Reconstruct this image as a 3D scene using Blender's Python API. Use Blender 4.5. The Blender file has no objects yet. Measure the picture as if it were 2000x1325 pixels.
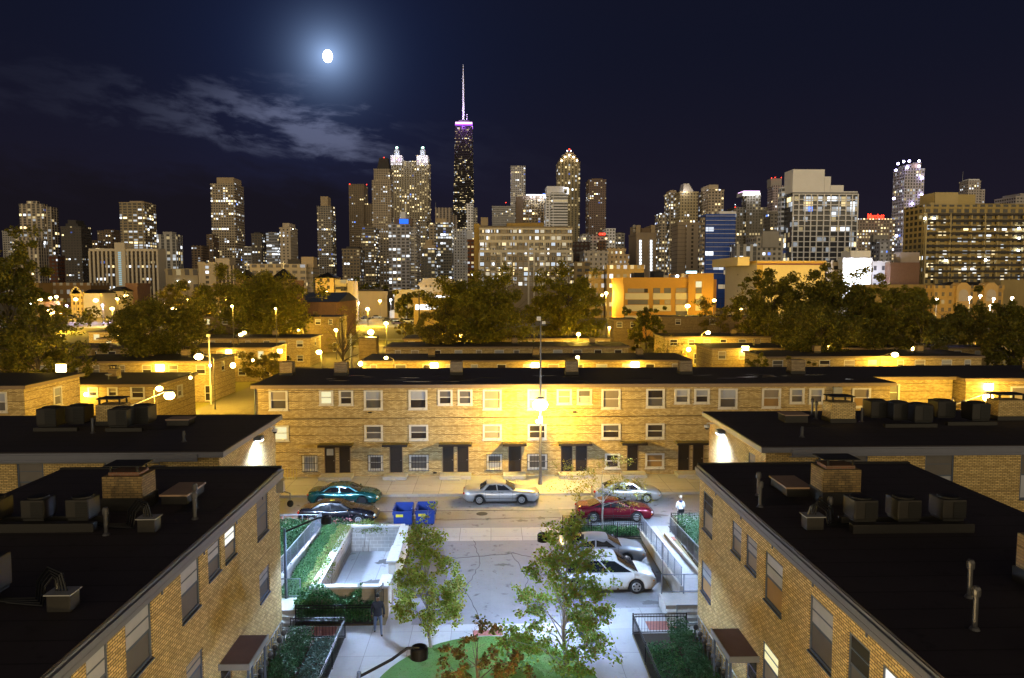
import bpy, math, random
import numpy as np
from mathutils import Vector, Matrix
R_ = math.radians
S = bpy.context.scene
COL = S.collection

# ---------------------------------------------------------------- camera
FPX = 1437.0; CH = 15.3; YAW = R_(1.675); PIT = R_(4.26)
cam = bpy.data.cameras.new('camera'); co = bpy.data.objects.new('camera', cam); COL.objects.link(co)
co.location = (0, 0, CH); co.rotation_euler = (R_(90)-PIT, 0, -YAW)
cam.sensor_width = 36; cam.lens = 36*FPX/2000; cam.clip_end = 30000; cam.clip_start = 0.1
S.camera = co
S.render.resolution_x = 1024; S.render.resolution_y = 678
_F = (math.sin(YAW)*math.cos(PIT), math.cos(YAW)*math.cos(PIT), -math.sin(PIT))
_R = (math.cos(YAW), -math.sin(YAW), 0)
_U = (_R[1]*_F[2]-_R[2]*_F[1], _R[2]*_F[0]-_R[0]*_F[2], _R[0]*_F[1]-_R[1]*_F[0])
def ray(px, py):
    a = (px-1000)/FPX; b = (662.5-py)/FPX
    return [_F[i]+a*_R[i]+b*_U[i] for i in range(3)]
def G(px, py, z=0.0):
    d = ray(px, py); t = (z-CH)/d[2]; return (d[0]*t, d[1]*t)
def W(px, py, Y):
    d = ray(px, py); t = Y/d[1]; return (d[0]*t, CH+d[2]*t)
def XP(px, py, X):
    d = ray(px, py); t = X/d[0]; return (d[1]*t, CH+d[2]*t)

# ---------------------------------------------------------------- render look
S.view_settings.view_transform = 'Standard'; S.view_settings.look = 'None'
S.view_settings.exposure = 0; S.view_settings.gamma = 1
S.cycles.use_denoising = True
S.cycles.max_bounces = 5; S.cycles.diffuse_bounces = 2; S.cycles.glossy_bounces = 2
S.cycles.transmission_bounces = 2; S.cycles.transparent_max_bounces = 6
S.cycles.sample_clamp_indirect = 2.0; S.cycles.caustics_reflective = False; S.cycles.caustics_refractive = False

# ---------------------------------------------------------------- node helpers
class NT:
    def __init__(s, nt):
        s.nt = nt; nt.nodes.clear()
    def n(s, t, **k):
        nd = s.nt.nodes.new(t)
        for a, b in k.items(): setattr(nd, a, b)
        return nd
    def l(s, a, b): s.nt.links.new(a, b)
    def put(s, sock, v):
        if isinstance(v, bpy.types.NodeSocket): s.l(v, sock)
        elif isinstance(v, (tuple, list)) and len(v) == 3 and sock.type == 'RGBA': sock.default_value = (*v, 1)
        else: sock.default_value = v
    def m(s, op, a, b=None, c=None, clamp=False):
        nd = s.n('ShaderNodeMath', operation=op, use_clamp=clamp)
        for i, v in enumerate((a, b, c)):
            if v is not None: s.put(nd.inputs[i], v)
        return nd.outputs[0]
    def vm(s, op, a, b=None):
        nd = s.n('ShaderNodeVectorMath', operation=op)
        s.put(nd.inputs[0], a)
        if b is not None: s.put(nd.inputs[1], b)
        return nd.outputs[1] if op in ('DOT_PRODUCT', 'LENGTH') else nd.outputs[0]
    def mix(s, f, a, b, mode='MIX'):
        nd = s.n('ShaderNodeMix', data_type='RGBA', blend_type=mode)
        s.put(nd.inputs[0], f); s.put(nd.inputs[6], a); s.put(nd.inputs[7], b)
        return nd.outputs[2]
    def noise(s, vec, scale, detail=3, rough=.55, dim='3D'):
        nd = s.n('ShaderNodeTexNoise', noise_dimensions=dim)
        if vec is not None: s.l(vec, nd.inputs['Vector'])
        nd.inputs['Scale'].default_value = scale; nd.inputs['Detail'].default_value = detail; nd.inputs['Roughness'].default_value = rough
        return nd.outputs['Fac']
    def ramp(s, f, *stops):
        nd = s.n('ShaderNodeMapRange'); nd.interpolation_type = 'SMOOTHSTEP'
        s.put(nd.inputs[0], f)
        for i, v in enumerate(stops): nd.inputs[1+i].default_value = v
        return nd.outputs[0]
    def mapping(s, vec, scale=(1, 1, 1), loc=(0, 0, 0)):
        nd = s.n('ShaderNodeMapping'); s.l(vec, nd.inputs[0])
        nd.inputs['Location'].default_value = loc; nd.inputs['Scale'].default_value = scale
        return nd.outputs[0]

# ---------------------------------------------------------------- world: night sky with moon aureole and cloud bands
MOON = Vector(ray(640, 110)).normalized()
wd = bpy.data.worlds.new('World'); S.world = wd; wd.use_nodes = True
w = NT(wd.node_tree)
tc = w.n('ShaderNodeTexCoord').outputs['Generated']
sep = w.n('ShaderNodeSeparateXYZ'); w.l(tc, sep.inputs[0]); dx, dy, dz = sep.outputs
el = w.m('MAXIMUM', dz, 0.0)
base = w.mix(w.ramp(el, 0.0, 0.32, 0, 1), (.0125, .0095, .0175), (.0058, .0068, .0170))
cosm = w.vm('DOT_PRODUCT', tc, tuple(MOON))
ang = w.m('MULTIPLY', w.m('ARCCOSINE', w.m('MINIMUM', cosm, 1.0)), 180/math.pi)
h1 = w.m('EXPONENT', w.m('MULTIPLY', ang, -1/1.15))
h2 = w.m('EXPONENT', w.m('MULTIPLY', ang, -1/5.5))
c = w.mix(1.0, base, w.mix(h1, (0, 0, 0), (.42, .62, 1.0)), 'ADD')
c = w.mix(1.0, c, w.mix(h2, (0, 0, 0), (.0055, .016, .066)), 'ADD')
# cloud bands: long ragged streaks running down from the upper left towards the tall tower
iv = w.m('DIVIDE', 1.0, w.m('MAXIMUM', dy, .15)); az = w.m('MULTIPLY', dx, iv); ev = w.m('MULTIPLY', dz, iv)
cc_ = w.n('ShaderNodeCombineXYZ'); w.l(az, cc_.inputs[0]); w.l(w.m('ADD', ev, w.m('MULTIPLY', az, .17)), cc_.inputs[1])
wv = w.n('ShaderNodeTexNoise'); w.l(cc_.outputs[0], wv.inputs[0]); wv.inputs['Scale'].default_value = 5; wv.inputs['Detail'].default_value = 4
cv = w.vm('ADD', w.mapping(cc_.outputs[0], (9, 30, 1), (2.0, .3, 0)), w.vm('MULTIPLY', wv.outputs[1], (1.4, 1.4, 0)))
cn = w.noise(cv, 1.0, 11, .60)
off_ = w.m('SUBTRACT', ev, w.m('SUBTRACT', .166, w.m('MULTIPLY', az, .15)))
band = w.m('MULTIPLY', w.ramp(off_, -.062, -.02, 0, 1), w.ramp(off_, .085, .0, 0, 1))
east = w.m('MULTIPLY', w.m('MAXIMUM', w.ramp(az, -.10, -.16, 0, 1), .10), w.ramp(az, -.60, -.30, .45, 1))
cl = w.m('MULTIPLY', w.m('MULTIPLY', w.ramp(w.m('ADD', cn, w.m('MULTIPLY', band, .16)), .56, .76, 0, 1), band), east)
lit = w.m('ADD', w.m('MULTIPLY', w.m('EXPONENT', w.m('MULTIPLY', ang, -1/4.6)), 3.4), .05)
c = w.mix(1.0, c, w.mix(w.m('MULTIPLY', cl, lit), (0, 0, 0), (.085, .095, .145)), 'ADD')
# heavy dark cloud low on the left
low = w.m('MULTIPLY', w.m('MULTIPLY', w.ramp(w.m('ADD', el, w.m('MULTIPLY', w.m('SUBTRACT', cn, .5), .12)), .16, .10, 0, 1), w.ramp(dx, .05, -.25, 0, 1)), .8)
c = w.mix(low, c, (.0078, .0062, .0088))
# warm sky glow added behind the viewer to light the facades facing it
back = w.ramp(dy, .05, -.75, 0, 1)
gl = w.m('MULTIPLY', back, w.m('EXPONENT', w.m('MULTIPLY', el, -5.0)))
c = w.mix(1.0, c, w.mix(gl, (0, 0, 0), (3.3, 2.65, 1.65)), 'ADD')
up = w.ramp(dz, -.03, 0.0, 0, 1)
c = w.mix(up, (.004, .003, .002), c)
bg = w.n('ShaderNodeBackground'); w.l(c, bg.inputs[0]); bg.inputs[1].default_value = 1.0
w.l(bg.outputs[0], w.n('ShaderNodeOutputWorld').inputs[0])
# moonlight
sl = bpy.data.lights.new('moonlight', 'SUN'); so = bpy.data.objects.new('moonlight', sl); COL.objects.link(so)
sl.energy = .035; sl.angle = R_(.5); sl.color = (.75, .85, 1); so.rotation_euler = MOON.to_track_quat('Z', 'Y').to_euler()

# ---------------------------------------------------------------- materials
MATS = {}
def newmat(name):
    m = bpy.data.materials.new(name); m.use_nodes = True; MATS[name] = m
    return m, NT(m.node_tree)
def finish(t, col, rough=.7, metal=0, bump=None, bstr=.3, bdist=.01, spec=.5, emis=None, estr=0, coat=0):
    p = t.n('ShaderNodeBsdfPrincipled')
    t.put(p.inputs['Base Color'], col); t.put(p.inputs['Roughness'], rough); t.put(p.inputs['Metallic'], metal)
    p.inputs['Specular IOR Level'].default_value = spec
    if coat: p.inputs['Coat Weight'].default_value = coat; p.inputs['Coat Roughness'].default_value = .06
    if bump is not None:
        b = t.n('ShaderNodeBump'); t.l(bump, b.inputs['Height']); b.inputs['Strength'].default_value = bstr; b.inputs['Distance'].default_value = bdist
        t.l(b.outputs[0], p.inputs['Normal'])
    if emis is not None: t.put(p.inputs['Emission Color'], emis); t.put(p.inputs['Emission Strength'], estr)
    t.l(p.outputs[0], t.n('ShaderNodeOutputMaterial').inputs[0])
def plain(name, col, rough=.6, metal=0, var=.25, scale=3, coat=0, spec=.5, dirt=None, bstr=.15):
    m, t = newmat(name)
    g = t.n('ShaderNodeTexCoord').outputs['Object']
    n1 = t.noise(g, scale, 5, .6); n2 = t.noise(g, scale*9, 3)
    f = t.m('ADD', 1-var, t.m('MULTIPLY', t.m('ADD', n1, t.m('MULTIPLY', n2, .6)), var*1.25))
    c = t.mix(1.0, col, t.n('ShaderNodeCombineXYZ').outputs[0], 'MULTIPLY') if False else None
    cc = t.n('ShaderNodeCombineXYZ'); [t.l(f, cc.inputs[i]) for i in range(3)]
    c = t.mix(1.0, col, cc.outputs[0], 'MULTIPLY')
    if dirt: c = t.mix(t.ramp(n1, .5, .75, 0, .7), c, dirt)
    finish(t, c, t.m('ADD', rough-.08, t.m('MULTIPLY', n2, .16)) if rough > .15 else rough, metal, n2, bstr, .01, spec, coat=coat)
    return m
def uvn(t): return t.n('ShaderNodeUVMap').outputs[0]
def brickmat(name, c1, c2, mortar, bw=.225, bh=.075, msize=.01, var=.35, bands=0, band_col=None, rough=.85, bstr=.5, bk=(.14, .30, .15, .75)):
    m, t = newmat(name); uv = uvn(t)
    b = t.n('ShaderNodeTexBrick'); t.l(uv, b.inputs['Vector'])
    b.inputs['Color1'].default_value = (*c1, 1); b.inputs['Color2'].default_value = (*c2, 1); b.inputs['Mortar'].default_value = (*mortar, 1)
    b.inputs['Scale'].default_value = 1; b.inputs['Brick Width'].default_value = bw; b.inputs['Row Height'].default_value = bh
    b.inputs['Mortar Size'].default_value = msize; b.inputs['Mortar Smooth'].default_value = .2; b.inputs['Bias'].default_value = 0
    n1 = t.noise(uv, .45, 6, .65); n2 = t.noise(t.mapping(uv, (1, .25, 1)), 2.2, 4)
    f = t.m('ADD', 1-var, t.m('MULTIPLY', t.m('ADD', n1, n2), var))
    cc = t.n('ShaderNodeCombineXYZ'); [t.l(f, cc.inputs[i]) for i in range(3)]
    c = t.mix(1.0, b.outputs[0], cc.outputs[0], 'MULTIPLY')
    if bands:
        sp = t.n('ShaderNodeSeparateXYZ'); t.l(uv, sp.inputs[0])
        wob = t.m('MULTIPLY', t.noise(t.mapping(uv, (.5, 3, 1)), 1, 3), .5)
        fr = t.m('FRACT', t.m('DIVIDE', sp.outputs[1], bands))
        k = t.m('MULTIPLY', t.m('LESS_THAN', fr, .075/bands*.9), t.ramp(wob, *bk))
        c = t.mix(k, c, band_col)
    finish(t, c, rough, 0, b.outputs[1], -bstr, .008)
    return m
def emit(name, col, strength):
    m, t = newmat(name)
    e = t.n('ShaderNodeEmission'); e.inputs[0].default_value = (*col, 1); e.inputs[1].default_value = strength
    t.l(e.outputs[0], t.n('ShaderNodeOutputMaterial').inputs[0]); return m
def leafmat(name, cols, trans=.35, rough=.55):
    m, t = newmat(name)
    g = t.n('ShaderNodeNewGeometry').outputs['Random Per Island']
    cr = t.n('ShaderNodeValToRGB'); t.l(g, cr.inputs[0])
    e = cr.color_ramp.elements
    for i in range(len(cols)):
        if i < 2: el_ = e[i]; el_.position = i/(len(cols)-1)
        else: el_ = e.new(i/(len(cols)-1))
    for i, cc in enumerate(cols): e[i].position = i/(len(cols)-1); e[i].color = (*cc, 1)
    p = t.n('ShaderNodeBsdfPrincipled'); t.l(cr.outputs[0], p.inputs['Base Color']); p.inputs['Roughness'].default_value = rough; p.inputs['Specular IOR Level'].default_value = .3
    tr = t.n('ShaderNodeBsdfTranslucent'); t.l(cr.outputs[0], tr.inputs[0])
    mx = t.n('ShaderNodeMixShader'); mx.inputs[0].default_value = trans; t.l(p.outputs[0], mx.inputs[1]); t.l(tr.outputs[0], mx.inputs[2])
    t.l(mx.outputs[0], t.n('ShaderNodeOutputMaterial').inputs[0]); return m
def slabmat(name, col, lw, lh, joint=(.05, .05, .05), jw=.02, var=.3, rough=.85, stain=.35):
    m, t = newmat(name); uv = uvn(t)
    b = t.n('ShaderNodeTexBrick'); t.l(uv, b.inputs['Vector']); b.offset = 0
    c2 = tuple(x*.86 for x in col)
    b.inputs['Color1'].default_value = (*col, 1); b.inputs['Color2'].default_value = (*c2, 1); b.inputs['Mortar'].default_value = (*joint, 1)
    b.inputs['Scale'].default_value = 1; b.inputs['Brick Width'].default_value = lw; b.inputs['Row Height'].default_value = lh
    b.inputs['Mortar Size'].default_value = jw; b.inputs['Mortar Smooth'].default_value = .1
    n1 = t.noise(uv, .7, 7, .7); n2 = t.noise(uv, 9, 5, .7); n3 = t.noise(uv, 55, 2)
    f = t.m('ADD', 1-var, t.m('MULTIPLY', t.m('ADD', n1, t.m('ADD', t.m('MULTIPLY', n2, .7), t.m('MULTIPLY', n3, .3))), var))
    cc = t.n('ShaderNodeCombineXYZ'); [t.l(f, cc.inputs[i]) for i in range(3)]
    c = t.mix(1.0, b.outputs[0], cc.outputs[0], 'MULTIPLY')
    c = t.mix(t.ramp(t.noise(uv, 1.6, 4, .6), .58, .70, 0, stain), c, tuple(x*.3 for x in col))
    finish(t, c, rough, 0, n2, .25, .01); return m

BUFF = brickmat('buff_brick', (.82, .61, .26), (.50, .35, .13), (.17, .12, .05), .24, .08, .014, .28, bands=.63, band_col=(.22, .15, .07), bk=(.16, .36, .0, .55))
BUFFM = brickmat('buff_brick_street', (.70, .56, .28), (.38, .27, .11), (.30, .22, .10), .26, .085, .013, .30, bands=.68, band_col=(.13, .085, .03))
VENTM = plain('vent_metal', (.10, .10, .11), .35, .6, .4, 3)
BUFFD = brickmat('buff_brick_worn_shaded', (.34, .25, .13), (.22, .15, .075), (.17, .13, .08), .26, .085, .012, .45, bands=.7, band_col=(.09, .06, .03))  # worn buff brick; dark tone also stands in for shade on a near chimney
REDB = brickmat('red_brick', (.17, .07, .04), (.12, .05, .03), (.15, .12, .09), .25, .08, .012, .4)
BLOCK = brickmat('concrete_block', (.50, .50, .50), (.42, .42, .43), (.68, .68, .68), .42, .21, .012, .2)
TAR = slabmat('roof_tar', (.028, .021, .026), 9.0, 1.0, (.007, .005, .006), .03, .6, .75, .7)
TARP = slabmat('roof_tar_worn', (.022, .016, .018), 9.0, 1.0, (.015, .014, .014), .02, .6, .75, .6)
ASPH = slabmat('asphalt', (.26, .26, .275), 60, 60, (.26, .26, .275), .001, .45, .8, .8)
ASPHL = slabmat('asphalt_lot', (.25, .25, .265), 60, 60, (.25, .25, .26), .001, .45, .8, .8)
CONC = slabmat('concrete', (.46, .45, .43), 1.9, 1.9, (.16, .15, .14), .014, .25, .85, .3)
CONCW = slabmat('concrete_walk', (.44, .44, .45), 1.75, 2.1, (.22, .22, .22), .012, .22, .8, .2)
CONCP = plain('concrete_plain', (.46, .45, .43), .85, 0, .3, 1.5, dirt=(.26, .25, .23))
STONE = plain('pale_stone', (.66, .62, .55), .8, 0, .25, 2)
BRPAD = brickmat('brick_paver', (.42, .13, .10), (.34, .10, .08), (.3, .16, .13), .2, .1, .012, .2)
GRASS = plain('lawn_turf', (.075, .19, .03), .9, 0, .65, 1.1, dirt=(.12, .13, .05), bstr=.6)
GRASSD = plain('field_grass', (.20, .18, .03), .95, 0, .5, .05, dirt=(.12, .11, .02), bstr=.4)
SOIL = plain('soil', (.055, .04, .025), .95, 0, .5, 2, dirt=(.03, .05, .015), bstr=.6)
GROUND = plain('ground_dirt', (.22, .18, .10), .95, 0, .4, .04, dirt=(.08, .085, .03))
FASC = plain('fascia_metal', (.15, .16, .21), .42, .2, .2, 2)
FASCT = plain('fascia_tan', (.24, .17, .11), .6, 0, .3, 2)
WHITE = plain('white_trim', (.70, .68, .64), .6, 0, .2, 4, dirt=(.42, .38, .30))
DARKF = plain('dark_frame', (.085, .11, .17), .5, .1, .3, 4)
DOORM = plain('dark_door', (.014, .010, .010), .45, 0, .4, 3)
BLK = plain('black_iron', (.012, .013, .016), .4, .5, .3, 3)
GALV = plain('galvanised_steel', (.50, .52, .55), .35, .7, .25, 3)
POLEM = plain('pole_paint', (.13, .12, .11), .5, .2, .3, 3)
GREYM = plain('grey_metal', (.30, .31, .33), .5, .4, .3, 3)
ACM = plain('condenser_metal', (.020, .018, .016), .55, .2, .4, 3)
ACD = plain('condenser_dark', (.007, .007, .007), .6, .2, .4, 3)
CANT = plain('canopy_roof_brown', (.12, .07, .06), .75, 0, .35, 2)
MOSS = plain('canopy_roof_mossy', (.16, .13, .035), .85, 0, .5, 2, dirt=(.08, .06, .02))
WOOD = plain('plywood', (.36, .22, .08), .7, 0, .3, 2)
RUBBER = plain('tyre_rubber', (.015, .015, .016), .8, 0, .2, 5)
BARK = plain('bark', (.10, .08, .055), .9, 0, .5, 3, bstr=.6)
BARKL = plain('bark_pale', (.30, .29, .26), .85, 0, .4, 4, bstr=.5)
def glassmat(name, col, rough=.07, spec=.6):
    m, t = newmat(name); g = t.n('ShaderNodeTexCoord').outputs['Object']
    oi = t.n('ShaderNodeObjectInfo').outputs['Random']
    n = t.noise(g, 1.7, 2)
    f = t.m('ADD', .6, t.m('ADD', t.m('MULTIPLY', n, .4), t.m('MULTIPLY', oi, .5)))
    cc = t.n('ShaderNodeCombineXYZ'); [t.l(f, cc.inputs[i]) for i in range(3)]
    finish(t, t.mix(1.0, col, cc.outputs[0], 'MULTIPLY'), rough, 0, n, .04, .05, spec); return m
GL = glassmat('window_glass', (.05, .042, .04), .12, .15)
GLB = glassmat('window_blind', (.30, .25, .19), .35)
GLG = glassmat('window_screen', (.11, .10, .095), .4)
GLC = glassmat('window_curtain_reflect', (.36, .38, .44), .5)  # pale bluish pane: reflection painted in on the near walls, curtains elsewhere
GLBL = glassmat('window_blue', (.03, .06, .30), .3)
CARG = glassmat('car_glass', (.012, .014, .018), .04, .8)
LITW = emit('lit_window', (1.0, .86, .42), 1.05)
LITWW = emit('lit_window_white', (.95, .93, .85), 1.2)
LITY = emit('lit_window_yellow', (1.0, .92, .52), .95)
SODIUM = emit('sodium_bulb', (1.0, .66, .20), 42)
SODIUMF = emit('sodium_bulb_far', (1.0, .66, .22), 26)
WARMW = emit('warm_bulb', (1.0, .78, .48), 22)
COOLB = emit('cool_bulb', (.72, .84, 1.0), 34)
VIOB = emit('violet_bulb', (.62, .55, 1.0), 16)
REDE = emit('red_light', (1.0, .04, .02), 9)
SIGNR = emit('red_sign_glow', (1.0, .035, .015), 5)
BLUEE = emit('blue_sign_glow', (.03, .16, .95), 1.5)
WHITEE = emit('white_glow', (.9, .93, 1.0), 4)
PURPE = emit('purple_glow', (.42, .10, 1.0), 2.2)
PINKW = emit('pink_white_glow', (.95, .55, 1.0), 2.4)
SODC = (1.0, .60, .06); COOLC = (.50, .69, 1.0)

# ---------------------------------------------------------------- tower facade group
def facade_group():
    ng = bpy.data.node_groups.new('facade', 'ShaderNodeTree')
    I = ng.interface
    def si(nm, tp, d):
        s_ = I.new_socket(name=nm, in_out='INPUT', socket_type=tp); s_.default_value = d
    si('Wall', 'NodeSocketColor', (.4, .35, .3, 1)); si('Glass', 'NodeSocketColor', (.02, .02, .03, 1))
    si('Bay', 'NodeSocketFloat', 3); si('Floor', 'NodeSocketFloat', 3); si('WX', 'NodeSocketFloat', .6); si('WY', 'NodeSocketFloat', .5)
    si('Lit', 'NodeSocketFloat', .15); si('Strength', 'NodeSocketFloat', 1.5); si('Seed', 'NodeSocketFloat', 0); si('Warm', 'NodeSocketFloat', .5)
    si('Gloss', 'NodeSocketFloat', .3)
    I.new_socket(name='BSDF', in_out='OUTPUT', socket_type='NodeSocketShader')
    t = NT(ng); gi = t.n('NodeGroupInput').outputs
    uv = uvn(t); sp = t.n('ShaderNodeSeparateXYZ'); t.l(uv, sp.inputs[0])
    u = t.m('DIVIDE', sp.outputs[0], gi['Bay']); v = t.m('DIVIDE', sp.outputs[1], gi['Floor'])
    u = t.m('ADD', u, 1000.0); 
    fu = t.m('ABSOLUTE', t.m('SUBTRACT', t.m('FRACT', u), .5)); fv = t.m('ABSOLUTE', t.m('SUBTRACT', t.m('FRACT', v), .5))
    mk = t.m('MULTIPLY', t.m('LESS_THAN', fu, t.m('MULTIPLY', gi['WX'], .5)), t.m('LESS_THAN', fv, t.m('MULTIPLY', gi['WY'], .5)))
    nz = t.n('ShaderNodeSeparateXYZ'); t.l(t.n('ShaderNodeNewGeometry').outputs['True Normal'], nz.inputs[0])
    mk = t.m('MULTIPLY', mk, t.m('LESS_THAN', t.m('ABSOLUTE', nz.outputs[2]), .5))
    cu, cv_ = t.m('FLOOR', u), t.m('FLOOR', v)
    # apartments span one or two bays
    cc = t.n('ShaderNodeCombineXYZ'); t.l(cu, cc.inputs[0]); t.l(cv_, cc.inputs[1]); t.l(gi['Seed'], cc.inputs[2])
    wn = t.n('ShaderNodeTexWhiteNoise', noise_dimensions='3D'); t.l(cc.outputs[0], wn.inputs[0])
    c2 = t.n('ShaderNodeCombineXYZ'); t.l(t.m('FLOOR', t.m('DIVIDE', u, 2.0)), c2.inputs[0]); t.l(cv_, c2.inputs[1]); t.l(t.m('ADD', gi['Seed'], 7.7), c2.inputs[2])
    wn2 = t.n('ShaderNodeTexWhiteNoise', noise_dimensions='3D'); t.l(c2.outputs[0], wn2.inputs[0])
    c3 = t.n('ShaderNodeCombineXYZ'); t.l(cv_, c3.inputs[0]); t.l(t.m('ADD', gi['Seed'], 3.1), c3.inputs[1])
    wn3 = t.n('ShaderNodeTexWhiteNoise', noise_dimensions='2D'); t.l(c3.outputs[0], wn3.inputs[0])
    fl = t.m('ADD', .5, t.m('MULTIPLY', t.m('POWER', wn3.outputs[0], 4.0), 2.6))
    pr = t.m('MULTIPLY', gi['Lit'], fl)
    on = t.m('MAXIMUM', t.m('LESS_THAN', wn.outputs[0], t.m('MULTIPLY', pr, .6)), t.m('LESS_THAN', wn2.outputs[0], t.m('MULTIPLY', pr, .55)))
    se = t.n('ShaderNodeSeparateColor'); t.l(wn.outputs[1], se.inputs[0])
    warm = t.m('LESS_THAN', se.outputs[1], gi['Warm'])
    col = t.mix(warm, (.86, .93, 1.0), (1.0, .76, .36))
    col = t.mix(t.m('LESS_THAN', se.outputs[2], .015), col, (.1, .25, 1.0))
    es = t.m('MULTIPLY', t.m('MULTIPLY', t.m('MULTIPLY', on, mk), gi['Strength']), t.m('ADD', .25, t.m('MULTIPLY', t.m('POWER', se.outputs[0], 2.0), 1.9)))
    dim = t.m('MULTIPLY', wn.outputs[0], .8)
    gcol = t.mix(dim, gi['Glass'], t.mix(.12, gi['Glass'], gi['Wall']))
    n = t.noise(uv, .08, 4, .6); n2 = t.noise(t.mapping(uv, (1, .12, 1)), .6, 3)
    f = t.m('ADD', .72, t.m('MULTIPLY', t.m('ADD', n, n2), .28))
    c4 = t.n('ShaderNodeCombineXYZ'); [t.l(f, c4.inputs[i]) for i in range(3)]
    wall = t.mix(1.0, gi['Wall'], c4.outputs[0], 'MULTIPLY')
    p = t.n('ShaderNodeBsdfPrincipled'); t.l(t.mix(mk, wall, gcol), p.inputs['Base Color'])
    t.l(t.m('SUBTRACT', .85, t.m('MULTIPLY', mk, .6)), p.inputs['Roughness'])
    t.l(t.m('MULTIPLY', mk, gi['Gloss']), p.inputs['Specular IOR Level'])
    t.l(col, p.inputs['Emission Color']); t.l(es, p.inputs['Emission Strength'])
    bp = t.n('ShaderNodeBump'); t.l(mk, bp.inputs['Height']); bp.invert = True; bp.inputs['Strength'].default_value = .5; bp.inputs['Distance'].default_value = .3
    t.l(bp.outputs[0], p.inputs['Normal'])
    t.l(p.outputs[0], t.n('NodeGroupOutput').inputs[0])
    return ng
FG = facade_group()
_seed = [0]
def fac(wall, glass=(.012, .012, .018), bay=3, fl=3, wx=.6, wy=.5, lit=.15, st=1.5, warm=.5, gloss=.3):
    _seed[0] += 1
    m, t = newmat('tower_facade')
    g = t.n('ShaderNodeGroup'); g.node_tree = FG
    for k, v in dict(Wall=(*wall, 1), Glass=(*glass, 1), Bay=bay, Floor=fl, WX=wx, WY=wy, Lit=lit, Strength=st, Seed=_seed[0]*1.37, Warm=warm, Gloss=gloss).items():
        g.inputs[k].default_value = v
    t.l(g.outputs[0], t.n('ShaderNodeOutputMaterial').inputs[0]); return m

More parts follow.
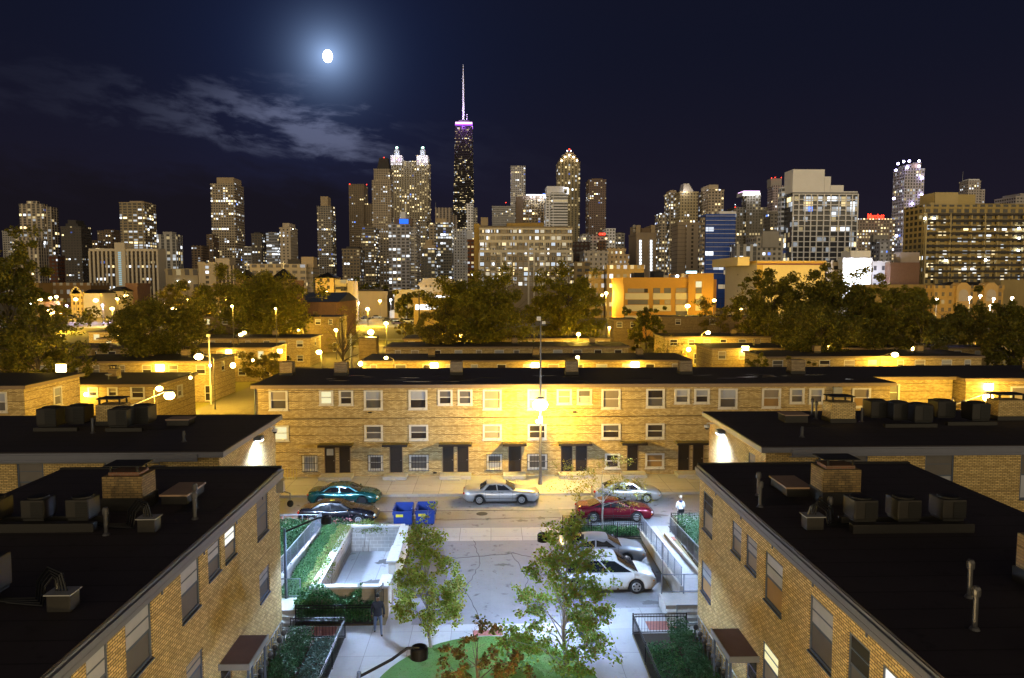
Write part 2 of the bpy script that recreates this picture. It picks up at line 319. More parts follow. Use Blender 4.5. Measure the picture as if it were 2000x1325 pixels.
# ---------------------------------------------------------------- mesh helpers
ROOT = {}
def tag(o, label=None, cat=None, group=None, kind=None):
    if label: o['label'] = label
    if cat: o['category'] = cat
    if group: o['group'] = group
    if kind: o['kind'] = kind
    return o
def thing(name, label, cat, loc=(0, 0, 0), group=None):
    o = bpy.data.objects.new(name, None); COL.objects.link(o); o.location = loc; o.empty_display_size = .3
    return tag(o, label, cat, group)
def wloc(o):
    v = Vector((0, 0, 0))
    while o is not None: v += o.location; o = o.parent
    return v
class MB:
    def __init__(s): s.v = []; s.f = []; s.mi = []; s.cur = 0
    def quad(s, a, b, c, d):
        n = len(s.v); s.v += [a, b, c, d]; s.f.append((n, n+1, n+2, n+3)); s.mi.append(s.cur); return s
    def poly(s, pts):
        n = len(s.v); s.v += list(pts); s.f.append(tuple(range(n, n+len(pts)))); s.mi.append(s.cur); return s
    def box(s, x0, x1, y0, y1, z0, z1):
        if x1 < x0: x0, x1 = x1, x0
        if y1 < y0: y0, y1 = y1, y0
        n = len(s.v)
        s.v += [(x0, y0, z0), (x1, y0, z0), (x1, y1, z0), (x0, y1, z0), (x0, y0, z1), (x1, y0, z1), (x1, y1, z1), (x0, y1, z1)]
        for q in ((0, 3, 2, 1), (4, 5, 6, 7), (0, 1, 5, 4), (1, 2, 6, 5), (2, 3, 7, 6), (3, 0, 4, 7)):
            s.f.append(tuple(n+i for i in q)); s.mi.append(s.cur)
        return s
    def prism(s, pts, z0, z1, top=None):
        """pts CCW outline; top: optional other outline at z1"""
        n = len(s.v); k = len(pts); tp = top or pts
        s.v += [(p[0], p[1], z0) for p in pts]+[(p[0], p[1], z1) for p in tp]
        s.f.append(tuple(n+k+i for i in range(k))); s.mi.append(s.cur)
        s.f.append(tuple(n+k-1-i for i in range(k))); s.mi.append(s.cur)
        for i in range(k):
            j = (i+1) % k; s.f.append((n+i, n+j, n+k+j, n+k+i)); s.mi.append(s.cur)
        return s
    def tube(s, pts, r, n=6, caps=True):
        P = [Vector(p) for p in pts]; rs = r if isinstance(r, (list, tuple)) else [r]*len(P)
        b = len(s.v)
        for i, p in enumerate(P):
            d = (P[min(i+1, len(P)-1)]-P[max(i-1, 0)]).normalized()
            a = d.orthogonal().normalized() if abs(d.z) > .99 else d.cross(Vector((0, 0, 1))).normalized()
            c = d.cross(a)
            for k in range(n):
                t = 2*math.pi*k/n; q = p+(a*math.cos(t)+c*math.sin(t))*rs[i]; s.v.append((q.x, q.y, q.z))
        for i in range(len(P)-1):
            for k in range(n):
                k2 = (k+1) % n
                s.f.append((b+i*n+k, b+i*n+k2, b+(i+1)*n+k2, b+(i+1)*n+k)); s.mi.append(s.cur)
        if caps:
            s.f.append(tuple(b+n-1-k for k in range(n))); s.mi.append(s.cur)
            s.f.append(tuple(b+(len(P)-1)*n+k for k in range(n))); s.mi.append(s.cur)
        return s
    def lathe(s, prof, c, n=16):
        """prof [(r,z)] about a vertical axis at c"""
        b = len(s.v)
        for r, z in prof:
            for k in range(n):
                t = 2*math.pi*k/n; s.v.append((c[0]+r*math.cos(t), c[1]+r*math.sin(t), c[2]+z))
        for i in range(len(prof)-1):
            for k in range(n):
                k2 = (k+1) % n; s.f.append((b+i*n+k, b+i*n+k2, b+(i+1)*n+k2, b+(i+1)*n+k)); s.mi.append(s.cur)
        s.f.append(tuple(b+n-1-k for k in range(n))); s.mi.append(s.cur)
        s.f.append(tuple(b+(len(prof)-1)*n+k for k in range(n))); s.mi.append(s.cur)
        return s
    def ball(s, c, r, sc=(1, 1, 1), n=12, m=8):
        prof = [(max(.001, math.sin(math.pi*i/m))*r, -math.cos(math.pi*i/m)*r) for i in range(m+1)]
        b = len(s.v); s.lathe(prof, (0, 0, 0), n)
        for i in range(b, len(s.v)):
            x, y, z = s.v[i]; s.v[i] = (c[0]+x*sc[0], c[1]+y*sc[1], c[2]+z*sc[2])
        return s
    def cylx(s, c, r, x0, x1, n=20, axis='y'):
        a = (c[0], x0, c[2]) if axis == 'y' else (x0, c[1], c[2]); b_ = (c[0], x1, c[2]) if axis == 'y' else (x1, c[1], c[2])
        return s.tube([a, b_], r, n)
    def wall(s, axis, c, u0, u1, z0, z1, ops, out, rev=.14):
        us = sorted({u0, u1, *[o[0] for o in ops], *[o[1] for o in ops]}); zs = sorted({z0, z1, *[o[2] for o in ops], *[o[3] for o in ops]})
        us = [u for u in us if u0 <= u <= u1]; zs = [z for z in zs if z0 <= z <= z1]
        P = (lambda u, z, d=0: (u, c-out*d, z)) if axis == 'y' else (lambda u, z, d=0: (c-out*d, u, z))
        flip = (out > 0) if axis == 'y' else (out < 0)
        def q(a, b_, c_, d_): s.quad(*( (d_, c_, b_, a) if flip else (a, b_, c_, d_)))
        for i in range(len(us)-1):
            for j in range(len(zs)-1):
                um, zm = (us[i]+us[i+1])/2, (zs[j]+zs[j+1])/2
                if any(o[0] < um < o[1] and o[2] < zm < o[3] for o in ops): continue
                q(P(us[i], zs[j]), P(us[i+1], zs[j]), P(us[i+1], zs[j+1]), P(us[i], zs[j+1]))
        for a, b_, c_, d_ in ops:
            q(P(a, c_), P(a, c_, rev), P(a, d_, rev), P(a, d_)) ; q(P(b_, c_, rev), P(b_, c_), P(b_, d_), P(b_, d_, rev))
            q(P(a, c_), P(b_, c_), P(b_, c_, rev), P(a, c_, rev)); q(P(a, d_, rev), P(b_, d_, rev), P(b_, d_), P(a, d_))
        return s
    def mesh(s, name, mats, off=Vector((0, 0, 0)), smooth=False):
        me = bpy.data.meshes.new(name)
        V = np.array(s.v, dtype=np.float32).reshape(-1, 3)
        me.from_pydata([tuple(float(x) for x in (p-np.array(off, dtype=np.float32))) for p in V] if off.length > 0 else s.v, [], s.f)
        if not isinstance(mats, (list, tuple)): mats = [mats]
        for m in mats: me.materials.append(m)
        if any(s.mi): me.polygons.foreach_set('material_index', s.mi)
        uvl = me.uv_layers.new(name='UVMap')
        np_n = np.zeros(len(me.polygons)*3, dtype=np.float32); me.polygons.foreach_get('normal', np_n); np_n = np_n.reshape(-1, 3)
        lv = np.zeros(len(me.loops), dtype=np.int32); me.loops.foreach_get('vertex_index', lv)
        tot = np.zeros(len(me.polygons), dtype=np.int32); me.polygons.foreach_get('loop_total', tot)
        N = np.repeat(np_n, tot, axis=0); C = V[lv]; A = np.abs(N)
        uv = np.where((A[:, 2] >= A[:, 0]) & (A[:, 2] >= A[:, 1]), 0, np.where(A[:, 0] >= A[:, 1], 1, 2))
        out = np.empty((len(lv), 2), dtype=np.float32)
        out[:, 0] = np.where(uv == 1, C[:, 1], C[:, 0]); out[:, 1] = np.where(uv == 0, C[:, 1], C[:, 2])
        uvl.data.foreach_set('uv', out.ravel())
        if smooth: me.polygons.foreach_set('use_smooth', [True]*len(me.polygons))
        me.update(); return me
    def build(s, name, mats, parent=None, smooth=False, bevel=0):
        off = wloc(parent) if parent is not None else Vector((0, 0, 0))
        o = bpy.data.objects.new(name, s.mesh(name, mats, off, smooth)); COL.objects.link(o)
        o.parent = parent
        if bevel:
            b = o.modifiers.new('bevel', 'BEVEL'); b.width = bevel; b.segments = 2; b.limit_method = 'ANGLE'
        return o
def box(x0, x1, y0, y1, z0, z1): return MB().box(x0, x1, y0, y1, z0, z1)
def struct(name, mb, mat): return tag(mb.build(name, mat), kind='structure')
def place(name, me, parent, loc, rz=0):
    o = bpy.data.objects.new(name, me); COL.objects.link(o); o.parent = parent
    o.location = loc; o.rotation_euler = (0, 0, rz); return o
def copy_tree(o, parent=None):
    c = o.copy(); COL.objects.link(c); c.parent = parent
    for ch in list(o.children): copy_tree(ch, c)
    return c
def lamp_light(parent, wpos, power, col, radius=.15, spot=None, blend=.5, aim=None, name='lamp_light'):
    ld = bpy.data.lights.new(name, 'SPOT' if spot else 'POINT'); ld.energy = power; ld.color = col; ld.shadow_soft_size = radius
    if spot: ld.spot_size = R_(spot); ld.spot_blend = blend
    o = bpy.data.objects.new(name, ld); COL.objects.link(o); o.parent = parent
    o.location = Vector(wpos)-(wloc(parent) if parent else Vector((0, 0, 0)))
    if aim is not None: o.rotation_euler = Vector((-aim[0], -aim[1], -aim[2])).to_track_quat('Z', 'Y').to_euler()
    return o

# ---------------------------------------------------------------- windows, doors
PM = {'dark': GL, 'blind': GLB, 'screen': GLG, 'curtain_reflect': GLC, 'blue': GLBL, 'lit': LITW, 'litw': LITWW, 'lity': LITY, 'wood': WOOD}
_wc = {}
def rq(v): return round(v, 2)
def win_meshes(w, h, style):
    k = (rq(w), rq(h), style)
    if k in _wc: return _wc[k]
    f = MB(); t = .13 if style in ('white', 'bar') else (.07 if style == 'dark' else .10); pr = .05 if style in ('white', 'bar') else -.03
    y0, y1 = -pr, .10
    f.box(-w/2-(.04 if pr > 0 else 0), -w/2+t, y0, y1, 0, h); f.box(w/2-t, w/2+(.04 if pr > 0 else 0), y0, y1, 0, h)
    f.box(-w/2+t, w/2-t, y0, y1, h-t, h); f.box(-w/2+t, w/2-t, y0, y1, 0, t)
    f.box(-w/2+t, w/2-t, .02 if pr > 0 else .045, .10, h/2-.035, h/2+.035)
    if pr > 0: f.box(-w/2-.08, w/2+.08, -.11, .05, -.07, 0)
    else: f.box(-w/2, w/2, -.05, .03, -.05, 0)
    if style == 'dark': f.box(-w/2+t, w/2-t, .035, .06, h*.74, h*.74+.03)
    fm = f.mesh('window', DARKF if style == 'dark' else WHITE)
    a, b = t, h/2-.035
    lo = box(-w/2+t, w/2-t, .075, .10, a, b); up = box(-w/2+t, w/2-t, .055, .08, h/2+.035, h-t)
    if style == 'dark':
        lo.v = [(x, y+.0, z) for x, y, z in lo.v]
    g = None
    if style == 'bar':
        g = MB()
        for i in range(7): x = -w/2-.02+(w+.04)*i/6; g.box(x-.012, x+.012, -.16, -.135, -.05, h+.05)
        for z in (-.05, h*.5, h+.02): g.box(-w/2-.08, w/2+.08, -.135, -.115, z, z+.035)
        g = g.mesh('bar_guard', BLK)
    _wc[k] = (fm, lo, up, g, {})
    return _wc[k]
def add_window(root, face, u, z, w, h, c, style='white', up='blind', low='dark'):
    fm, lo, upm, g, cache = win_meshes(w, h, style)
    rz = {'S': 0, 'E': math.pi/2, 'W': -math.pi/2, 'N': math.pi}[face]
    p = (u, c, z) if face in 'SN' else (c, u, z)
    wo = place('window', fm, root, Vector(p)-wloc(root), rz)
    for nm, mb in ((low, lo), (up, upm)):
        kk = (nm, mb is lo)
        if kk not in cache: cache[kk] = mb.mesh('pane', PM[nm])
        place('pane', cache[kk], wo, (0, 0, 0))
    if g: place('bar_guard', g, wo, (0, 0, 0))
    return wo
def add_door(root, x, c, z, w, h, dark=True, pane=False):
    d = MB().box(x-w/2-.05, x-w/2, c-.04, c+.1, z, z+h+.05).box(x+w/2, x+w/2+.05, c-.04, c+.1, z, z+h+.05).box(x-w/2, x+w/2, c-.04, c+.1, z+h, z+h+.05)
    fr = d.build('door_frame', FASCT, root)
    lf = MB().box(x-w/2, x+w/2, c+.05, c+.09, z, z+h)
    for a, b in ((.08, .42), (.5, .9)): lf.box(x-w/2+.1, x+w/2-.1, c+.035, c+.05, z+h*a, z+h*b)
    lf.build('door', DOORM, fr)
    if pane: box(x-w/2+.13, x+w/2-.13, c+.02, c+.035, z+h*.68, z+h*.93).build('pane', GLC, fr)
    MB().tube([(x+w/2-.1, c+.05, z+h*.47), (x+w/2-.1, c-.01, z+h*.47)], .025, 6).build('door_handle', GALV, fr)
def roof_slab(root, x0, x1, y0, y1, H, ov=.3, th=.25, mat=None, fas=None, name='roof'):
    MB().box(x0-ov, x1+ov, y0-ov, y1+ov, H-th, H).build('fascia', fas or FASC, root)
    m = MB().box(x0-ov+.03, x1+ov-.03, y0-ov+.03, y1+ov-.03, H+.004, H+.05)
    return m.build(name, mat or TAR, root)
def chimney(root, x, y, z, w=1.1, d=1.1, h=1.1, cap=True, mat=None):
    c = MB().box(x-w/2, x+w/2, y-d/2, y+d/2, z+.25, z+h).build('chimney', mat or BUFFD, root)
    box(x-w/2-.04, x+w/2+.04, y-d/2-.04, y+d/2+.04, z, z+.25).build('flashing', ACM, c)
    if cap:
        m = MB()
        for sx in (-1, 1):
            for sy in (-1, 1): m.box(x+sx*(w/2-.15)-.04, x+sx*(w/2-.15)+.04, y+sy*(d/2-.15)-.04, y+sy*(d/2-.15)+.04, z+h, z+h+.3)
        m.box(x-w/2+.02, x+w/2-.02, y-d/2+.02, y+d/2-.02, z+h+.3, z+h+.36)
        m.build('chimney_cap', ACD, c)
    return c
def condenser(x, y, z, label, s=.8, h=.8, group='rooftop condensers', rz=0):
    """an outdoor AC unit: shell, louvred side, fan grille, feet"""
    t = thing('rooftop_condenser', label, 'air conditioner', (x, y, z), group)
    a = s/2
    b = MB().box(x-a, x+a, y-a, y+a, z+.08, z+h-.04)
    b.build('casing', ACM, t, bevel=.04)
    g = MB().box(x-a*.12, x+a*.94, y-a-.010, y-a-.003, z+.12, z+h-.1)
    for i in range(9): zz = z+.14+i*(h-.28)/8; g.box(x-a*.1, x+a*.92, y-a-.022, y-a-.009, zz, zz+.03)
    g.build('louvre_panel', ACD, t)
    MB().lathe([(a*.85, 0), (a*.85, .05), (a*.75, .06), (a*.2, .07), (.01, .07)], (x, y, z+h-.04), 18).build('fan_grille', ACD, t)
    MB().box(x-a+.05, x+a-.05, y-a+.05, y+a-.05, z, z+.08).build('base_rail', ACD, t)
    return t
def vent_pipe(x, y, z, label, h=.75, r=.06, hood=True, group='roof vent pipes'):
    t = thing('vent_pipe', label, 'vent pipe', (x, y, z), group)
    MB().lathe([(r*2, 0), (r*1.5, .05), (r, .08), (r, h)], (x, y, z), 12).build('pipe', VENTM, t, smooth=False)
    if hood: MB().lathe([(r*1.5, 0), (r*1.6, .05), (r*1.6, .16), (r*1.1, .22), (.01, .24)], (x, y, z+h-.02), 12).build('hood', VENTM, t)
    return t

# ---------------------------------------------------------------- foliage
def leaf_mesh(name, C, size, mat, seed=0, flat=.35, aspect=.62, parent=None, jitter=.35):
    rg = np.random.default_rng(seed); n = len(C)
    nrm = rg.normal(size=(n, 3)); nrm[:, 2] += flat*np.sign(nrm[:, 2]+.4); nrm /= np.linalg.norm(nrm, axis=1)[:, None]
    t = rg.normal(size=(n, 3)); a = np.cross(nrm, t); a /= np.linalg.norm(a, axis=1)[:, None]+1e-9; b = np.cross(nrm, a)
    s = size*(1+jitter*rg.uniform(-1, 1, n))[:, None]
    off = np.array(wloc(parent)) if parent is not None else np.zeros(3)
    C = C-off
    V = np.stack([C-a*s*.5, C+b*s*.5*aspect+nrm*s*.08, C+a*s*.5, C-b*s*.5*aspect+nrm*s*.08], axis=1).reshape(-1, 3).astype(np.float32)
    me = bpy.data.meshes.new(name); me.vertices.add(4*n); me.vertices.foreach_set('co', V.ravel())
    me.loops.add(4*n); me.loops.foreach_set('vertex_index', np.arange(4*n, dtype=np.int32))
    me.polygons.add(n); me.polygons.foreach_set('loop_start', np.arange(0, 4*n, 4, dtype=np.int32)); me.polygons.foreach_set('loop_total', np.full(n, 4, dtype=np.int32))
    me.materials.append(mat); me.update(calc_edges=True); me.validate()
    o = bpy.data.objects.new(name, me); COL.objects.link(o); o.parent = parent
    return o
def make_tree(label, base, H, rad, crown0, nleaf, lsize, mat, seed, group='trees', bark=None, nl=14, clus=70, crs=.16, trunk_r=.22, shape='round', name='tree', ry=None, top_mat=None, cat='tree', lean=(0, 0), fill=0):
    rnd = random.Random(seed); rg = np.random.default_rng(seed)
    bx, by, bz = base; ry = ry or rad
    t = thing(name, label, cat, base, group)
    tr = MB(); ends = []
    cz = bz+crown0; ch = H-crown0
    def env(fr):
        if shape == 'cone': return (1-fr)**.75*.92+.08 if fr > .18 else .55+fr*2.2
        if shape == 'vase': return .35+.65*math.sin(math.pi*min(1, fr*.8+.12))
        return max(.15, math.sin(math.pi*min(.97, .12+fr*.8))**.7)
    # trunk
    pts = [(bx, by, bz), (bx+lean[0]*.2+rnd.uniform(-.1, .1), by, bz+crown0*.6), (bx+lean[0]*.5, by, cz+ch*.25), (bx+lean[0]*.8+rnd.uniform(-.2, .2)*rad*.3, by, cz+ch*.6), (bx+lean[0], by, cz+ch*.93)]
    tr.tube(pts, [trunk_r, trunk_r*.8, trunk_r*.6, trunk_r*.3, trunk_r*.06], 8)
    ends.append(pts[-1])
    for i in range(nl):
        fr = (i+.5)/nl; sf = fr**.9
        z0 = cz+ch*(sf*.8-.12 if shape != 'vase' else sf*.35-.1); ang = i*2.4+rnd.uniform(-.4, .4)
        z0 = max(bz+crown0*.55, z0)
        fz = sf*.85+.06
        e = env(fz)*rnd.uniform(.7, 1.05)
        ex, ey, ez = bx+lean[0]*fz+math.cos(ang)*rad*e, by+math.sin(ang)*ry*e, cz+ch*min(.98, fz+rnd.uniform(-.04, .1))
        sx = bx+lean[0]*.4
        mid = (sx+(ex-sx)*.45, by+(ey-by)*.45, z0+(ez-z0)*.62)
        r0 = trunk_r*.45*(1-fr*.6)
        tr.tube([(sx, by, z0), mid, (ex, ey, ez)], [r0, r0*.55, r0*.15], 5)
        ends.append((ex, ey, ez)); ends.append(tuple(mid[k]*.4+(ex, ey, ez)[k]*.6 for k in range(3)))
        for j in range(3):
            f = rnd.uniform(.35, .85); p = [mid[k]*(1-f)+(ex, ey, ez)[k]*f for k in range(3)]
            a2 = ang+rnd.uniform(-1.3, 1.3); L = rad*rnd.uniform(.22, .45)*(max(.3, e)**.7 if shape == 'cone' else 1)
            q = (p[0]+math.cos(a2)*L, p[1]+math.sin(a2)*L*ry/rad, p[2]+L*rnd.uniform(-.15, .7))
            tr.tube([p, q], [r0*.3, r0*.08], 4); ends.append(q)
    tr.build('trunk', bark or BARK, t)
    if nleaf:
        E = np.array(ends)
        k = max(1, clus)
        fz_ = np.clip((E[:, 2]-cz)/ch, 0, 1); pw_ = ((1-fz_)**1.3+.10) if shape == 'cone' else np.ones(len(E)); idx = rg.choice(len(E), k, p=pw_/pw_.sum()); cent = E[idx]+rg.normal(size=(k, 3))*np.array([rad, ry, ch*.5])*(.09 if shape == 'cone' else .13)
        if fill:
            q = int(k*fill); dd = rg.normal(size=(q, 3)); dd /= np.linalg.norm(dd, axis=1)[:, None]; rq_ = rg.uniform(.45, 1, q)[:, None]
            lob = (1+.12*np.sin(dd[:, :1]*5+seed)+.10*np.cos(dd[:, 1:2]*7+seed*2))
            cent[:q] = np.array([bx+lean[0]*.6, by, cz+ch*.50])+dd*rq_*lob*np.array([rad*.86, ry*.86, ch*.46])
        wgt = rg.uniform(.4, 1, k); wgt /= wgt.sum()
        ci = rg.choice(k, nleaf, p=wgt)
        d = rg.normal(size=(nleaf, 3)); d /= np.linalg.norm(d, axis=1)[:, None]
        rr = (rg.uniform(0, 1, nleaf)**.5)[:, None]*crs*rad*rg.uniform(.55, 1.2, k)[ci][:, None]
        C = cent[ci]+d*rr*np.array([1, ry/rad, .75])
        C[:, 2] = np.maximum(C[:, 2], bz+crown0*.55)
        leaf_mesh('crown', C, lsize, mat, seed+5, parent=t)
    return t

# ================================================================ SETTING: ground, street, court
struct('ground', MB().quad((-6000, -400, -.02), (6000, -400, -.02), (6000, 6000, -.02), (-6000, 6000, -.02)), GROUND)
struct('street', box(-160, 160, 45.35, 52.35, -.1, 0), ASPH)
struct('sidewalk', box(-36, 60, 52.5, 57.6, -.1, .14), CONC)
struct('kerb', box(-36, 60, 52.35, 52.5, -.1, .15), CONCP)
struct('driveway_apron', box(-4.2, 4.35, 43.0, 45.35, -.1, .006), CONC)
struct('parking_lot', box(-4.75, 9.0, 32.15, 43.0, -.1, .003), ASPHL)
struct('court_walkway', MB().box(-9.1, 9.2, 31.0, 32.15, -.1, .02).box(5.3, 8.9, 32.15, 33.65, -.1, .02).box(-6.35, 6.15, 8, 31.0, -.1, .02).box(-4.75, -3.6, 32.15, 34.3, -.1, .02), CONCW)
for i, (a, b, c_, d) in enumerate(((-8.0, -6.85, 31.25, 32.1), (-.8, .5, 31.05, 31.55), (7.0, 8.4, 31.35, 32.2))):
    struct('brick_paving', box(a, b, c_, d, 0, .025), BRPAD)
for k, (sx, xx) in enumerate(((-1, -10.4), (1, 9.05))):
    pass
struct('entry_path', MB().box(9.25, 11.2, 43.3, 45.35, -.1, .03), CONCW)
struct('brick_paving', box(9.5, 11.1, 42.75, 43.3, 0, .035), BRPAD)
struct('planting_bed', MB().box(-9.12, -6.35, 14, 31.0, -.05, .05).box(-8.8, -5.3, 32.2, 33.0, -.05, .08).box(-13.0, -8.2, 33.2, 45.2, -.05, .06), SOIL)
struct('planting_bed', MB().box(6.25, 9.1, 14, 31.0, -.05, .05).box(4.4, 9.1, 43.0, 45.2, -.05, .05).box(11.2, 14, 34.8, 45.2, -.05, .05), SOIL)
# oval lawn
_pts = [(-.15+4.55*math.cos(a), 25.6+5.35*math.sin(a)) for a in [2*math.pi*i/56 for i in range(56)]]
struct('lawn', MB().prism(_pts, 0, .05), GRASS)
rg = np.random.default_rng(3)
u_, v_ = rg.uniform(0, 2*math.pi, 26000), rg.uniform(0, 1, 26000)**.5
LEAF_LAWN = leafmat('grass_blades', [(.06, .15, .025), (.08, .20, .035), (.11, .21, .05), (.13, .14, .05)], .3)
C = np.stack([-.15+4.5*v_*np.cos(u_), 25.6+5.3*v_*np.sin(u_), np.full(26000, .06)], 1)
C = C[C[:, 1] > 22.5]
tag(leaf_mesh('grass', C, .045, LEAF_LAWN, 2, flat=0, aspect=.25), 'short green turf covering the oval lawn in the court', 'grass', kind='stuff')
# manhole
m = thing('manhole_cover', 'round metal manhole cover set in the concrete walk beside the lawn', 'manhole cover', (5.0, 29.3, .02))
MB().lathe([(.42, 0), (.42, .012), (.36, .016), (.01, .016)], (5.0, 29.3, .02), 24).build('cover', GREYM, m)
m = thing('manhole_cover', 'dark round manhole cover in the street asphalt behind the long silver sedan', 'manhole cover', (-.6, 48.2, 0))
MB().lathe([(.38, 0), (.38, .008), (.01, .008)], (-.6, 48.2, 0), 24).build('cover', ACD, m)
# road patches and joints
struct('asphalt_patch', MB().box(4.6, 6.4, 45.9, 49.5, 0, .005).box(-7.6, -6.5, 47.6, 48.6, 0, .005), plain('asphalt_pale', (.30, .29, .28), .85, 0, .3, 2))
struct('asphalt_crack', MB().tube([(-10, 48.9, .002), (-6, 48.8, .002), (-2, 48.95, .002), (3, 48.85, .002), (9, 48.9, .002)], .02, 4).tube([(-6.3, 47, .002), (-6.1, 48.4, .002), (-5.5, 50.9, .002)], .02, 4), ACD)
rr = random.Random(77)
def blot(cx, cy, a, b, z, m, n=14):
    ph = rr.uniform(0, 6); return m.poly([(cx+a*math.cos(k*2*math.pi/n)*(.72+.28*math.sin(ph+k*1.9)), cy+b*math.sin(k*2*math.pi/n)*(.72+.28*math.cos(ph+k*2.3)), z) for k in range(n)])
m = MB()
for cx, cy, a, b in ((-9.8, 51.6, 1.3, .35), (.8, 51.7, 1.6, .3), (9.5, 51.6, 1.2, .35), (-6.6, 46.3, .5, .35), (11.0, 47.5, .9, .45), (2.0, 46.7, .5, .3), (3.3, 47.2, .35, .4), (7.7, 34.2, .7, .3), (-3.2, 35.4, .7, .8), (-2.4, 33.4, .9, .35), (8.3, 37.6, .35, .9), (-1.5, 33.0, .3, .2), (.6, 39.2, .5, .25), (3.0, 37.8, .4, .3), (-6.0, 37.0, .7, .5), (-5.9, 39.8, .6, .5)):
    z = .0165 if cx < -5.1 and cy < 42 else .0045
    blot(cx, cy, a, b, z if cy < 43 else .0015, m)
struct('asphalt_stain', m, plain('oil_stain', (.085, .083, .085), .55, 0, .5, 3))
m = MB()
for pts in (((-4.2, 41.5), (-2.0, 40.2), (1.2, 40.9), (3.4, 39.6)), ((-1.0, 43.0), (-.6, 39.4), (-1.3, 36.0), (-.4, 32.2)), ((1.2, 40.9), (1.9, 37.2), (1.4, 34.0)), ((-14, 47.1), (-9, 47.4), (-3, 47.0), (4, 47.3), (10, 46.9))):
    P_ = []
    for (ax, ay), (bx_, by_) in zip(pts, pts[1:]):
        for k in range(8): f = k/8; P_.append((ax+(bx_-ax)*f+rr.uniform(-.06, .06), ay+(by_-ay)*f+rr.uniform(-.06, .06), .004))
    m.tube(P_, .012, 4)
struct('asphalt_crack', m, ACD)
# background ground covers
struct('alley', MB().quad((-36, 58, .01), (-18.6, 58, .01), (-18.6, 190, .01), (-36, 190, .01)), slabmat('alley_paving', (.19, .165, .11), 6, 5, (.12, .10, .07), .05, .4))
struct('court_lawn', MB().quad((-110, 66, .004), (120, 66, .004), (120, 185, .004), (-110, 185, .004)), GRASSD)
struct('field', MB().quad((-150, 185, .01), (20, 185, .01), (20, 262, .01), (-150, 262, .01)), GRASSD)
struct('field_path', MB().quad((-60, 203, .015), (2, 206, .015), (2, 208, .015), (-60, 205, .015)), CONC)
struct('avenue', MB().quad((-400, 262, .012), (500, 262, .012), (500, 300, .012), (-400, 300, .012)), ASPHL)

# ================================================================ brick houses
def house(name, label, cat, x0, x1, y0, y1, H, faces, brick=BUFF, rmat=None, fas=None, ov=.3, group=None, th=.25, skip=()):
    t = thing(name, label, cat, ((x0+x1)/2, (y0+y1)/2, 0), group)
    m = MB()
    for face, axis, c, a, b, out in (('S', 'y', y0, x0, x1, -1), ('N', 'y', y1, x0, x1, 1), ('E', 'x', x1, y0, y1, 1), ('W', 'x', x0, y0, y1, -1)):
        ops = [(o['u']-o['w']/2, o['u']+o['w']/2, o['z'], o['z']+o['h']) for o in faces.get(face, [])]
        m.wall(axis, c, a, b, 0, H-th, ops, out)
    m.build('wall', brick, t)
    for face in faces:
        c = {'S': y0, 'N': y1, 'E': x1, 'W': x0}[face]
        for o in faces[face]:
            if o.get('door'): add_door(t, o['u'], c, o['z'], o['w']-.1, o['h']-.05, pane=o.get('pane'))
            else: add_window(t, face, o['u'], o['z'], o['w'], o['h'], c, o.get('style', 'white'), o.get('up', 'blind'), o.get('low', 'dark'))
    roof_slab(t, x0, x1, y0, y1, H, ov, th, rmat, fas)
    return t
def side_win(X, rows, style, key):
    """near wall windows: photo columns and heights read off on the wall plane"""
    out = []
    for xl, xr, yt, yb, up, lo, ztop, zb in rows:
        ya = XP(xl, yt, X)[0]; yb_ = XP(xr, yt, X)[0]
        u = (ya+yb_)/2; w_ = abs(ya-yb_)
        out.append(dict(u=u, w=w_, z=zb, h=ztop-zb, style=style, up=up, low=lo))
    return out
WL, WR = -9.12, 9.15
zt, zb, zbs = 6.86, 5.27, 5.70
left_rows = [(500.3, 522.8, 961, 1038, 'screen', 'screen', zt, zb), (437.8, 460.2, 1017, 1083, 'litw', 'blind', zt-.05, zbs), (404.7, 429.8, 1046, 1113, 'curtain_reflect', 'screen', zt-.05, zbs),
             (351.2, 388.7, 1085, 1184, 'curtain_reflect', 'screen', zt, zb), (242, 295, 1173, 1283, 'curtain_reflect', 'screen', zt, zb), (165, 210, 1246, 1340, 'curtain_reflect', 'screen', zt, zb), (100, 141, 1305, 1400, 'curtain_reflect', 'dark', zt, zb)]
left_low = [(505.8, 526, 1100, 1156, 'curtain_reflect', 'screen', 3.87, 2.7), (362.4, 396, 1262, 1326, 'blind', 'screen', 3.87, 2.8)]
zt, zb, zbs = 6.46, 4.80, 5.23
right_rows = [(1373.6, 1393, 955.6, 1032, 'dark', 'blind', zt, zb), (1430, 1449, 1009, 1075, 'curtain_reflect', 'blind', zt-.05, zbs), (1457.6, 1479.4, 1038, 1105, 'curtain_reflect', 'blind', zt-.05, zbs),
              (1494.5, 1529.8, 1078, 1172, 'curtain_reflect', 'wood', zt, zb), (1581.9, 1628.9, 1162, 1271, 'curtain_reflect', 'screen', zt, zb), (1657.4, 1701, 1231, 1333, 'dark', 'screen', zt, zb), (1723, 1770, 1291, 1400, 'litw', 'lity', zt, zb)]
right_low = [(1370, 1390, 1091, 1155, 'curtain_reflect', 'wood', 3.4, 2.0), (1489.5, 1521.4, 1249, 1326, 'lity', 'blind', 3.37, 2.03)]
def check(rows, X):
    for r in rows: print('WIN', r[0], XP(r[1] if X < 0 else r[0], r[2], X), XP(r[1] if X < 0 else r[0], r[3], X))
nl_ = house('apartment_block', 'dark flat-roofed brick block in the lower left corner with three condensers and a chimney', 'apartment building', -18.2, WL, 6, 31.4, 7.4,
            {'E': side_win(WL, left_rows, 'dark', 0)+side_win(WL, left_low, 'dark', 1)+[dict(u=24.7, w=1.0, z=.3, h=2.0, door=0, style='dark', up='dark', low='dark')]}, ov=.12, fas=FASC, group=None)
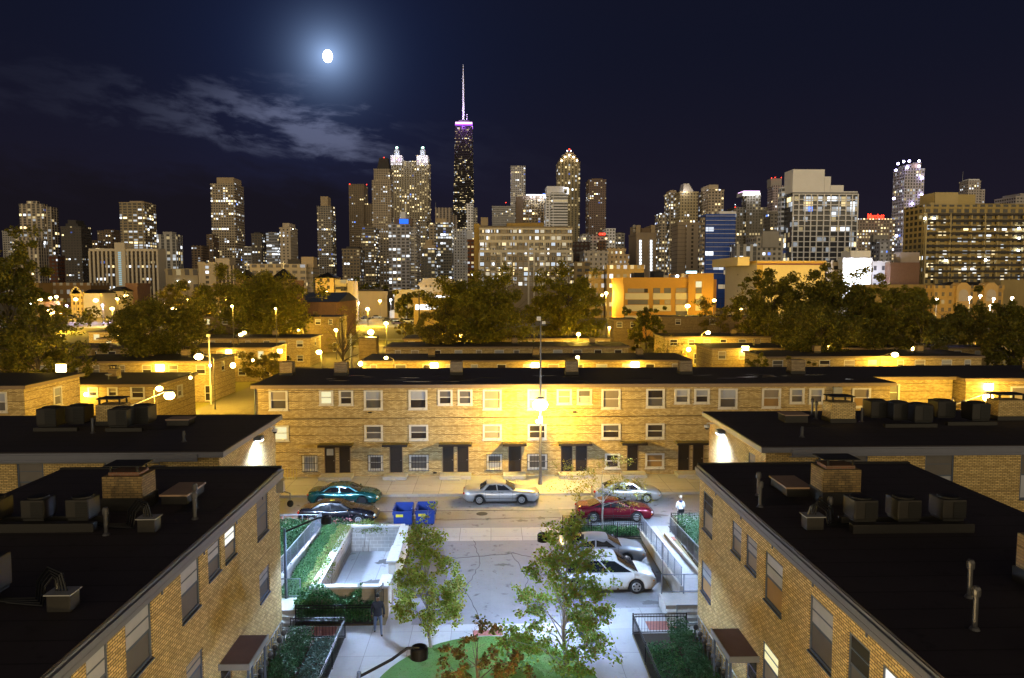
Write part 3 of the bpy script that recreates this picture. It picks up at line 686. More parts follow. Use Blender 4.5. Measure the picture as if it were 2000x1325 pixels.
nr_ = house('apartment_block', 'dark flat-roofed brick block in the lower right corner with boarded lower window panes', 'apartment building', WR, 18.3, 6, 31.4, 7.4,
            {'W': side_win(WR, right_rows, 'dark', 0)+side_win(WR, right_low, 'dark', 1)+[dict(u=24.7, w=1.0, z=.3, h=2.0, style='dark', up='dark', low='dark')]}, ov=.12, fas=FASC)
for root, s_ in ((nl_, -1), (nr_, 1)):
    X = WL if s_ < 0 else WR
    # stepped fascia trim along the court edge, brackets and gutter straps
    MB().box(X-s_*.13, X-s_*.20, 6, 31.5, 7.16, 7.33).box(X-s_*.125, X-s_*.17, 6, 31.5, 6.98, 7.12).build('gutter', FASC, root)
    st = MB()
    for y in range(8, 31, 3): st.box(X-s_*.02, X-s_*.06, y, y+.05, 6.75, 7.0)
    st.build('bracket', FASC, root)
    # entrance canopy
    y0, y1 = (24.0, 26.1)
    c = MB().box(X, X-s_*1.0, y0, y1, 2.45, 2.6).build('canopy', CANT, root)
    MB().box(X-s_*1.0, X-s_*1.04, y0, y1, 2.42, 2.63).box(X, X-s_*1.04, y0-.04, y0, 2.42, 2.63).build('canopy_trim', GREYM, c)
    pv = MB()
    for yy in (y0+.1, y0+.5, y1-.2): pv.box(X-s_*.9, X-s_*.97, yy, yy+.07, 0, 2.45)
    pv.build('canopy_post', DARKF, c)
    # raised perimeter edge on the roof
    MB().box(-18.32 if s_ < 0 else 9.05, -9.0 if s_ < 0 else 18.42, 31.32, 31.5, 7.41, 7.50).build('roof_edge', ACD, root)

# second pair of blocks, set back on both sides
def front_win(rows, Y):
    o = []
    for xl, xr, yt, yb, st, up, lo in rows:
        a, zt_ = W(xl, yt, Y); b, zb_ = W(xr, yb, Y)
        o.append(dict(u=(a+b)/2, w=b-a, z=zb_, h=zt_-zb_, style=st, up=up, low=lo))
    return o
l2 = house('apartment_block', 'flat-roofed brick block beyond the corner block with a white floodlight on its end wall', 'apartment building', -40, -12.95, 34.9, 44.1, 7.4,
           {'S': front_win([(32, 88, 900, 985, 'dark', 'screen', 'screen'), (203, 259, 900, 985, 'dark', 'curtain_reflect', 'screen'), (-110, -60, 900, 985, 'dark', 'screen', 'screen')], 34.9)}, brick=BUFF, ov=.35, fas=FASC)
r2 = house('apartment_block', 'flat-roofed brick block behind the right-hand corner block with a glaring wall floodlight and roof hatch', 'apartment building', 13.45, 46, 35.1, 44.4, 7.4,
           {'S': front_win([(1638, 1692, 886, 975, 'dark', 'screen', 'screen'), (1808, 1860, 884, 975, 'dark', 'screen', 'curtain_reflect'), (1995, 2040, 880, 975, 'dark', 'screen', 'curtain_reflect')], 35.1),
            'W': [dict(u=37.0, w=1.0, z=4.9, h=1.7, style='dark', up='screen', low='blind')]}, brick=BUFF, ov=.35, fas=FASC)
for root, X, s_ in ((l2, -12.95, -1), (r2, 13.45, 1)):
    x1 = X-s_*.0
    a, b = (-40, -13.8) if s_ < 0 else (14.6, 46)
    Y = 34.9 if s_ < 0 else 35.1
    MB().box(a, b, Y-.42, Y-.35, 6.98, 7.33).box(a, b, Y-.46, Y-.42, 7.02, 7.10).build('gutter', FASC, root)
    cd = MB().tube([((a, Y-.06, 6.88)), ((X-.0+s_*3.2, Y-.06, 6.88)), ((X+s_*2.75, Y-.10, 6.86)), ((X+s_*2.7, Y-.2, 6.72)), ((X+s_*2.7, Y-.3, 6.6))], .035, 6)
    cd.build('conduit', GREYM, root)
# wall floodlights and security cameras on the end walls
def wall_flood(x, y, z, nx, ny, label, power, group='white wall floodlights', beam=0):
    t = thing('wall_floodlight', label, 'floodlight', (x, y, z), group)
    cx, cy = x+nx*.3, y+ny*.3
    w_ = .3
    if abs(nx) > 0: MB().box(x, x+nx*.42, y-w_, y+w_, z, z+.22).build('housing', FASC, t, bevel=.03); MB().box(x+nx*.06, x+nx*.40, y-w_+.04, y+w_-.04, z-.015, z-.003).build('lens', COOLB, t)
    else: MB().box(x-w_, x+w_, y+ny*.42, y, z, z+.22).build('housing', FASC, t, bevel=.03); MB().box(x-w_+.04, x+w_-.04, y+ny*.40, y+ny*.06, z-.015, z-.003).build('lens', COOLB, t)
    lamp_light(t, (cx+nx*.30, cy+ny*.30, z-.12), power, COOLC, .12, 150, .8, aim=(-nx*.35, -ny*.35, -1))
    if beam: lamp_light(t, (cx+nx*.35, cy, z-.16), beam, COOLC, .12, 150, .5, aim=(nx*1.0, .12, -.75))
    return t
def dome_cam(x, y, z, nx, label):
    t = thing('security_camera', label, 'security camera', (x, y, z), 'dome cameras on the walls')
    MB().tube([(x, y, z+.25), (x+nx*.5, y, z+.25), (x+nx*.5, y, z+.08)], .04, 8).build('arm', WHITE, t)
    MB().lathe([(.02, .14), (.17, .12), (.17, 0), (.12, -.02)], (x+nx*.5, y, z), 14).build('housing', WHITE, t)
    MB().ball((x+nx*.5, y, z-.03), .13, (1, 1, .9), 14, 8).build('dome', CARG, t, smooth=True)
wall_flood(-12.95, 40.3, 6.75, 1, 0, 'box floodlight glaring white on the end wall of the block at left', 2400, beam=7500)
wall_flood(13.45, 41.6, 6.7, -1, 0, 'box floodlight glaring white on the end wall of the block at right', 2400, beam=7500)
wall_flood(-15.75, 34.9, 6.52, 0, -1, 'shallow wall lamp on a conduit over the dark roof of the lower left block', 60)
wall_flood(16.2, 35.1, 6.52, 0, -1, 'shallow wall lamp on a conduit over the dark roof of the lower right block', 60)
dome_cam(-12.95, 42.3, 6.85, 1, 'white dome camera beside the floodlight on the left end wall')
dome_cam(13.45, 43.2, 6.75, -1, 'white dome camera beside the floodlight on the right end wall')
t = thing('security_camera', 'dome camera hanging at the corner of the lower left brick block', 'security camera', (WL, 31.1, 6.3), 'dome cameras on the walls')
MB().box(WL, WL+.3, 31.0, 31.2, 6.45, 6.95).tube([(WL+.25, 31.1, 6.5), (WL+.55, 31.1, 6.4), (WL+.55, 31.1, 6.1)], .03, 6).build('bracket', GREYM, t)
MB().ball((WL+.55, 31.1, 5.95), .14, (1, 1, 1.1)).build('dome', ACD, t, smooth=True)

# ---------------------------------------------------------------- long street facade
def fx(px): return 480+px*.48
def fy(py): return 620+py*.48
YM = 57.6
rows = []
def mw(x0, x1, y0, y1, style, up, lo, f=None):
    if f: a, zt_ = W(1340+x0*.33, 620+y0*.33, YM); b, zb_ = W(1340+x1*.33, 620+y1*.33, YM)
    else: a, zt_ = W(fx(x0), fy(y0), YM); b, zb_ = W(fx(x1), fy(y1), YM)
    rows.append(dict(u=(a+b)/2, w=b-a, z=zb_, h=zt_-zb_, style=style, up=up, low=lo, zt=zt_))
for r in ((95, 170, 293, 373, 'blind', 'screen'), (300, 355, 293, 353, 'lity', 'lity'), (380, 436, 292, 353, 'screen', 'dark'), (482, 556, 292, 371, 'curtain_reflect', 'screen'),
          (664, 738, 292, 371, 'curtain_reflect', 'dark'), (783, 840, 290, 352, 'screen', 'dark'), (864, 921, 290, 352, 'screen', 'screen'), (966, 1040, 288, 369, 'blind', 'blind'),
          (1148, 1222, 288, 370, 'blind', 'blind'), (1267, 1325, 287, 348, 'blind', 'blind'), (1349, 1407, 287, 348, 'screen', 'curtain_reflect'), (1449, 1523, 286, 366, 'blind', 'blind'),
          (1631, 1702, 286, 362, 'dark', 'screen'), (1746, 1804, 284, 344, 'curtain_reflect', 'screen'), (1827, 1885, 284, 344, 'curtain_reflect', 'dark')): mw(*r[:4], 'white', r[4], r[5])
for r in ((195, 300, 408, 526, 'curtain_reflect', 'screen'), (453, 557, 407, 522, 'blind', 'wood'), (618, 697, 406, 495, 'curtain_reflect', 'screen'), (732, 812, 404, 494, 'curtain_reflect', 'screen'), (987, 1088, 402, 517, 'blind', 'wood')):
    mw(*r[:4], 'white', r[4], r[5], f=1)
for r in rows: r['z'] = r['zt']-r['h']
for r in rows:  # heads line up under the eave
    top = 7.02; r['h'] = min(r['h'], 1.62); r['z'] = top-r['h']
n0 = len(rows)
for r in ((103, 174, 438, 500, 'lity', 'lity'), (484, 557, 436, 499, 'screen', 'screen'), (666, 741, 436, 499, 'screen', 'dark'), (966, 1040, 434, 497, 'blind', 'blind'),
          (1149, 1222, 434, 497, 'dark', 'dark'), (1449, 1523, 430, 492, 'screen', 'dark'), (1630, 1701, 430, 487, 'dark', 'dark')): mw(*r[:4], 'white', r[4], r[5])
for r in rows[n0:]: r['z'] = 4.2-1.18; r['h'] = 1.22
n1 = len(rows)
for r in ((232, 290, 577, 639, 'curtain_reflect', 'curtain_reflect'), (500, 558, 577, 639, 'screen', 'screen'), (666, 743, 577, 640, 'screen', 'screen'), (982, 1042, 574, 636, 'screen', 'curtain_reflect'), (1148, 1225, 571, 634, 'screen', 'screen')): mw(*r[:4], 'bar', r[4], r[5])
for r in ((1463, 1520, 570, 632, 'dark', 'dark'), (1627, 1700, 570, 630, 'wood', 'wood')): mw(*r[:4], 'white', r[4], r[5])
for r in rows[n1:]: r['z'] = .62; r['h'] = 1.2
for r in rows: r['u'] -= 0
doors = []
for x0, x1, pn in ((320, 366, 1), (379, 427, 0), (585, 639, 0), (800, 848, 0), (860, 908, 0), (1068, 1122, 0), (1281, 1330, 0), (1341, 1390, 0), (1550, 1597, 0), (1757, 1806, 0), (1817, 1864, 0)):
    a = W(fx(x0), 900, YM)[0]; b = W(fx(x1), 900, YM)[0]
    doors.append(dict(u=(a+b)/2, w=b-a, z=.42, h=2.12, door=1, pane=pn))
main = house('row_house', 'long three-storey buff brick row house facing the street, lit by the glaring street lamp', 'row house', -18.3, 32.0, YM, 68.2, 7.45, {'S': rows+doors, 'W': [dict(u=63, w=1, z=5.2, h=1.3, style='white', up='blind', low='dark')]}, brick=BUFFM, fas=FASCT, ov=.35, rmat=TARP)
MB().box(-18.3, 32.0, YM-.03, YM-.003, 7.0, 7.19).build('frieze', BUFFM, main)
for a, b in ((298, 437), (558, 660), (787, 920), (1045, 1142), (1270, 1407), (1528, 1630), (1748, 1888)):
    x0, x1 = W(fx(a), 890, YM-.5)[0], W(fx(b), 890, YM-.5)[0]
    c = MB().box(x0, x1, YM-1.0, YM-.003, 2.72, 2.84).build('door_canopy', MOSS, main)
    MB().box(x0, x1, YM-1.03, YM-1.0, 2.68, 2.86).build('canopy_edge', DOORM, c)
    s_ = MB().box(x0+.05, x1-.05, YM-1.25, YM-.003, .14, .40)
    s_.build('doorstep', CONCP, main, bevel=.02)
    MB().box(x0+.7, x1-.9, YM-1.6, YM-1.25, .14, .27).build('step', CONCP, main, bevel=.02)
# small wall fittings
f = MB()
for px, py in ((506, 387), (1338, 385), (770, 632)): a, b = W(fx(px), fy(py), YM); f.box(a-.14, a+.14, YM-.1, YM-.003, b-.06, b+.06)
f.build('wall_vent', DOORM, main)
MB().tube([(-18.2, YM-.04, 4.72), (32, YM-.04, 4.95)], .018, 5).build('cable', DOORM, main)
MB().tube([(-17.7, YM-.04, 6.9), (-17.0, YM-.08, 7.0), (-8, YM-.04, 7.0)], .015, 5).build('cable', DOORM, main)
e = W(1340+892*.33, 620+438*.33, YM); box(e[0]-.35, e[0]+.35, YM-.22, YM-.003, e[1]-.3, e[1]+.35).build('meter_box', GREYM, main)
MB().tube([(-18.4, YM-.1, .1), (-18.4, YM-.1, 7.1)], .05, 6).build('downpipe', DARKF, main)
for px in (176, 395, 859, 1323, 1780):
    x = W(fx(px), 725, 64)[0]; chimney(main, x, 63.5, 7.5, 1.05, 1.0, 1.15, cap=False)
chimney(main, W(1550, 722, 64)[0], 63.5, 7.5, 1.2, 1.0, 1.2, cap=False)
PUD = plain('roof_water', (.05, .05, .06), .08, 0, .2, 1, spec=1.0, bstr=.02)
pd = MB(); rr = random.Random(4)
for i in range(34):
    x = rr.uniform(-15, 30); y = rr.uniform(58.6, 63); a = rr.uniform(.25, 1.5); b = rr.uniform(.08, .28)
    pd.poly([(x+a*math.cos(k*.7)*(.7+.3*rr.random()), y+b*math.sin(k*.7)*(.7+.3*rr.random()), 7.504) for k in range(9)])
pd.build('puddle', PUD, main)
# recessed wing and corner block on the right
wing = house('row_house', 'recessed brick wing tucked between the long row house and the block at the right edge', 'row house', 32.2, 39.6, 61.5, 69, 7.4, {'S': [dict(u=34.4, w=1.15, z=5.3, h=1.5, up='screen', low='screen')]}, brick=BUFFM, fas=FASCT, rmat=TARP, ov=.2)
dR = house('row_house', 'brick block at the far right edge with a blue-lit side window and bright wall lamp', 'row house', 40.05, 62, 60.4, 69.4, 7.4,
           {'W': [dict(u=67.0, w=1.1, z=5.0, h=1.6, up='blue', low='blue')], 'S': [dict(u=44.6, w=1.4, z=5.2, h=1.5, up='blind', low='blind')]}, brick=BUFFM, fas=FASCT, rmat=TARP)
chimney(dR, 48.6, 64, 7.45, 1.4, 1.2, 1.3, cap=False)
# houses at the left, near the alley
dA = house('row_house', 'brick row house at the far left edge with a white-framed window and blank end wall', 'row house', -62, -36.5, 58.2, 66, 7.4,
           {'S': [dict(u=-38.6, w=1.5, z=5.3, h=1.6, up='curtain_reflect', low='screen'), dict(u=-44, w=1.5, z=5.3, h=1.6), dict(u=-50, w=1.5, z=5.3, h=1.6)], 'E': [dict(u=62.6, w=1.15, z=5.1, h=1.6, up='curtain_reflect', low='screen')]}, brick=BUFFM, fas=FASCT, rmat=TARP)
bwin = [dict(u=W(px, 770, 73.6)[0], w=w_, z=W(px, yb, 73.6)[1], h=h_, up=up, low='dark') for px, w_, yb, h_, up in ((182, .95, 775, .95, 'blind'), (220, .95, 775, .95, 'blind'), (269, 1.35, 779, 1.25, 'screen'))]
dB = house('row_house', 'low brick row house with a satellite dish on its roof beside the lamp-lit alley', 'row house', -46, -33.2, 73.6, 83.0, 5.4, {'S': bwin, 'E': [dict(u=79, w=1.3, z=3.3, h=1.3, up='blind', low='screen')]}, brick=BUFFM, fas=FASCT, rmat=TARP)
chimney(dB, W(224, 735, 78)[0], 78, 5.45, .9, .9, 1.0, cap=True)
t = thing('satellite_dish', 'small round satellite dish standing on the roof of the low row house', 'satellite dish', (W(218, 735, 77)[0], 77, 5.45))
p = wloc(t); MB().lathe([(.01, 0), (.2, .05), (.34, .14), (.36, .16)], (p.x-.3, p.y, p.z+.4), 16).build('reflector', WHITE, t); MB().tube([(p.x-.3, p.y, p.z), (p.x-.3, p.y, p.z+.45)], .03, 6).build('mast', GREYM, t)

# rows further back: (label, x px range at eave, eave y px, extra)
def back_row(label, Y, x0, x1, H=5.4, d=9.0, n=9, seed=0, up=None, ends='', low_row=True, brick=BUFFM, chim=3, style='plain', sp=None):
    rr = random.Random(seed); ws = []
    nw = max(2, int((x1-x0)/(sp or 3.1)))
    for i in range(nw):
        u = x0+(i+.5)*(x1-x0)/nw+rr.uniform(-.35, .35)
        w_ = rr.choice([.95, 1.25, 1.25, 1.5]); upk = rr.choice(['blind', 'screen', 'blind', 'dark', 'curtain_reflect']); lk = rr.choice(['dark', 'screen', 'dark', 'blind'])
        if rr.random() < .09: upk = lk = 'lity'
        ws.append(dict(u=u, w=w_, z=H-1.75, h=1.25, up=upk, low=lk, style='plain2'))
        if low_row and i % 3 == 1: ws.append(dict(u=u+.9, w=.95, z=.15, h=2.05, style='plain2', up='dark', low='dark'))
        elif low_row: ws.append(dict(u=u, w=1.2, z=1.0, h=1.2, up='screen', low='dark', style='plain2'))
    fc = {'S': ws}
    if 'E' in ends: fc['E'] = [dict(u=Y+d*.5, w=1.2, z=H-1.8, h=1.3, up='blind', low='dark', style='plain2')]
    h = house('row_house', label, 'row house', x0, x1, Y, Y+d, H, fc, brick=brick, fas=FASCT, rmat=TARP, group=None, th=.22)
    for i in range(chim):
        x = x0+(i+.6)*(x1-x0)/chim; chimney(h, x, Y+d*.55, H+.05, .9, .9, 1.0, cap=(i % 3 == 1))
    return h
back_row('two-storey row house directly behind the long street facade, with lamps between its windows', 95.5, -16.6, 26.2, seed=1, chim=3)
back_row('second row house behind the street facade, partly under the broad central tree', 116.5, -16.6, 22.0, seed=2, chim=3)
back_row('third row house back, mostly hidden under the broad central tree', 134.5, -15.8, 22.0, seed=3, chim=2)
hC = back_row('row house with a double window beside the lamp pole on the alley', 96.0, -62, -36.3, seed=4, ends='E', chim=2)
back_row('dark-roofed row house behind the round-crowned tree left of the alley', 116.0, -70, -34.5, seed=5, ends='E', chim=2)
back_row('row house with a lit double window at the far end of the alley', 137.0, -72, -33.5, seed=6, ends='E', chim=2)
back_row('short row house showing between the left-edge trees, most distant in its line', 156, -84, -60, seed=7, chim=1)
back_row('long row house at right behind the street facade, lit by an arm lamp', 99.5, 38, 68, seed=8, chim=2)
back_row('row house at right with two dark windows beside a wall lamp', 113, 34.5, 78, seed=9, chim=3)
back_row('row house at right showing only its eave under the dark trees', 138, 33, 82, seed=10, chim=2)
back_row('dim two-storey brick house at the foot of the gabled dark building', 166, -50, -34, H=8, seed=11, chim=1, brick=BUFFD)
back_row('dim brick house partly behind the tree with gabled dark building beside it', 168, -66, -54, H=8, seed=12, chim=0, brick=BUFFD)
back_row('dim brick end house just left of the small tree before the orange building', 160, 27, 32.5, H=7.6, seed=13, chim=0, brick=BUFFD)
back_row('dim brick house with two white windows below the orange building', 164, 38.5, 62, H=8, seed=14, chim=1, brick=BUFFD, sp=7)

# ================================================================ SKYLINE
def tower(label, x0, x1, yt, Y, d, mat, caps=(), cat='skyscraper', name='tower', z0=0, masts=(), beacons=(), wings=(), rot=0, roofmat=None):
    """x0,x1,yt: where the front face stands in the photo; Y, d: its distance and depth in metres"""
    a, b = W(x0, yt, Y)[0], W(x1, yt, Y)[0]; z = W((x0+x1)/2, yt, Y)[1]
    t = thing(name, label, cat, ((a+b)/2, Y+d/2, 0))
    m = MB(); m.box(a, b, Y, Y+d, z0, z)
    # shallow parapet and corner reveal so the block is not a bare box
    m.box(a-.3, b+.3, Y-.3, Y+.4, z-.9, z+.9).box(a-.3, a+.4, Y+.4, Y+d, z-.9, z+.9).box(b-.4, b+.3, Y+.4, Y+d, z-.9, z+.9)
    m.build('body', mat, t)
    for wi, w_ in enumerate(wings):   # px0, px1, ytop, dy forward(-)/back(+), depth
        p0, p1 = W(w_[0], w_[2], Y+w_[3])[0], W(w_[1], w_[2], Y+w_[3])[0]; zz = W((w_[0]+w_[1])/2, w_[2], Y+w_[3])[1]
        box(p0, p1, Y+w_[3]+.07*wi, Y+w_[3]+w_[4]+.05*wi, 0, zz).build('wing', w_[5] if len(w_) > 5 else mat, t)
    for ci, c_ in enumerate(caps):    # px0, px1, ytop, mat
        p0, p1 = W(c_[0], c_[2], Y+2)[0], W(c_[1], c_[2], Y+2)[0]; zz = W((c_[0]+c_[1])/2, c_[2], Y+2)[1]
        box(p0, p1, Y+2+.13*ci, Y+max(5, d-3)+.11*ci, z-1, zz).build('penthouse', c_[3] if len(c_) > 3 else mat, t)
    for q in masts:
        px, yb_, ym = q[:3]; p0 = W(px, yb_, Y+d/2); p1 = W(px, ym, Y+d/2)
        MB().tube([(p0[0], Y+d/2, p0[1]-2), (p0[0], Y+d/2, p1[1])], [Y/1437*.55, Y/1437*.22], 6).build('mast', GREYM, t)
    for px, py, mt in beacons:
        p0 = W(px, py, Y-.5); r = Y/1437*.75
        MB().ball((p0[0], Y-.5, p0[1]), r, n=8, m=6).build('beacon', mt, t)
    return t
TAN = (.42, .33, .22); BEI = (.50, .42, .32); GRY = (.36, .34, .32); BRN = (.20, .145, .10); WHT = (.80, .80, .86); PNK = (.27, .20, .17); DRK = (.07, .065, .065)
pl = lambda c: fac(c, c, 5, 5, 0, 0, 0, 0)
PTAN, PBEI, PGRY, PBRN, PWHT, PDRK = [pl(c_) for c_ in (TAN, BEI, GRY, BRN, WHT, DRK)]
T = tower
# --- left part, far to near
T('slim dark tower behind the left-edge tree, just left of the ribbed twin-faced tower', 4, 31, 452, 1000, 25, fac(GRY, lit=.12), caps=[(10, 26, 448)])
T('tall ribbed tower with pale vertical piers, leftmost tall tower of the skyline', 37, 84, 400, 900, 10, fac(BEI, (.02, .018, .02), 5.4, 3, .62, .82, .13, 1.6, .4), wings=[(60, 99, 404, 4, 15, fac(BEI, (.02, .018, .02), 5, 3, .66, .85, .12, 1.6, .4))], caps=[(52, 72, 393)])
T('ribbed pale slab half hidden by the left-edge tree, with a flat raised roof', 28, 76, 472, 640, 14, fac(BEI, (.03, .022, .02), 3.4, 2.9, .55, .9, .10, 1.6, .4), caps=[(30, 70, 464)])
T('broad dark brown tower with a stepped dark cap, dimmest on the left side', 118, 158, 444, 850, 22, fac((.10, .085, .075), (.015, .015, .015), 3.2, 3, .6, .5, .12, 1.5, .5), caps=[(128, 152, 437, PDRK), (132, 148, 430, PDRK)])
T('short dark red brick block between the ribbed slab and the dark brown tower', 95, 112, 501, 600, 10, fac((.12, .055, .035), lit=.10, bay=3.4))
T('brown brick tower with a pale cornice left of the balconied tan tower', 190, 219, 452, 1000, 20, fac(BRN, bay=3.6, lit=.08, wx=.45), caps=[(203, 222, 449)], wings=[(178, 192, 470, -20, 20)])
T('tan tower with a blank side wall and many lit balcony bays above the white slab', 233, 281, 397, 800, 28, fac((.36, .29, .19), (.03, .026, .022), 5.2, 2.9, .72, .62, .34, 1.7, .35), caps=[(253, 278, 393, PTAN)])
T('grey tower with dark vertical window strips right of the wide white slab', 306, 344, 460, 750, 15, fac((.44, .42, .40), (.015, .015, .02), 5.5, 3, .55, .9, .22, 1.7, .45), caps=[(318, 336, 453, PGRY)])
T('small brown stepped building beside the foot of the tall square-windowed tower', 374, 395, 481, 900, 20, fac(BRN, bay=4, lit=.12), wings=[(403, 416, 458, 60, 20)])
T('tall tan tower of small square windows with a flat penthouse, standing alone at left', 411, 458, 360, 1000, 36, fac((.43, .36, .27), (.015, .013, .015), 3.35, 3.35, .62, .58, .20, 1.9, .35), caps=[(423, 456, 347, PTAN)])
T('low grey block with lit floors right of the square-windowed tower', 472, 500, 486, 850, 24, fac(GRY, bay=4, lit=.25, wx=.8), caps=[(476, 492, 482)])
T('dark stepped block with a row of lit arches left of the curved glass tower', 491, 511, 458, 800, 20, fac((.14, .12, .10), bay=3, lit=.2), caps=[(496, 508, 454, PDRK)])
T('curved grey glass tower with wrapping balconies, between the dark block and tan tower', 520, 544, 457, 780, 20, fac((.30, .31, .36), (.05, .055, .08), 3, 3, .95, .5, .28, 1.3, .2), caps=[(524, 540, 454, PGRY)])
T('plain beige tower with a lit roof edge and small penthouse right of the curved tower', 546, 567, 446, 760, 28, fac(BEI, bay=4, lit=.10, wx=.35), caps=[(552, 565, 436, PBEI)], beacons=[(572, 448, WARMW)])
T('slender tower with a tall square rooftop box and greenish lit top floor', 619, 648, 404, 1000, 24, fac((.34, .30, .25), (.02, .018, .02), 3.1, 3, .7, .6, .26, 1.8, .55), caps=[(626, 640, 384, PTAN)])
# --- centre left
T('broad brown tower of tiny windows with red corner lights on its flat roof', 681, 710, 361, 1100, 38, fac((.26, .205, .145), (.02, .015, .012), 3, 3, .5, .5, .07, 1.7, .6), beacons=[(683, 360, REDE), (716, 361, REDE)], wings=[(700, 732, 398, 5, 35), (700, 742, 420, 8, 30)])
T('short brown tower with sloping dark roof at the foot of the broad brown tower', 668, 703, 488, 700, 26, fac((.25, .20, .14), bay=3, lit=.13), caps=[(676, 700, 482, PDRK)])
T('brown office block with a band of white lit windows below the broad brown tower', 706, 733, 446, 820, 28, fac((.24, .20, .15), bay=3.2, lit=.34, wx=.8), caps=[(708, 730, 443)])
# mansard tower
t = T('beige tower with a dark sloped mansard cap and red roof light', 730, 761, 331, 1000, 30, fac((.42, .35, .27), bay=3.1, fl=3.1, lit=.14, wx=.5), wings=[(726, 764, 352, -6, 22), (727, 761, 466, -150, 40, fac((.38, .32, .25), bay=3.4, lit=.2, wx=.45, wy=.5))], beacons=[(750, 308, REDE)])
a, b = W(736, 329, 1003)[0], W(760, 329, 1003)[0]; z1, z2 = W(745, 331, 1003)[1], W(745, 308, 1003)[1]
MB().prism([(a, 1003), (b, 1003), (b, 1020), (a, 1020)], z1, z2, [(a+3, 1006), (b-2, 1006), (b-2, 1018), (a+3, 1018)]).build('mansard_roof', PDRK, t)
# twin-lantern tower
Y = 1300
t = T('wide tower crowned by two glowing green-tipped lantern cupolas', 764, 837, 316, Y, 45, fac((.36, .31, .23), (.04, .035, .02), 4.4, 3.6, .42, .66, .30, 1.9, .85))
for cx_, l_ in ((774, 0), (825, 1)):
    X = W(cx_, 310, Y)[0]; zb_, zc, zd, ze = [W(cx_, q, Y)[1] for q in (316, 304, 293, 286)]
    l = box(X-10, X+10, Y-1, Y+19, zb_-6, zc).build('lantern', fac((.6, .55, .6), (.5, .4, .4), 4, 5, .5, .6, 1.4, 1.2, .2), t)
    MB().lathe([(5, 0), (5, zd-zc), (.5, ze-zc)], (X, Y+9, zc), 10).build('cupola', plain('pale_blue_stone', (.6, .65, .75)), l)
    MB().ball((X, Y+9, ze-1), 2.0, n=8, m=6).build('beacon', emit('green_white_light', (.45, 1.0, .75), 12), l)
    lamp_light(t, (X, Y-16, zc+2), 14000, (.8, .85, 1), 2)
for px in (768, 780, 818, 831):
    X, z = W(px, 312, Y-2); MB().ball((X, Y-2, z), 1.3, n=6, m=4).build('beacon', PINKW, t)
# blue sign tower
Y = 700
t = T('pale grey tower with a curved blue illuminated band at its roof corner', 759, 800, 440, Y, 30, fac((.38, .37, .42), (.03, .028, .035), 4.2, 3.1, .68, .6, .34, 1.6, .25), wings=[(797, 813, 427, 6, 40, fac((.44, .40, .36), bay=4, lit=.12, wy=.3, wx=.8))], caps=[(770, 805, 427, PBRN)])
a, z0 = W(780, 437, Y-1); b, z1 = W(797, 428, Y-1)
MB().prism([(a, Y-1.2), (b-3, Y-1.4), (b, Y+1), (b, Y+1.6), (a, Y+.2)], z0, z1).build('blue_band_light', BLUEE, t)
T('brown slab tower with white roof machinery between the blue-lit tower and dark glass tower', 781, 834, 432, 960, 24, fac((.34, .30, .24), bay=3, lit=.18), caps=[(782, 792, 414, PWHT), (792, 800, 422, PGRY)])
T('dark glass tower with bright scattered lights and a beige parapet', 852, 883, 437, 750, 26, fac((.20, .19, .18), (.02, .022, .028), 2.8, 2.9, .85, .62, .32, 1.7, .25), wings=[(838, 853, 436, 2, 22, fac(BEI, bay=3.6, lit=.16))], caps=[(850, 872, 427, PTAN)])
T('lower dark glass block with a small domed roof in front of the dark glass tower', 825, 850, 488, 640, 22, fac((.16, .15, .14), (.02, .02, .025), 3, 3, .8, .6, .34, 1.7, .4), caps=[(827, 850, 479, PTAN), (831, 844, 469, PTAN)])
T('ribbed beige tower with a thin mast at its left corner, beside the tall black tower', 850, 882, 407, 1200, 34, fac((.48, .40, .33), (.04, .03, .03), 5.5, 3.4, .5, .9, .05, 1.5), masts=[(851, 407, 395)], wings=[(878, 892, 421, 10, 20)])
T('white-sided tower with a column of lit windows at its edge', 884, 913, 449, 800, 26, fac((.50, .49, .50), bay=3, lit=.22, wx=.4), wings=[(911, 925, 451, -6, 30, fac((.58, .58, .62), bay=12, fl=3.1, wx=.16, wy=.5, lit=1.2))])
T('narrow brick building with lit windows wedged before the broad condominium block', 913, 927, 470, 560, 18, fac((.16, .07, .04), bay=3, lit=.34))
# tapering black tower with the mast
Y = 1470
a0, a1 = W(884, 445, Y)[0], W(926, 445, Y)[0]; zT = W(905, 243, Y)[1]; t0, t1 = W(888.5, 243, Y)[0], W(922, 243, Y)[0]
t = thing('tower', 'tapering black tower with glowing purple top band and tall white mast, tallest of all', 'skyscraper', ((a0+a1)/2, Y+25, 0))
k = (0-W(905, 445, Y)[1])/(zT-W(905, 445, Y)[1]); g0, g1 = a0+(t0-a0)*k, a1+(t1-a1)*k
hm = fac((.016, .014, .016), (.02, .018, .018), 2.3, 3.3, .75, .42, .24, 1.6, .8)
MB().prism([(g0, Y), (g1, Y), (g1, Y+50), (g0, Y+50)], 0, zT, [(t0, Y+8), (t1, Y+8), (t1, Y+42), (t0, Y+42)]).build('body', hm, t)
def onf(u, z):  # point on the tapering front
    f = z/zT; return (g0+(t0-g0)*f+u*((g1+(t1-g1)*f)-(g0+(t0-g0)*f)), Y-.6+8*f, z)
zz = [i*zT/6 for i in range(7)]
for i in range(6):
    MB().tube([onf(0, zz[i]), onf(1, zz[i+1])], .9, 4).tube([onf(1, zz[i]), onf(0, zz[i+1])], .9, 4).build('cross_brace', PDRK, t)
zP = W(905, 236.5, Y)[1]; c0, c1 = W(889, 240, Y)[0], W(922, 240, Y)[0]
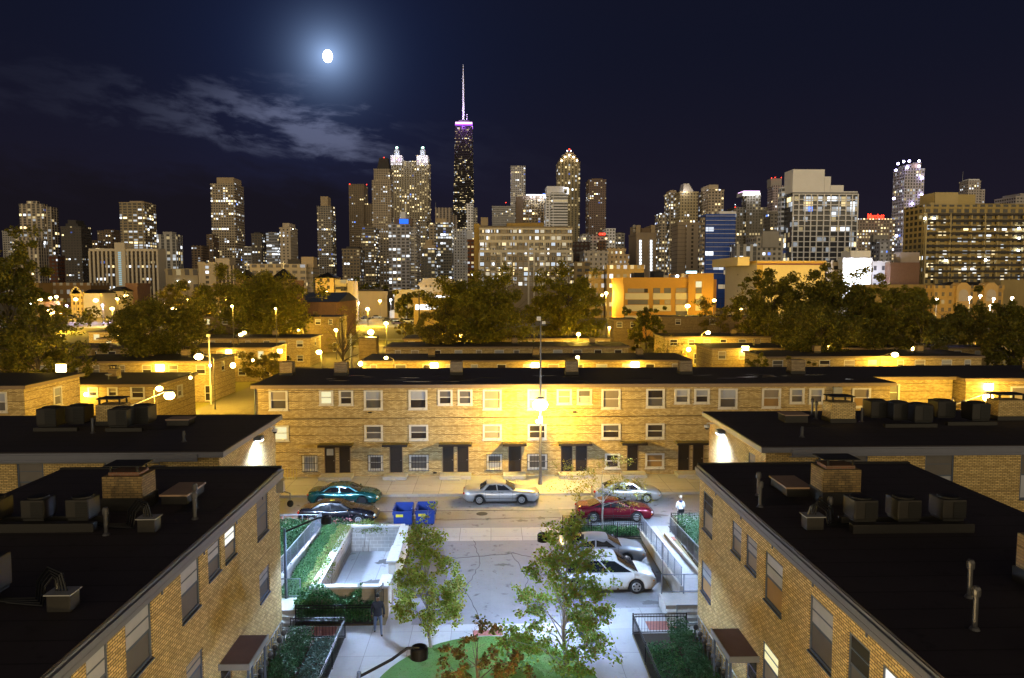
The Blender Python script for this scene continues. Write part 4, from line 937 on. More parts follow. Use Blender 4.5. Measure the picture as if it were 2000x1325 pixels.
box(c0, c1, Y+6.5, Y+44, W(905, 240.8, Y)[1], W(905, 237.2, Y)[1]).build('crown_light', PINKW, t)
box(c0-.4, c1+.4, Y+6, Y+44, W(905, 243.4, Y)[1], W(905, 240.8, Y)[1]).build('crown_rim', PURPE, t)
box(c0+6, c1-6, Y+14, Y+36, zP-2, W(905, 232, Y)[1]).build('penthouse', PDRK, t)
xm = W(905, 200, Y+24)[0]; zs = [W(905, q, Y+24)[1] for q in (234, 200, 160, 140, 127)]
MAST = emit('mast_flood_lit', (.52, .50, .56), .42)
mm_ = plain('mast_paint', (.75, .74, .78), .5)
MB().tube([(xm, Y+24, zs[0]), (xm, Y+24, zs[1]), (xm, Y+24, zs[2]), (xm, Y+24, zs[3]), (xm, Y+24, zs[4])], [2.4, 1.9, 1.5, .8, .5], 8).build('mast', mm_, t)
xs = W(912, 230, Y+24)[0]; MB().tube([(xs, Y+24, zs[0]-4), (xs, Y+24, W(912, 223, Y+24)[1])], .7, 6).build('mast', mm_, t)
lamp_light(t, (xm-8, Y-20, zP+14), 90000, (.8, .78, 1.0), 3)
lamp_light(t, (xm-10, Y-30, zs[2]), 70000, (.8, .78, 1.0), 3)
lamp_light(t, (xm, Y-14, zP-4), 90000, (.45, .1, 1.0), 3)
# --- centre right
T('white grid-fronted narrow tower standing just right of the tall black tower', 911, 924, 400, 900, 20, fac(WHT, (.03, .03, .04), 3.4, 3.2, .5, .55, .12, 1.6), wings=[(924, 932, 406, 3, 14, fac(GRY, lit=.2))], caps=[(910, 924, 398, PWHT)])
T('low tan rooftop block just left of the broad condominium building roof', 932, 950, 442, 560, 20, fac(TAN, lit=.1), caps=[(939, 953, 425, pl(TAN))])
T('grey grid office slab behind the condominium block at its left', 961, 1012, 404, 1100, 30, fac((.42, .41, .42), (.05, .05, .06), 1.9, 3.1, .6, .5, .12, 1.5, .5), beacons=[(988, 396, REDE)])
T('white narrow tower with dark square windows rising behind the blue-lit hotel', 998, 1026, 325, 1400, 27, fac((.62, .61, .66), (.02, .02, .03), 3.9, 3.6, .58, .55, .20, 1.9, .6))
Y = 900
t = T('brown hotel tower with a white and blue illuminated roof terrace', 1008, 1079, 392, Y, 30, fac((.28, .20, .11), (.03, .025, .02), 3.6, 3.2, .66, .62, .30, 1.9, .55), wings=[(1008, 1022, 384, -2, 20, PBRN)], caps=[(1020, 1064, 382, PBRN)])
for x_, mt, y0, y1, a_ in ((0, WHITEE, 380.2, 382.2, (1028, 1068)), (1, emit('blue_glow', (.12, .28, 1), 2.0), 378.6, 380.2, (1060, 1072))):
    p0, z1 = W(a_[0], y0, Y-2); p1, z0 = W(a_[1], y1, Y-2); box(p0, p1, Y-3, Y-2, z0, z1).build('light_band', mt, t)
for px in (1037, 1043, 1056, 1062):
    p = W(px, 385.6, Y-1); MB().ball((p[0], Y-1, p[1]), .9, n=8, m=6).build('lamp', WHITEE, t)
    lamp_light(t, (p[0], Y-5, p[1]), 5000, (.7, .8, 1), 1)
Y = 850
t = T('white tower with horizontal black bands and a bright bracket-shaped corner light', 1077, 1109, 378, Y, 30, fac((.78, .78, .82), (.01, .01, .012), 18, 3.2, .96, .5, .10, 1.8, .4), caps=[(1068, 1102, 364, PWHT)], wings=[(1066, 1080, 378, 3, 25, fac(WHT, bay=4, lit=.12))])
for q in ((1101, 1110, 367, 369), (1108, 1110, 369, 379)):
    p0, z1 = W(q[0], q[2], Y-1); p1, z0 = W(q[1], q[3], Y-1); box(p0, p1, Y-1.5, Y-.6, z0, z1).build('corner_light', WHITEE, t)
Y = 1150
wm = fac((.40, .34, .22), (.05, .042, .025), 5.2, 3.4, .45, .8, .16, 1.7, .8)
t = T('stepped tower with a rounded illuminated crown and white tips, right of centre', 1090, 1133, 318, Y, 34, wm, wings=[(1094, 1129, 309, 2, 28), (1098, 1125, 303, 4, 24), (1104, 1120, 298, 6, 20)])
for px, py, mt in ((1097, 314, WARMW), (1104, 307, WARMW), (1112, 303, WARMW), (1120, 307, WARMW), (1127, 314, WARMW), (1108, 295, WHITEE), (1115, 295, WHITEE), (1112, 292, REDE)):
    p = W(px, py, Y-1); MB().ball((p[0], Y-1, p[1]), 1.1, n=6, m=4).build('beacon', mt, t)
T('pinkish brown slab tower of small windows standing alone right of the rounded crown tower', 1150, 1184, 352, 1100, 34, fac((.22, .16, .14), (.03, .022, .022), 3.2, 3.2, .55, .5, .16, 1.9, .6), caps=[(1156, 1177, 349, PBRN)])
T('low white block beside the pinkish slab tower with a row of arched lit windows', 1135, 1151, 462, 800, 24, fac(WHT, bay=4, lit=.3), caps=[(1138, 1149, 457, PGRY)])
T('long low dark hall roof between the condominium block and the white civic building', 1118, 1153, 475, 520, 40, fac((.07, .05, .05), lit=0), name='building', cat='building')
Y = 700
t = T('white block with a red brick front and a small glowing red rooftop sign', 1153, 1186, 461, Y, 30, fac((.48, .46, .46), bay=3.6, lit=.14), wings=[(1168, 1183, 470, -8, 8, fac((.16, .09, .06), bay=3, lit=.2))])
for i in range(5):
    p0, z1 = W(1170+i*2.5, 455.5, Y-9); p1, z0 = W(1171.9+i*2.5, 459.5, Y-9); box(p0, p1, Y-9.3, Y-9, z0, z1).build('sign_letter', SIGNR, t)
p0, z1 = W(1169, 460, Y-9); p1, z0 = W(1184, 462, Y-9); box(p0, p1, Y-9.2, Y-8.6, z0, z1).build('sign_frame', PDRK, t)
T('white grid office block right of the small red sign', 1184, 1202, 448, 820, 26, fac(WHT, (.05, .05, .06), 3.3, 3.2, .55, .55, .08, 1.5))
T('small grey tower with lit corner windows left of the twin-pier tower', 1203, 1220, 457, 880, 24, fac(GRY, bay=4, lit=.24), caps=[(1205, 1218, 454, PDRK)])
T('white civic building with a dark arch below the red rooftop sign', 1141, 1187, 492, 480, 24, fac((.50, .46, .44), bay=3.2, lit=.12, wx=.35), name='building', cat='building')
T('ornate warm-lit hotel block with a bright cornice', 1186, 1222, 487, 500, 26, fac((.60, .45, .28), (.05, .03, .02), 3, 3.2, .4, .5, .18, 1.6, .8), wings=[(1220, 1229, 497, 2, 20)], name='building', cat='building')
lamp_light(None, (W(1204, 500, 460)[0], 470, 34), 26000, (1, .72, .4), 2, name='cornice_light') if False else None
# twin-pier tower
Y = 550
t = T('brown concrete tower with twin rooftop piers and two bright columns of windows', 1243, 1282, 457, Y, 30, fac((.33, .265, .20), bay=30, lit=0, wx=0), caps=[(1243, 1251, 440, PTAN), (1272, 1280, 440, PTAN), (1253, 1271, 446, PBRN)])
for px in (1251, 1272):
    for i in range(15):
        p = W(px, 471.5+i*6.15, Y-.5); r_ = .55
        box(p[0]-.75, p[0]+.75, Y-.35, Y-.05, p[1]-.95, p[1]+.85).build('window', [COOLW := MATS.get('window_cool') or emit('window_cool', (.85, .93, 1), 2.2)][0], t)
for py in (443, 451):
    p = W(1239, py, Y+5); MB().ball((p[0], Y+5, p[1]), 1.5, n=10, m=8).build('water_tank', PGRY, t)
# --- right cluster
T('tall beige stepped tower with a dark glass side, first of the three right-hand towers', 1308, 1326, 378, 800, 24, fac((.42, .36, .29), (.03, .028, .03), 3.2, 3.1, .6, .6, .24, 1.9, .5), wings=[(1289, 1303, 417, -3, 24), (1316, 1328, 374, 2, 20, fac((.10, .10, .11), (.015, .015, .02), 3, 3, .9, .6, .2, 1.8))], caps=[(1309, 1321, 372, PTAN)])
Y = 780
t = T('warm beige tower with a sloped lit metal crown, middle of the three right-hand towers', 1328, 1364, 376, Y, 30, fac((.46, .38, .24), (.03, .025, .015), 3.1, 3.2, .5, .5, .07, 1.6, .7))
a, b = W(1334, 374, Y+3)[0], W(1356, 374, Y+3)[0]; z1, z2 = W(1345, 377, Y+3)[1], W(1345, 358, Y+3)[1]
MB().prism([(a, Y+3), (b, Y+3), (b, Y+20), (a, Y+20)], z1, z2, [(a+1.5, Y+6), (b-5, Y+6), (b-5, Y+18), (a+1.5, Y+18)]).build('crown', plain('crown_metal', (.5, .46, .42)), t)
p = W(1338, 372, Y+1); lamp_light(t, (p[0], Y-3, p[1]), 3000, (1, .9, .8), 1)
T('balconied beige tower with a boxy top, third of the right-hand towers', 1384, 1414, 372, 760, 34, fac((.48, .40, .32), (.03, .025, .025), 3.3, 3, .55, .55, .20, 1.9, .5), caps=[(1385, 1403, 361, PBEI)])
T('squat brown tower with faint floor lines before the three right-hand towers', 1324, 1366, 437, 520, 18, fac((.32, .26, .20), (.20, .16, .12), 26, 2.9, .97, .14, 0, 0), caps=[(1326, 1345, 433, PTAN)], wings=[(1340, 1368, 440, -1, 30, fac((.33, .27, .21), (.05, .04, .03), 5, 2.9, .3, .6, .14, 1.8, .3))])
t = T('dark tower with a white floodlit crown and thin magenta roof line', 1458, 1486, 383, 800, 14, fac((.20, .18, .15), (.05, .045, .03), 3.2, 3.1, .6, .7, .18, 1.8, .6), wings=[(1434, 1470, 405, 3, 24), (1470, 1500, 405, 3, 24), (1425, 1446, 414, 5, 20)], beacons=[(1436, 405, REDE), (1436, 400, WHITEE)])
Y = 800
p0, z1 = W(1453, 373, Y-1); p1, z0 = W(1484, 374.5, Y-1); box(p0, p1, Y-1, Y+18, z0, z1).build('crown_light', PINKW, t)
p0, z1 = W(1451, 375, Y); p1, z0 = W(1485, 383, Y); box(p0, p1, Y, Y+20, z0, z1).build('crown', plain('crown_white', (.7, .7, .72)), t)
for px in (1455, 1468, 1481): p = W(px, 379, Y-3); lamp_light(t, (p[0], Y-4, p[1]), 3500, (.9, .92, 1), 1)
T('grey-pink tower with a square rooftop box topped by red lights', 1510, 1541, 364, 900, 18, fac((.44, .37, .40), (.03, .025, .03), 2.9, 3.1, .5, .55, .10, 1.7), caps=[(1506, 1527, 349, PGRY)], beacons=[(1507, 348, REDE), (1514, 347, REDE), (1526, 347, REDE)])
T('dim stepped grey tower just left of the big white grid tower', 1505, 1524, 416, 650, 16, fac((.24, .22, .20), bay=3.3, lit=.14), caps=[(1498, 1524, 412, PGRY)])
T('low pale block of vertical ribs and lit windows before the dim stepped tower', 1436, 1480, 480, 460, 10, fac((.44, .42, .40), (.03, .03, .03), 4.2, 3, .55, .95, .16, 1.9, .4), wings=[(1478, 1530, 462, 4, 20, fac((.46, .43, .40), (.03, .03, .03), 3.3, 3, .5, .55, .22, 1.9, .4))], caps=[(1490, 1522, 452, PGRY)])
T('distant hotel slab with hundreds of lit windows under the glowing red sign', 1674, 1748, 429, 720, 26, fac((.34, .28, .25), (.02, .018, .02), 3.0, 3.0, .5, .5, .42, 1.9, .7))
T('small grey balconied block below the red-signed hotel', 1713, 1742, 470, 560, 10, fac((.36, .36, .42), (.02, .02, .03), 3.4, 3, .6, .55, .10, 1.7, .3), caps=[(1706, 1734, 459, PGRY)], wings=[(1719, 1734, 474, -5, 8, fac((.55, .56, .64), (.02, .02, .03), 4, 3.2, .4, .45, .08))])
Y = 750
t = T('tall grey tower ringed with glowing round lamps around its top', 1768, 1806, 331, Y, 22, fac((.56, .54, .58), (.03, .028, .03), 2.9, 3.05, .5, .6, .24, 1.8, .45), wings=[(1770, 1784, 322, 3, 14), (1784, 1800, 318, 8, 12)], caps=[(1782, 1796, 320, PTAN)])
for px, py in ((1750, 333), (1754, 320), (1765, 316), (1776, 315), (1795, 315), (1795, 325), (1772, 327), (1746, 388), (1800, 381), (1782, 398), (1751, 461), (1801, 347)):
    p = W(px, py, Y-1.5); MB().ball((p[0], Y-1.5, p[1]), 1.25, n=8, m=6).build('globe_lamp', VIOB, t)
T('pale tower with a thin mast behind the balconied building at right', 1891, 1916, 354, 900, 17, fac((.50, .45, .44), (.03, .028, .03), 3.2, 3.2, .45, .5, .10, 1.7), masts=[(1880, 354, 335)], caps=[(1892, 1913, 350, PWHT)], wings=[(1914, 1924, 370, 3, 16)])
T('beige balconied tower cut off by the right edge of the skyline', 1984, 2040, 385, 700, 30, fac((.44, .40, .38), bay=3.3, lit=.12), caps=[(1993, 2040, 378, PGRY)])

# ---- buildings near enough to show real windows
def wmesh(w, h, d, frame, pane, n=2, hm=1):
    m = MB(); m.cur = 1; m.box(-w/2, w/2, -.02, .12, 0, h); m.cur = 0; e = max(.1, w*.05)
    m.box(-w/2-e, -w/2, -.12, .12, -e, h+e).box(w/2, w/2+e, -.12, .12, -e, h+e).box(-w/2, w/2, -.12, .12, h, h+e).box(-w/2, w/2, -.12, .12, -e, 0)
    for i in range(1, n): x = -w/2+w*i/n; m.box(x-e*.4, x+e*.4, -.07, 0, 0, h)
    if hm: m.box(-w/2, w/2, -.07, 0, h*.5-e*.3, h*.5+e*.3)
    return m.mesh('window', [frame, pane])
GLD = plain('far_glass', (.03, .028, .03), .25, 0, .4, 1)
LIT_V = [emit('lit_a', (1, .80, .45), 1.5), emit('lit_b', (.95, .95, .90), 1.25), emit('lit_c', (.72, .85, 1), 1.0), emit('lit_d', (1, .88, .62), .7)]
def grid_windows(root, Y, cells, w, h, frame, litp, seed, keep=100, n=2):
    rr = random.Random(seed); base = wloc(root)
    ms = [wmesh(w, h, .1, frame, GLD, n)]+[wmesh(w, h, .1, frame, q, n) for q in LIT_V]
    gl2 = wmesh(w, h, .1, frame, plain('far_curtain', (.22, .20, .18), .5), n)
    cells = list(cells); rr.shuffle(cells); rest = MB()
    for i, (x, z) in enumerate(cells):
        r = rr.random(); me = ms[1+int(rr.random()*4)] if r < litp else (gl2 if r < litp+.25 else ms[0])
        if i < keep: place('window', me, root, (x-base.x, Y-.06-base.y, z-base.z))
        else: rest.box(x-w/2, x+w/2, Y-.15, Y-.03, z, z+h)
    if rest.v: o = rest.build('windows', fac((.45, .42, .38), (.03, .028, .03), w*.55, h*2.1, .8, .8, .9, 1.2), root); o['kind'] = 'stuff'
BANDW = plain('limestone', (.52, .48, .42), .8, 0, .2, .3)
# broad condominium block
Y = 420
ybr = fac((.36, .25, .08), bay=4, fl=3, wx=.22, wy=.4, lit=.24)
t = T('broad pale condominium block with white bands and dozens of lit balcony windows, centre', 936, 1118, 446, Y, 26, brickmat('condo_brick', (.30, .24, .17), (.22, .18, .13), (.2, .17, .13), .5, .2, .03, .3), wings=[(926, 938, 437, 3, 20, ybr)], caps=[(990, 1062, 436, pl((.30, .21, .08))), (940, 990, 441, PDRK)])
x0, x1 = W(936, 460, Y)[0], W(1118, 460, Y)[0]; b_ = MB()
def band(y0, y1, xa=936, xb=1118, pr=.35): a, zt_ = W(xa, y0, Y); b, zb_ = W(xb, y1, Y); box(a, b, Y-pr, Y-.001, zb_, zt_).build('stone_band', BANDW, t)
band(446, 449.5, pr=1.2); band(457, 461.5); band(469, 474.5); band(488.5, 494, pr=.6)
ncol = 17
for k in range(ncol+1):
    x = x0+(x1-x0)*k/ncol
    if k in (0, 4, 5, 9, 10, 11, 12, 16, 17): box(x-.45, x+.45, Y-.25, Y-.001, 0, W(936, 494, Y)[1] if k not in (5, 9, 10, 12) else W(936, 470, Y)[1]).build('pilaster', BANDW, t)
    else: box(x-.35, x+.35, Y-.15, Y-.001, W(936, 474, Y)[1], W(936, 461, Y)[1]).build('pilaster', BANDW, t)
cells = []
for j, yy in enumerate([455, 468.5, 480, 488, 500, 509, 519.5, 529, 538.5, 548.5, 558]):
    for k in range(ncol):
        cells.append((x0+(x1-x0)*(k+.5)/ncol, W(1000, yy, Y)[1]))
grid_windows(t, Y, cells, 2.1, 1.9, BANDW, .36, 5, keep=100, n=3)
for k in (2, 5, 11, 15):
    for yy in (484, 500, 512, 522, 533, 543):
        p = W(936, yy, Y)[1]; x = x0+(x1-x0)*(k+.5)/ncol
        MB().box(x-1.5, x+1.5, Y-1.3, Y-.2, p-.2, p).box(x-1.5, x+1.5, Y-1.34, Y-1.3, p, p+.9).build('balcony', BANDW, t)
# wide white slab with stair tower, left
Y = 520
t = T('wide white slab of tall piers with a projecting glazed stair tower, left of the skyline', 175, 307, 488, Y, 12, fac((.06, .045, .035), (.03, .025, .02), 3.1, 2.9, .9, .55, .20, 1.5, .45))
pm = plain('white_pier', (.58, .50, .38), .8, 0, .2, .2)
box(W(174, 487, Y)[0], W(308, 487, Y)[0], Y-.6, Y+12, W(200, 491, Y)[1], W(200, 486, Y)[1]).build('roof_parapet', pm, t)
for k in range(17):
    xp = 175.5+k*8.25
    if 222 < xp < 244: continue
    p = W(xp, 500, Y)[0]; box(p-.62, p+.62, Y-.7, Y-.001, 0, W(xp, 491, Y)[1]).build('pier', pm, t)
a, b = W(223, 474, Y-2)[0], W(243, 474, Y-2)[0]; box(a, b, Y-2, Y+10, 0, W(233, 474, Y-2)[1]).build('stair_tower', pm, t)
a, b = W(230, 480, Y-2)[0], W(235.5, 480, Y-2)[0]
for i in range(17):
    z_ = W(232, 495+i*3.9, Y-2)[1]; box(a, b, Y-2.2, Y-2.01, z_, z_+.95).build('stair_window', MATS.get('stair_glow') or emit('stair_glow', (.55, .80, .85), .55), t)
box(W(307.5, 487, Y)[0]-.2, W(307.5, 487, Y)[0]+.5, Y, Y+12, 0, W(307, 488, Y)[1]).build('end_wall', pm, t)
# low beige building + ribbed building with corner block
T('low beige warehouse with a small blue-lit sign beside the white slab', 323, 386, 528, 450, 20, fac((.34, .28, .18), (.05, .04, .03), 5, 9, .55, .4, .1, 1), cat='warehouse', name='warehouse', beacons=[(370, 551, COOLB), (347, 549, COOLB)])
Y = 450
t = T('beige block with one lit window strip and a ribbed side, left of the broad tree', 387, 421, 515, Y, 14, fac((.50, .41, .28), (.04, .03, .02), 11, 3, .18, .55, 1.0, 1.7, .4), wings=[(421, 457, 518, 4, 12, fac((.50, .40, .26), (.05, .035, .02), 2.4, 3, .5, .92, .05, 1.2))], caps=[(420, 448, 505, PBEI)], name='building', cat='building')
t = T('long low beige office building with four-pane windows behind the broad tree', 488, 598, 519, 420, 14, fac((.48, .40, .28), (.10, .085, .07), 4.5, 3.4, .62, .5, .10, 1.4, .5), wings=[(597, 611, 519, 3, 16, fac((.34, .28, .2), (.2, .17, .12), 3, 2.9, .8, .4, .03, 1.2))], caps=[(588, 612, 502, PTAN), (562, 586, 507, PDRK)], name='building', cat='building')
# church with two pyramid roofs and crosses
t = thing('church', 'dark church with two pyramid-roofed towers topped by crosses, rising from the broad tree', 'church', (W(520, 560, 300)[0], 305, 0))
for cx_, hw, yt_, yb_ in ((483, 19, 527, 545), (554, 22, 525, 546)):
    X, zt_ = W(cx_, yt_, 300); zb_ = W(cx_, yb_, 300)[1]; h_ = hw*300/1437
    tw = box(X-h_+.5, X+h_-.5, 300-h_+.5, 300+h_-.5, 0, zb_).build('church_tower', brickmat('church_brick', (.2, .14, .07), (.15, .1, .05), (.15, .1, .06)), t)
    MB().prism([(X-h_, 300-h_), (X+h_, 300-h_), (X+h_, 300+h_), (X-h_, 300+h_)], zb_, zt_, [(X-.2, 299.8), (X+.2, 299.8), (X+.2, 300.2), (X-.2, 300.2)]).build('pyramid_roof', ACD, tw)
    MB().box(X-.14, X+.14, 299.9, 300.1, zt_, zt_+3).box(X-.8, X+.8, 299.9, 300.1, zt_+1.8, zt_+2.1).ball((X, 300, zt_+.2), .4).build('cross', PWHT, tw)
box(W(485, 560, 303)[0], W(560, 560, 303)[0], 303, 330, 0, W(500, 556, 303)[1]).build('nave', REDB, t)
def gable(name, label, cat, x0, x1, y0, y1, z, zr, wallm, roofm, axis='x', group=None, ov=.6):
    t = thing(name, label, cat, ((x0+x1)/2, (y0+y1)/2, 0), group)
    box(x0, x1, y0, y1, 0, z).build('wall', wallm, t)
    m = MB(); a, b, c_, d = x0-ov, x1+ov, y0-ov, y1+ov
    if axis == 'x':
        ym = (y0+y1)/2; m.quad((a, c_, z), (b, c_, z), (b, ym, zr), (a, ym, zr)).quad((b, d, z), (a, d, z), (a, ym, zr), (b, ym, zr)).poly([(a, d, z), (a, c_, z), (a, ym, zr)]).poly([(b, c_, z), (b, d, z), (b, ym, zr)])
    elif axis == 'y':
        xm = (x0+x1)/2; m.quad((a, d, z), (a, c_, z), (xm, c_, zr), (xm, d, zr)).quad((b, c_, z), (b, d, z), (xm, d, zr), (xm, c_, zr)).poly([(a, c_, z), (b, c_, z), (xm, c_, zr)]).poly([(b, d, z), (a, d, z), (xm, d, zr)])
    else:
        r = min(x1-x0, y1-y0)/2; xm0, xm1, ym = x0+r, x1-r, (y0+y1)/2
        m.quad((a, c_, z), (b, c_, z), (xm1, ym, zr), (xm0, ym, zr)).quad((b, d, z), (a, d, z), (xm0, ym, zr), (xm1, ym, zr)).poly([(a, d, z), (a, c_, z), (xm0, ym, zr)]).poly([(b, c_, z), (b, d, z), (xm1, ym, zr)])
    m.quad((a, c_, z-.02), (a, d, z-.02), (b, d, z-.02), (b, c_, z-.02))
    m.build('roof', roofm, t); return t
t = gable('brick_building', 'large dark gabled brick building with a tall chimney, behind the broad tree', 'building', W(578, 590, 200)[0], W(658, 590, 200)[0], 200, 228, W(620, 590, 200)[1], W(620, 572, 205)[1], REDB, ACD)
cx0, cx1 = W(581, 590, 199)[0], W(594, 590, 199)[0]; box(cx0, cx1, 197.5, 199.4, 0, W(587, 548, 199)[1]).build('chimney', REDB, t)
yb2 = fac((.52, .36, .12), (.05, .04, .02), 3.2, 3.1, .4, .5, .3, 1.1, .9)
gable('apartment_house', 'yellow-lit apartment house with a dark hipped roof right of the broad tree', 'house', W(616, 560, 330)[0], W(652, 560, 330)[0], 330, 345, W(630, 543, 330)[1], W(630, 532, 335)[1], yb2, ACD, 'h')
t = T('small apartment block with stacked dark balconies beside the yellow-lit house', 655, 676, 551, 300, 14, fac((.46, .38, .22), (.03, .03, .02), 4.4, 3.0, .5, .6, .1, 1.2), wings=[(678, 689, 549, 1, 12, PBEI)], name='apartment_house', cat='house')
for i in range(4):
    p = W(665, 565+i*14, 300)[1]; a, b = W(657, 560, 300)[0], W(673, 560, 300)[0]; box(a, b, 298.6, 299.9, p-.15, p+.9).build('balcony', PDRK, t)
T('low flat hall with a tan wall behind the lamps left of the alley end', 691, 756, 573, 345, 20, pl((.42, .32, .16)), name='building', cat='building', caps=[(698, 750, 565, PDRK)])
# pale hall with hipped white roof
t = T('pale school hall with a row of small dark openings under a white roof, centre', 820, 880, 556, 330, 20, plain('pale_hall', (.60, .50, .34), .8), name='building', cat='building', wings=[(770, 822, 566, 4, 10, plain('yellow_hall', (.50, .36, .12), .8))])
a, b = W(815, 556, 330)[0], W(886, 556, 330)[0]; z1, z2 = W(850, 557, 330)[1], W(850, 544, 330)[1]
MB().prism([(a, 329), (b, 329), (b, 350), (a, 350)], z1, z2, [(a+3, 331), (b-1.5, 331), (b-1.5, 348), (a+3, 348)]).build('roof', plain('pale_roof', (.66, .56, .44), .7), t)
for i in range(5):
    p = W(832+i*8.8, 558, 329.9); box(p[0]-.3, p[0]+.3, 329.7, 329.95, p[1]-.7, p[1]+.5).build('window', PDRK, t)
# lit shop
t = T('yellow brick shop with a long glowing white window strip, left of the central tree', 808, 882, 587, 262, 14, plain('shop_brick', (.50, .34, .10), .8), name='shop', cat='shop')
for a_, b_, c_, d_, s_ in ((812, 842, 595.5, 605, WHITEE), (846, 876, 597, 604, LITWW)):
    p0, z1 = W(a_, c_, 262); p1, z0 = W(b_, d_, 262); box(p0, p1, 261.7, 261.9, z0, z1).build('window', s_, t)
t = T('distant kiosk with a glowing white fascia above the yellow shop', 848, 879, 575, 300, 8, PTAN, name='shop', cat='shop')
p0, z1 = W(849, 578, 300); p1, z0 = W(878, 584, 300); box(p0, p1, 299.6, 299.9, z0, z1).build('sign_panel', WHITEE, t)
gable('garage', 'small white gabled garage standing by the far car park', 'garage', W(761, 610, 335)[0], W(786, 610, 335)[0], 335, 343, W(773, 609, 335)[1], W(773, 603.5, 335)[1], plain('garage_white', (.7, .7, .72)), plain('garage_roof', (.6, .6, .64)), 'y')
# orange building
Y = 196
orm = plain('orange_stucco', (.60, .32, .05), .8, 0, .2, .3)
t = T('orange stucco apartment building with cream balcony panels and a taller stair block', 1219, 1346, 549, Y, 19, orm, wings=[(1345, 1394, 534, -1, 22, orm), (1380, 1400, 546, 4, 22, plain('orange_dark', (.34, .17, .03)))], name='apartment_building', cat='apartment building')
CREAM = plain('cream_panel', (.74, .66, .42), .7, 0, .15, 1)
def pw(px0, px1, y0, y1, mat, nm, YY=Y, pr=.2):
    a, z1 = W(px0, y0, YY); b, z0 = W(px1, y1, YY); return box(a, b, YY-pr, YY-.02, z0, z1).build(nm, mat, t)
for px0, px1, p in ((1221, 1267, 0), (1275, 1310, 0), (1319, 1345, 0)):
    for y0 in (573, 596, 617):
        pw(px0, px1, y0, y0+12, CREAM, 'balcony_panel', pr=.35)
for px0, px1, y0, y1, mt in ((1226, 1258, 564, 572, GLB), (1258, 1265, 564, 572, GL), (1276, 1289, 563, 573.5, GLG), (1297, 1310, 563, 573.5, GLG), (1320, 1342, 563, 572, GLB), (1226, 1265, 586, 595, GLG), (1298, 1309, 586, 595, GLB), (1319, 1342, 586, 595, GLB), (1320, 1342, 608, 616, GLG), (1276, 1288, 586, 595, GLG)):
    w0 = pw(px0, px1, y0, y1, mt, 'window')
for y0, y1, mt in ((550, 561.5, LITY), (562.5, 573, GLG), (585, 595, GLG)): pw(1359, 1370, y0, y1, mt, 'window', YY=Y-1)
for y0 in (574, 597): pw(1358, 1371, y0, y0+10, CREAM, 'balcony_panel', YY=Y-1)
for px0, px1, y0 in ((1239, 1258, 533), (1277, 1296, 530), (1318, 1343, 537)):
    a, z1 = W(px0, y0, Y+8); b, z0 = W(px1, 549, Y+8); box(a, b, Y+8, Y+13, z0-1, z1).build('roof_unit', ACD if px0 < 1300 else GALV, t)
p0, z1 = W(1340, 530, Y+6); p1, z0 = W(1360, 534, Y+6); box(p0, p1, Y+5.6, Y+5.9, z0, z1).build('roof_sign_light', emit('teal_sign', (.5, .95, 1), 5), t)
p = W(1323, 540, Y+5); lamp_light(t, (p[0], Y+5, p[1]), 500, (.7, .8, 1), .3); MB().ball((p[0], Y+5, p[1]), .35).build('lamp', COOLB, t)
# brown block behind it
T('brown factory block with two rows of pale windows behind the orange building', 1186, 1258, 522, 330, 14, fac((.40, .28, .12), (.30, .28, .28), 3.1, 4.2, .5, .45, .35, 1.0, .3), wings=[(1150, 1180, 530, 4, 15)], name='factory', cat='building')
T('low roofs with lit windows between condominium block and brown factory', 1122, 1152, 515, 380, 20, fac((.22, .17, .10), bay=4, lit=.3), name='building', cat='building')
T('low terrace of pale shops lit white, right of the brown factory', 1282, 1312, 541, 420, 14, fac((.45, .42, .36), bay=4, fl=4, wx=.7, wy=.5, lit=.5, st=1.3), name='building', cat='building')
# blue glass building
Y = 470
t = T('blue glass apartment building with white floor slabs', 1379, 1437, 421, Y, 11, fac((.03, .06, .25), (.03, .085, .42), 3.4, 3.05, .94, .9, .03, 1.6, .1, .15), caps=[(1405, 1438, 413, PWHT)], wings=[(1373, 1381, 424, 2, 7, fac(BEI, lit=.2))])
for i in range(14):
    y_ = 422+i*8.6; p0, z = W(1378.5, y_, Y); p1 = W(1437.5, y_, Y)[0]; box(p0, p1, Y-.6, Y-.001, z-.2, z).build('floor_slab', PWHT, t)
# white grid tower
Y = 480
t = T('big white grid-fronted apartment tower with a stepped blank top', 1549, 1675, 379, Y, 16, fac((.10, .095, .10), (.03, .032, .045), 3.1, 3.3, .95, .9, .22, 1.1, .35, .6), wings=[(1527, 1550, 366, 14, 6, fac((.75, .80, .98), (.03, .035, .05), 3.0, 3.2, .62, .6, .12, 1.6, .3))])
pw2 = plain('white_concrete', (.86, .86, .92), .8, 0, .15, .2)
x0, x1 = W(1549, 379, Y)[0], W(1675, 379, Y)[0]; ztop = W(1600, 379, Y)[1]
for k, px in enumerate((1549, 1560, 1572, 1584, 1596, 1609, 1622, 1638, 1652, 1664, 1675)):
    x = W(px, 400, Y)[0]; box(x-.34, x+.34, Y-.55, Y-.001, 0, ztop).build('pier', pw2, t)
for i in range(17):
    z_ = W(1600, 379+i*10.3, Y)[1]; box(x0-.4, x1+.4, Y-.4, Y-.002, z_-.50, z_+.05).build('floor_band', pw2, t)
for px0, px1, y0 in ((1549, 1611, 331), (1611, 1623, 345), (1623, 1648, 362), (1648, 1675, 374)):
    a, z1 = W(px0, y0, Y+1); b = W(px1, y0, Y+1)[0]; box(a, b, Y+1, Y+15, ztop-1, z1).build('blank_top', pw2, t)
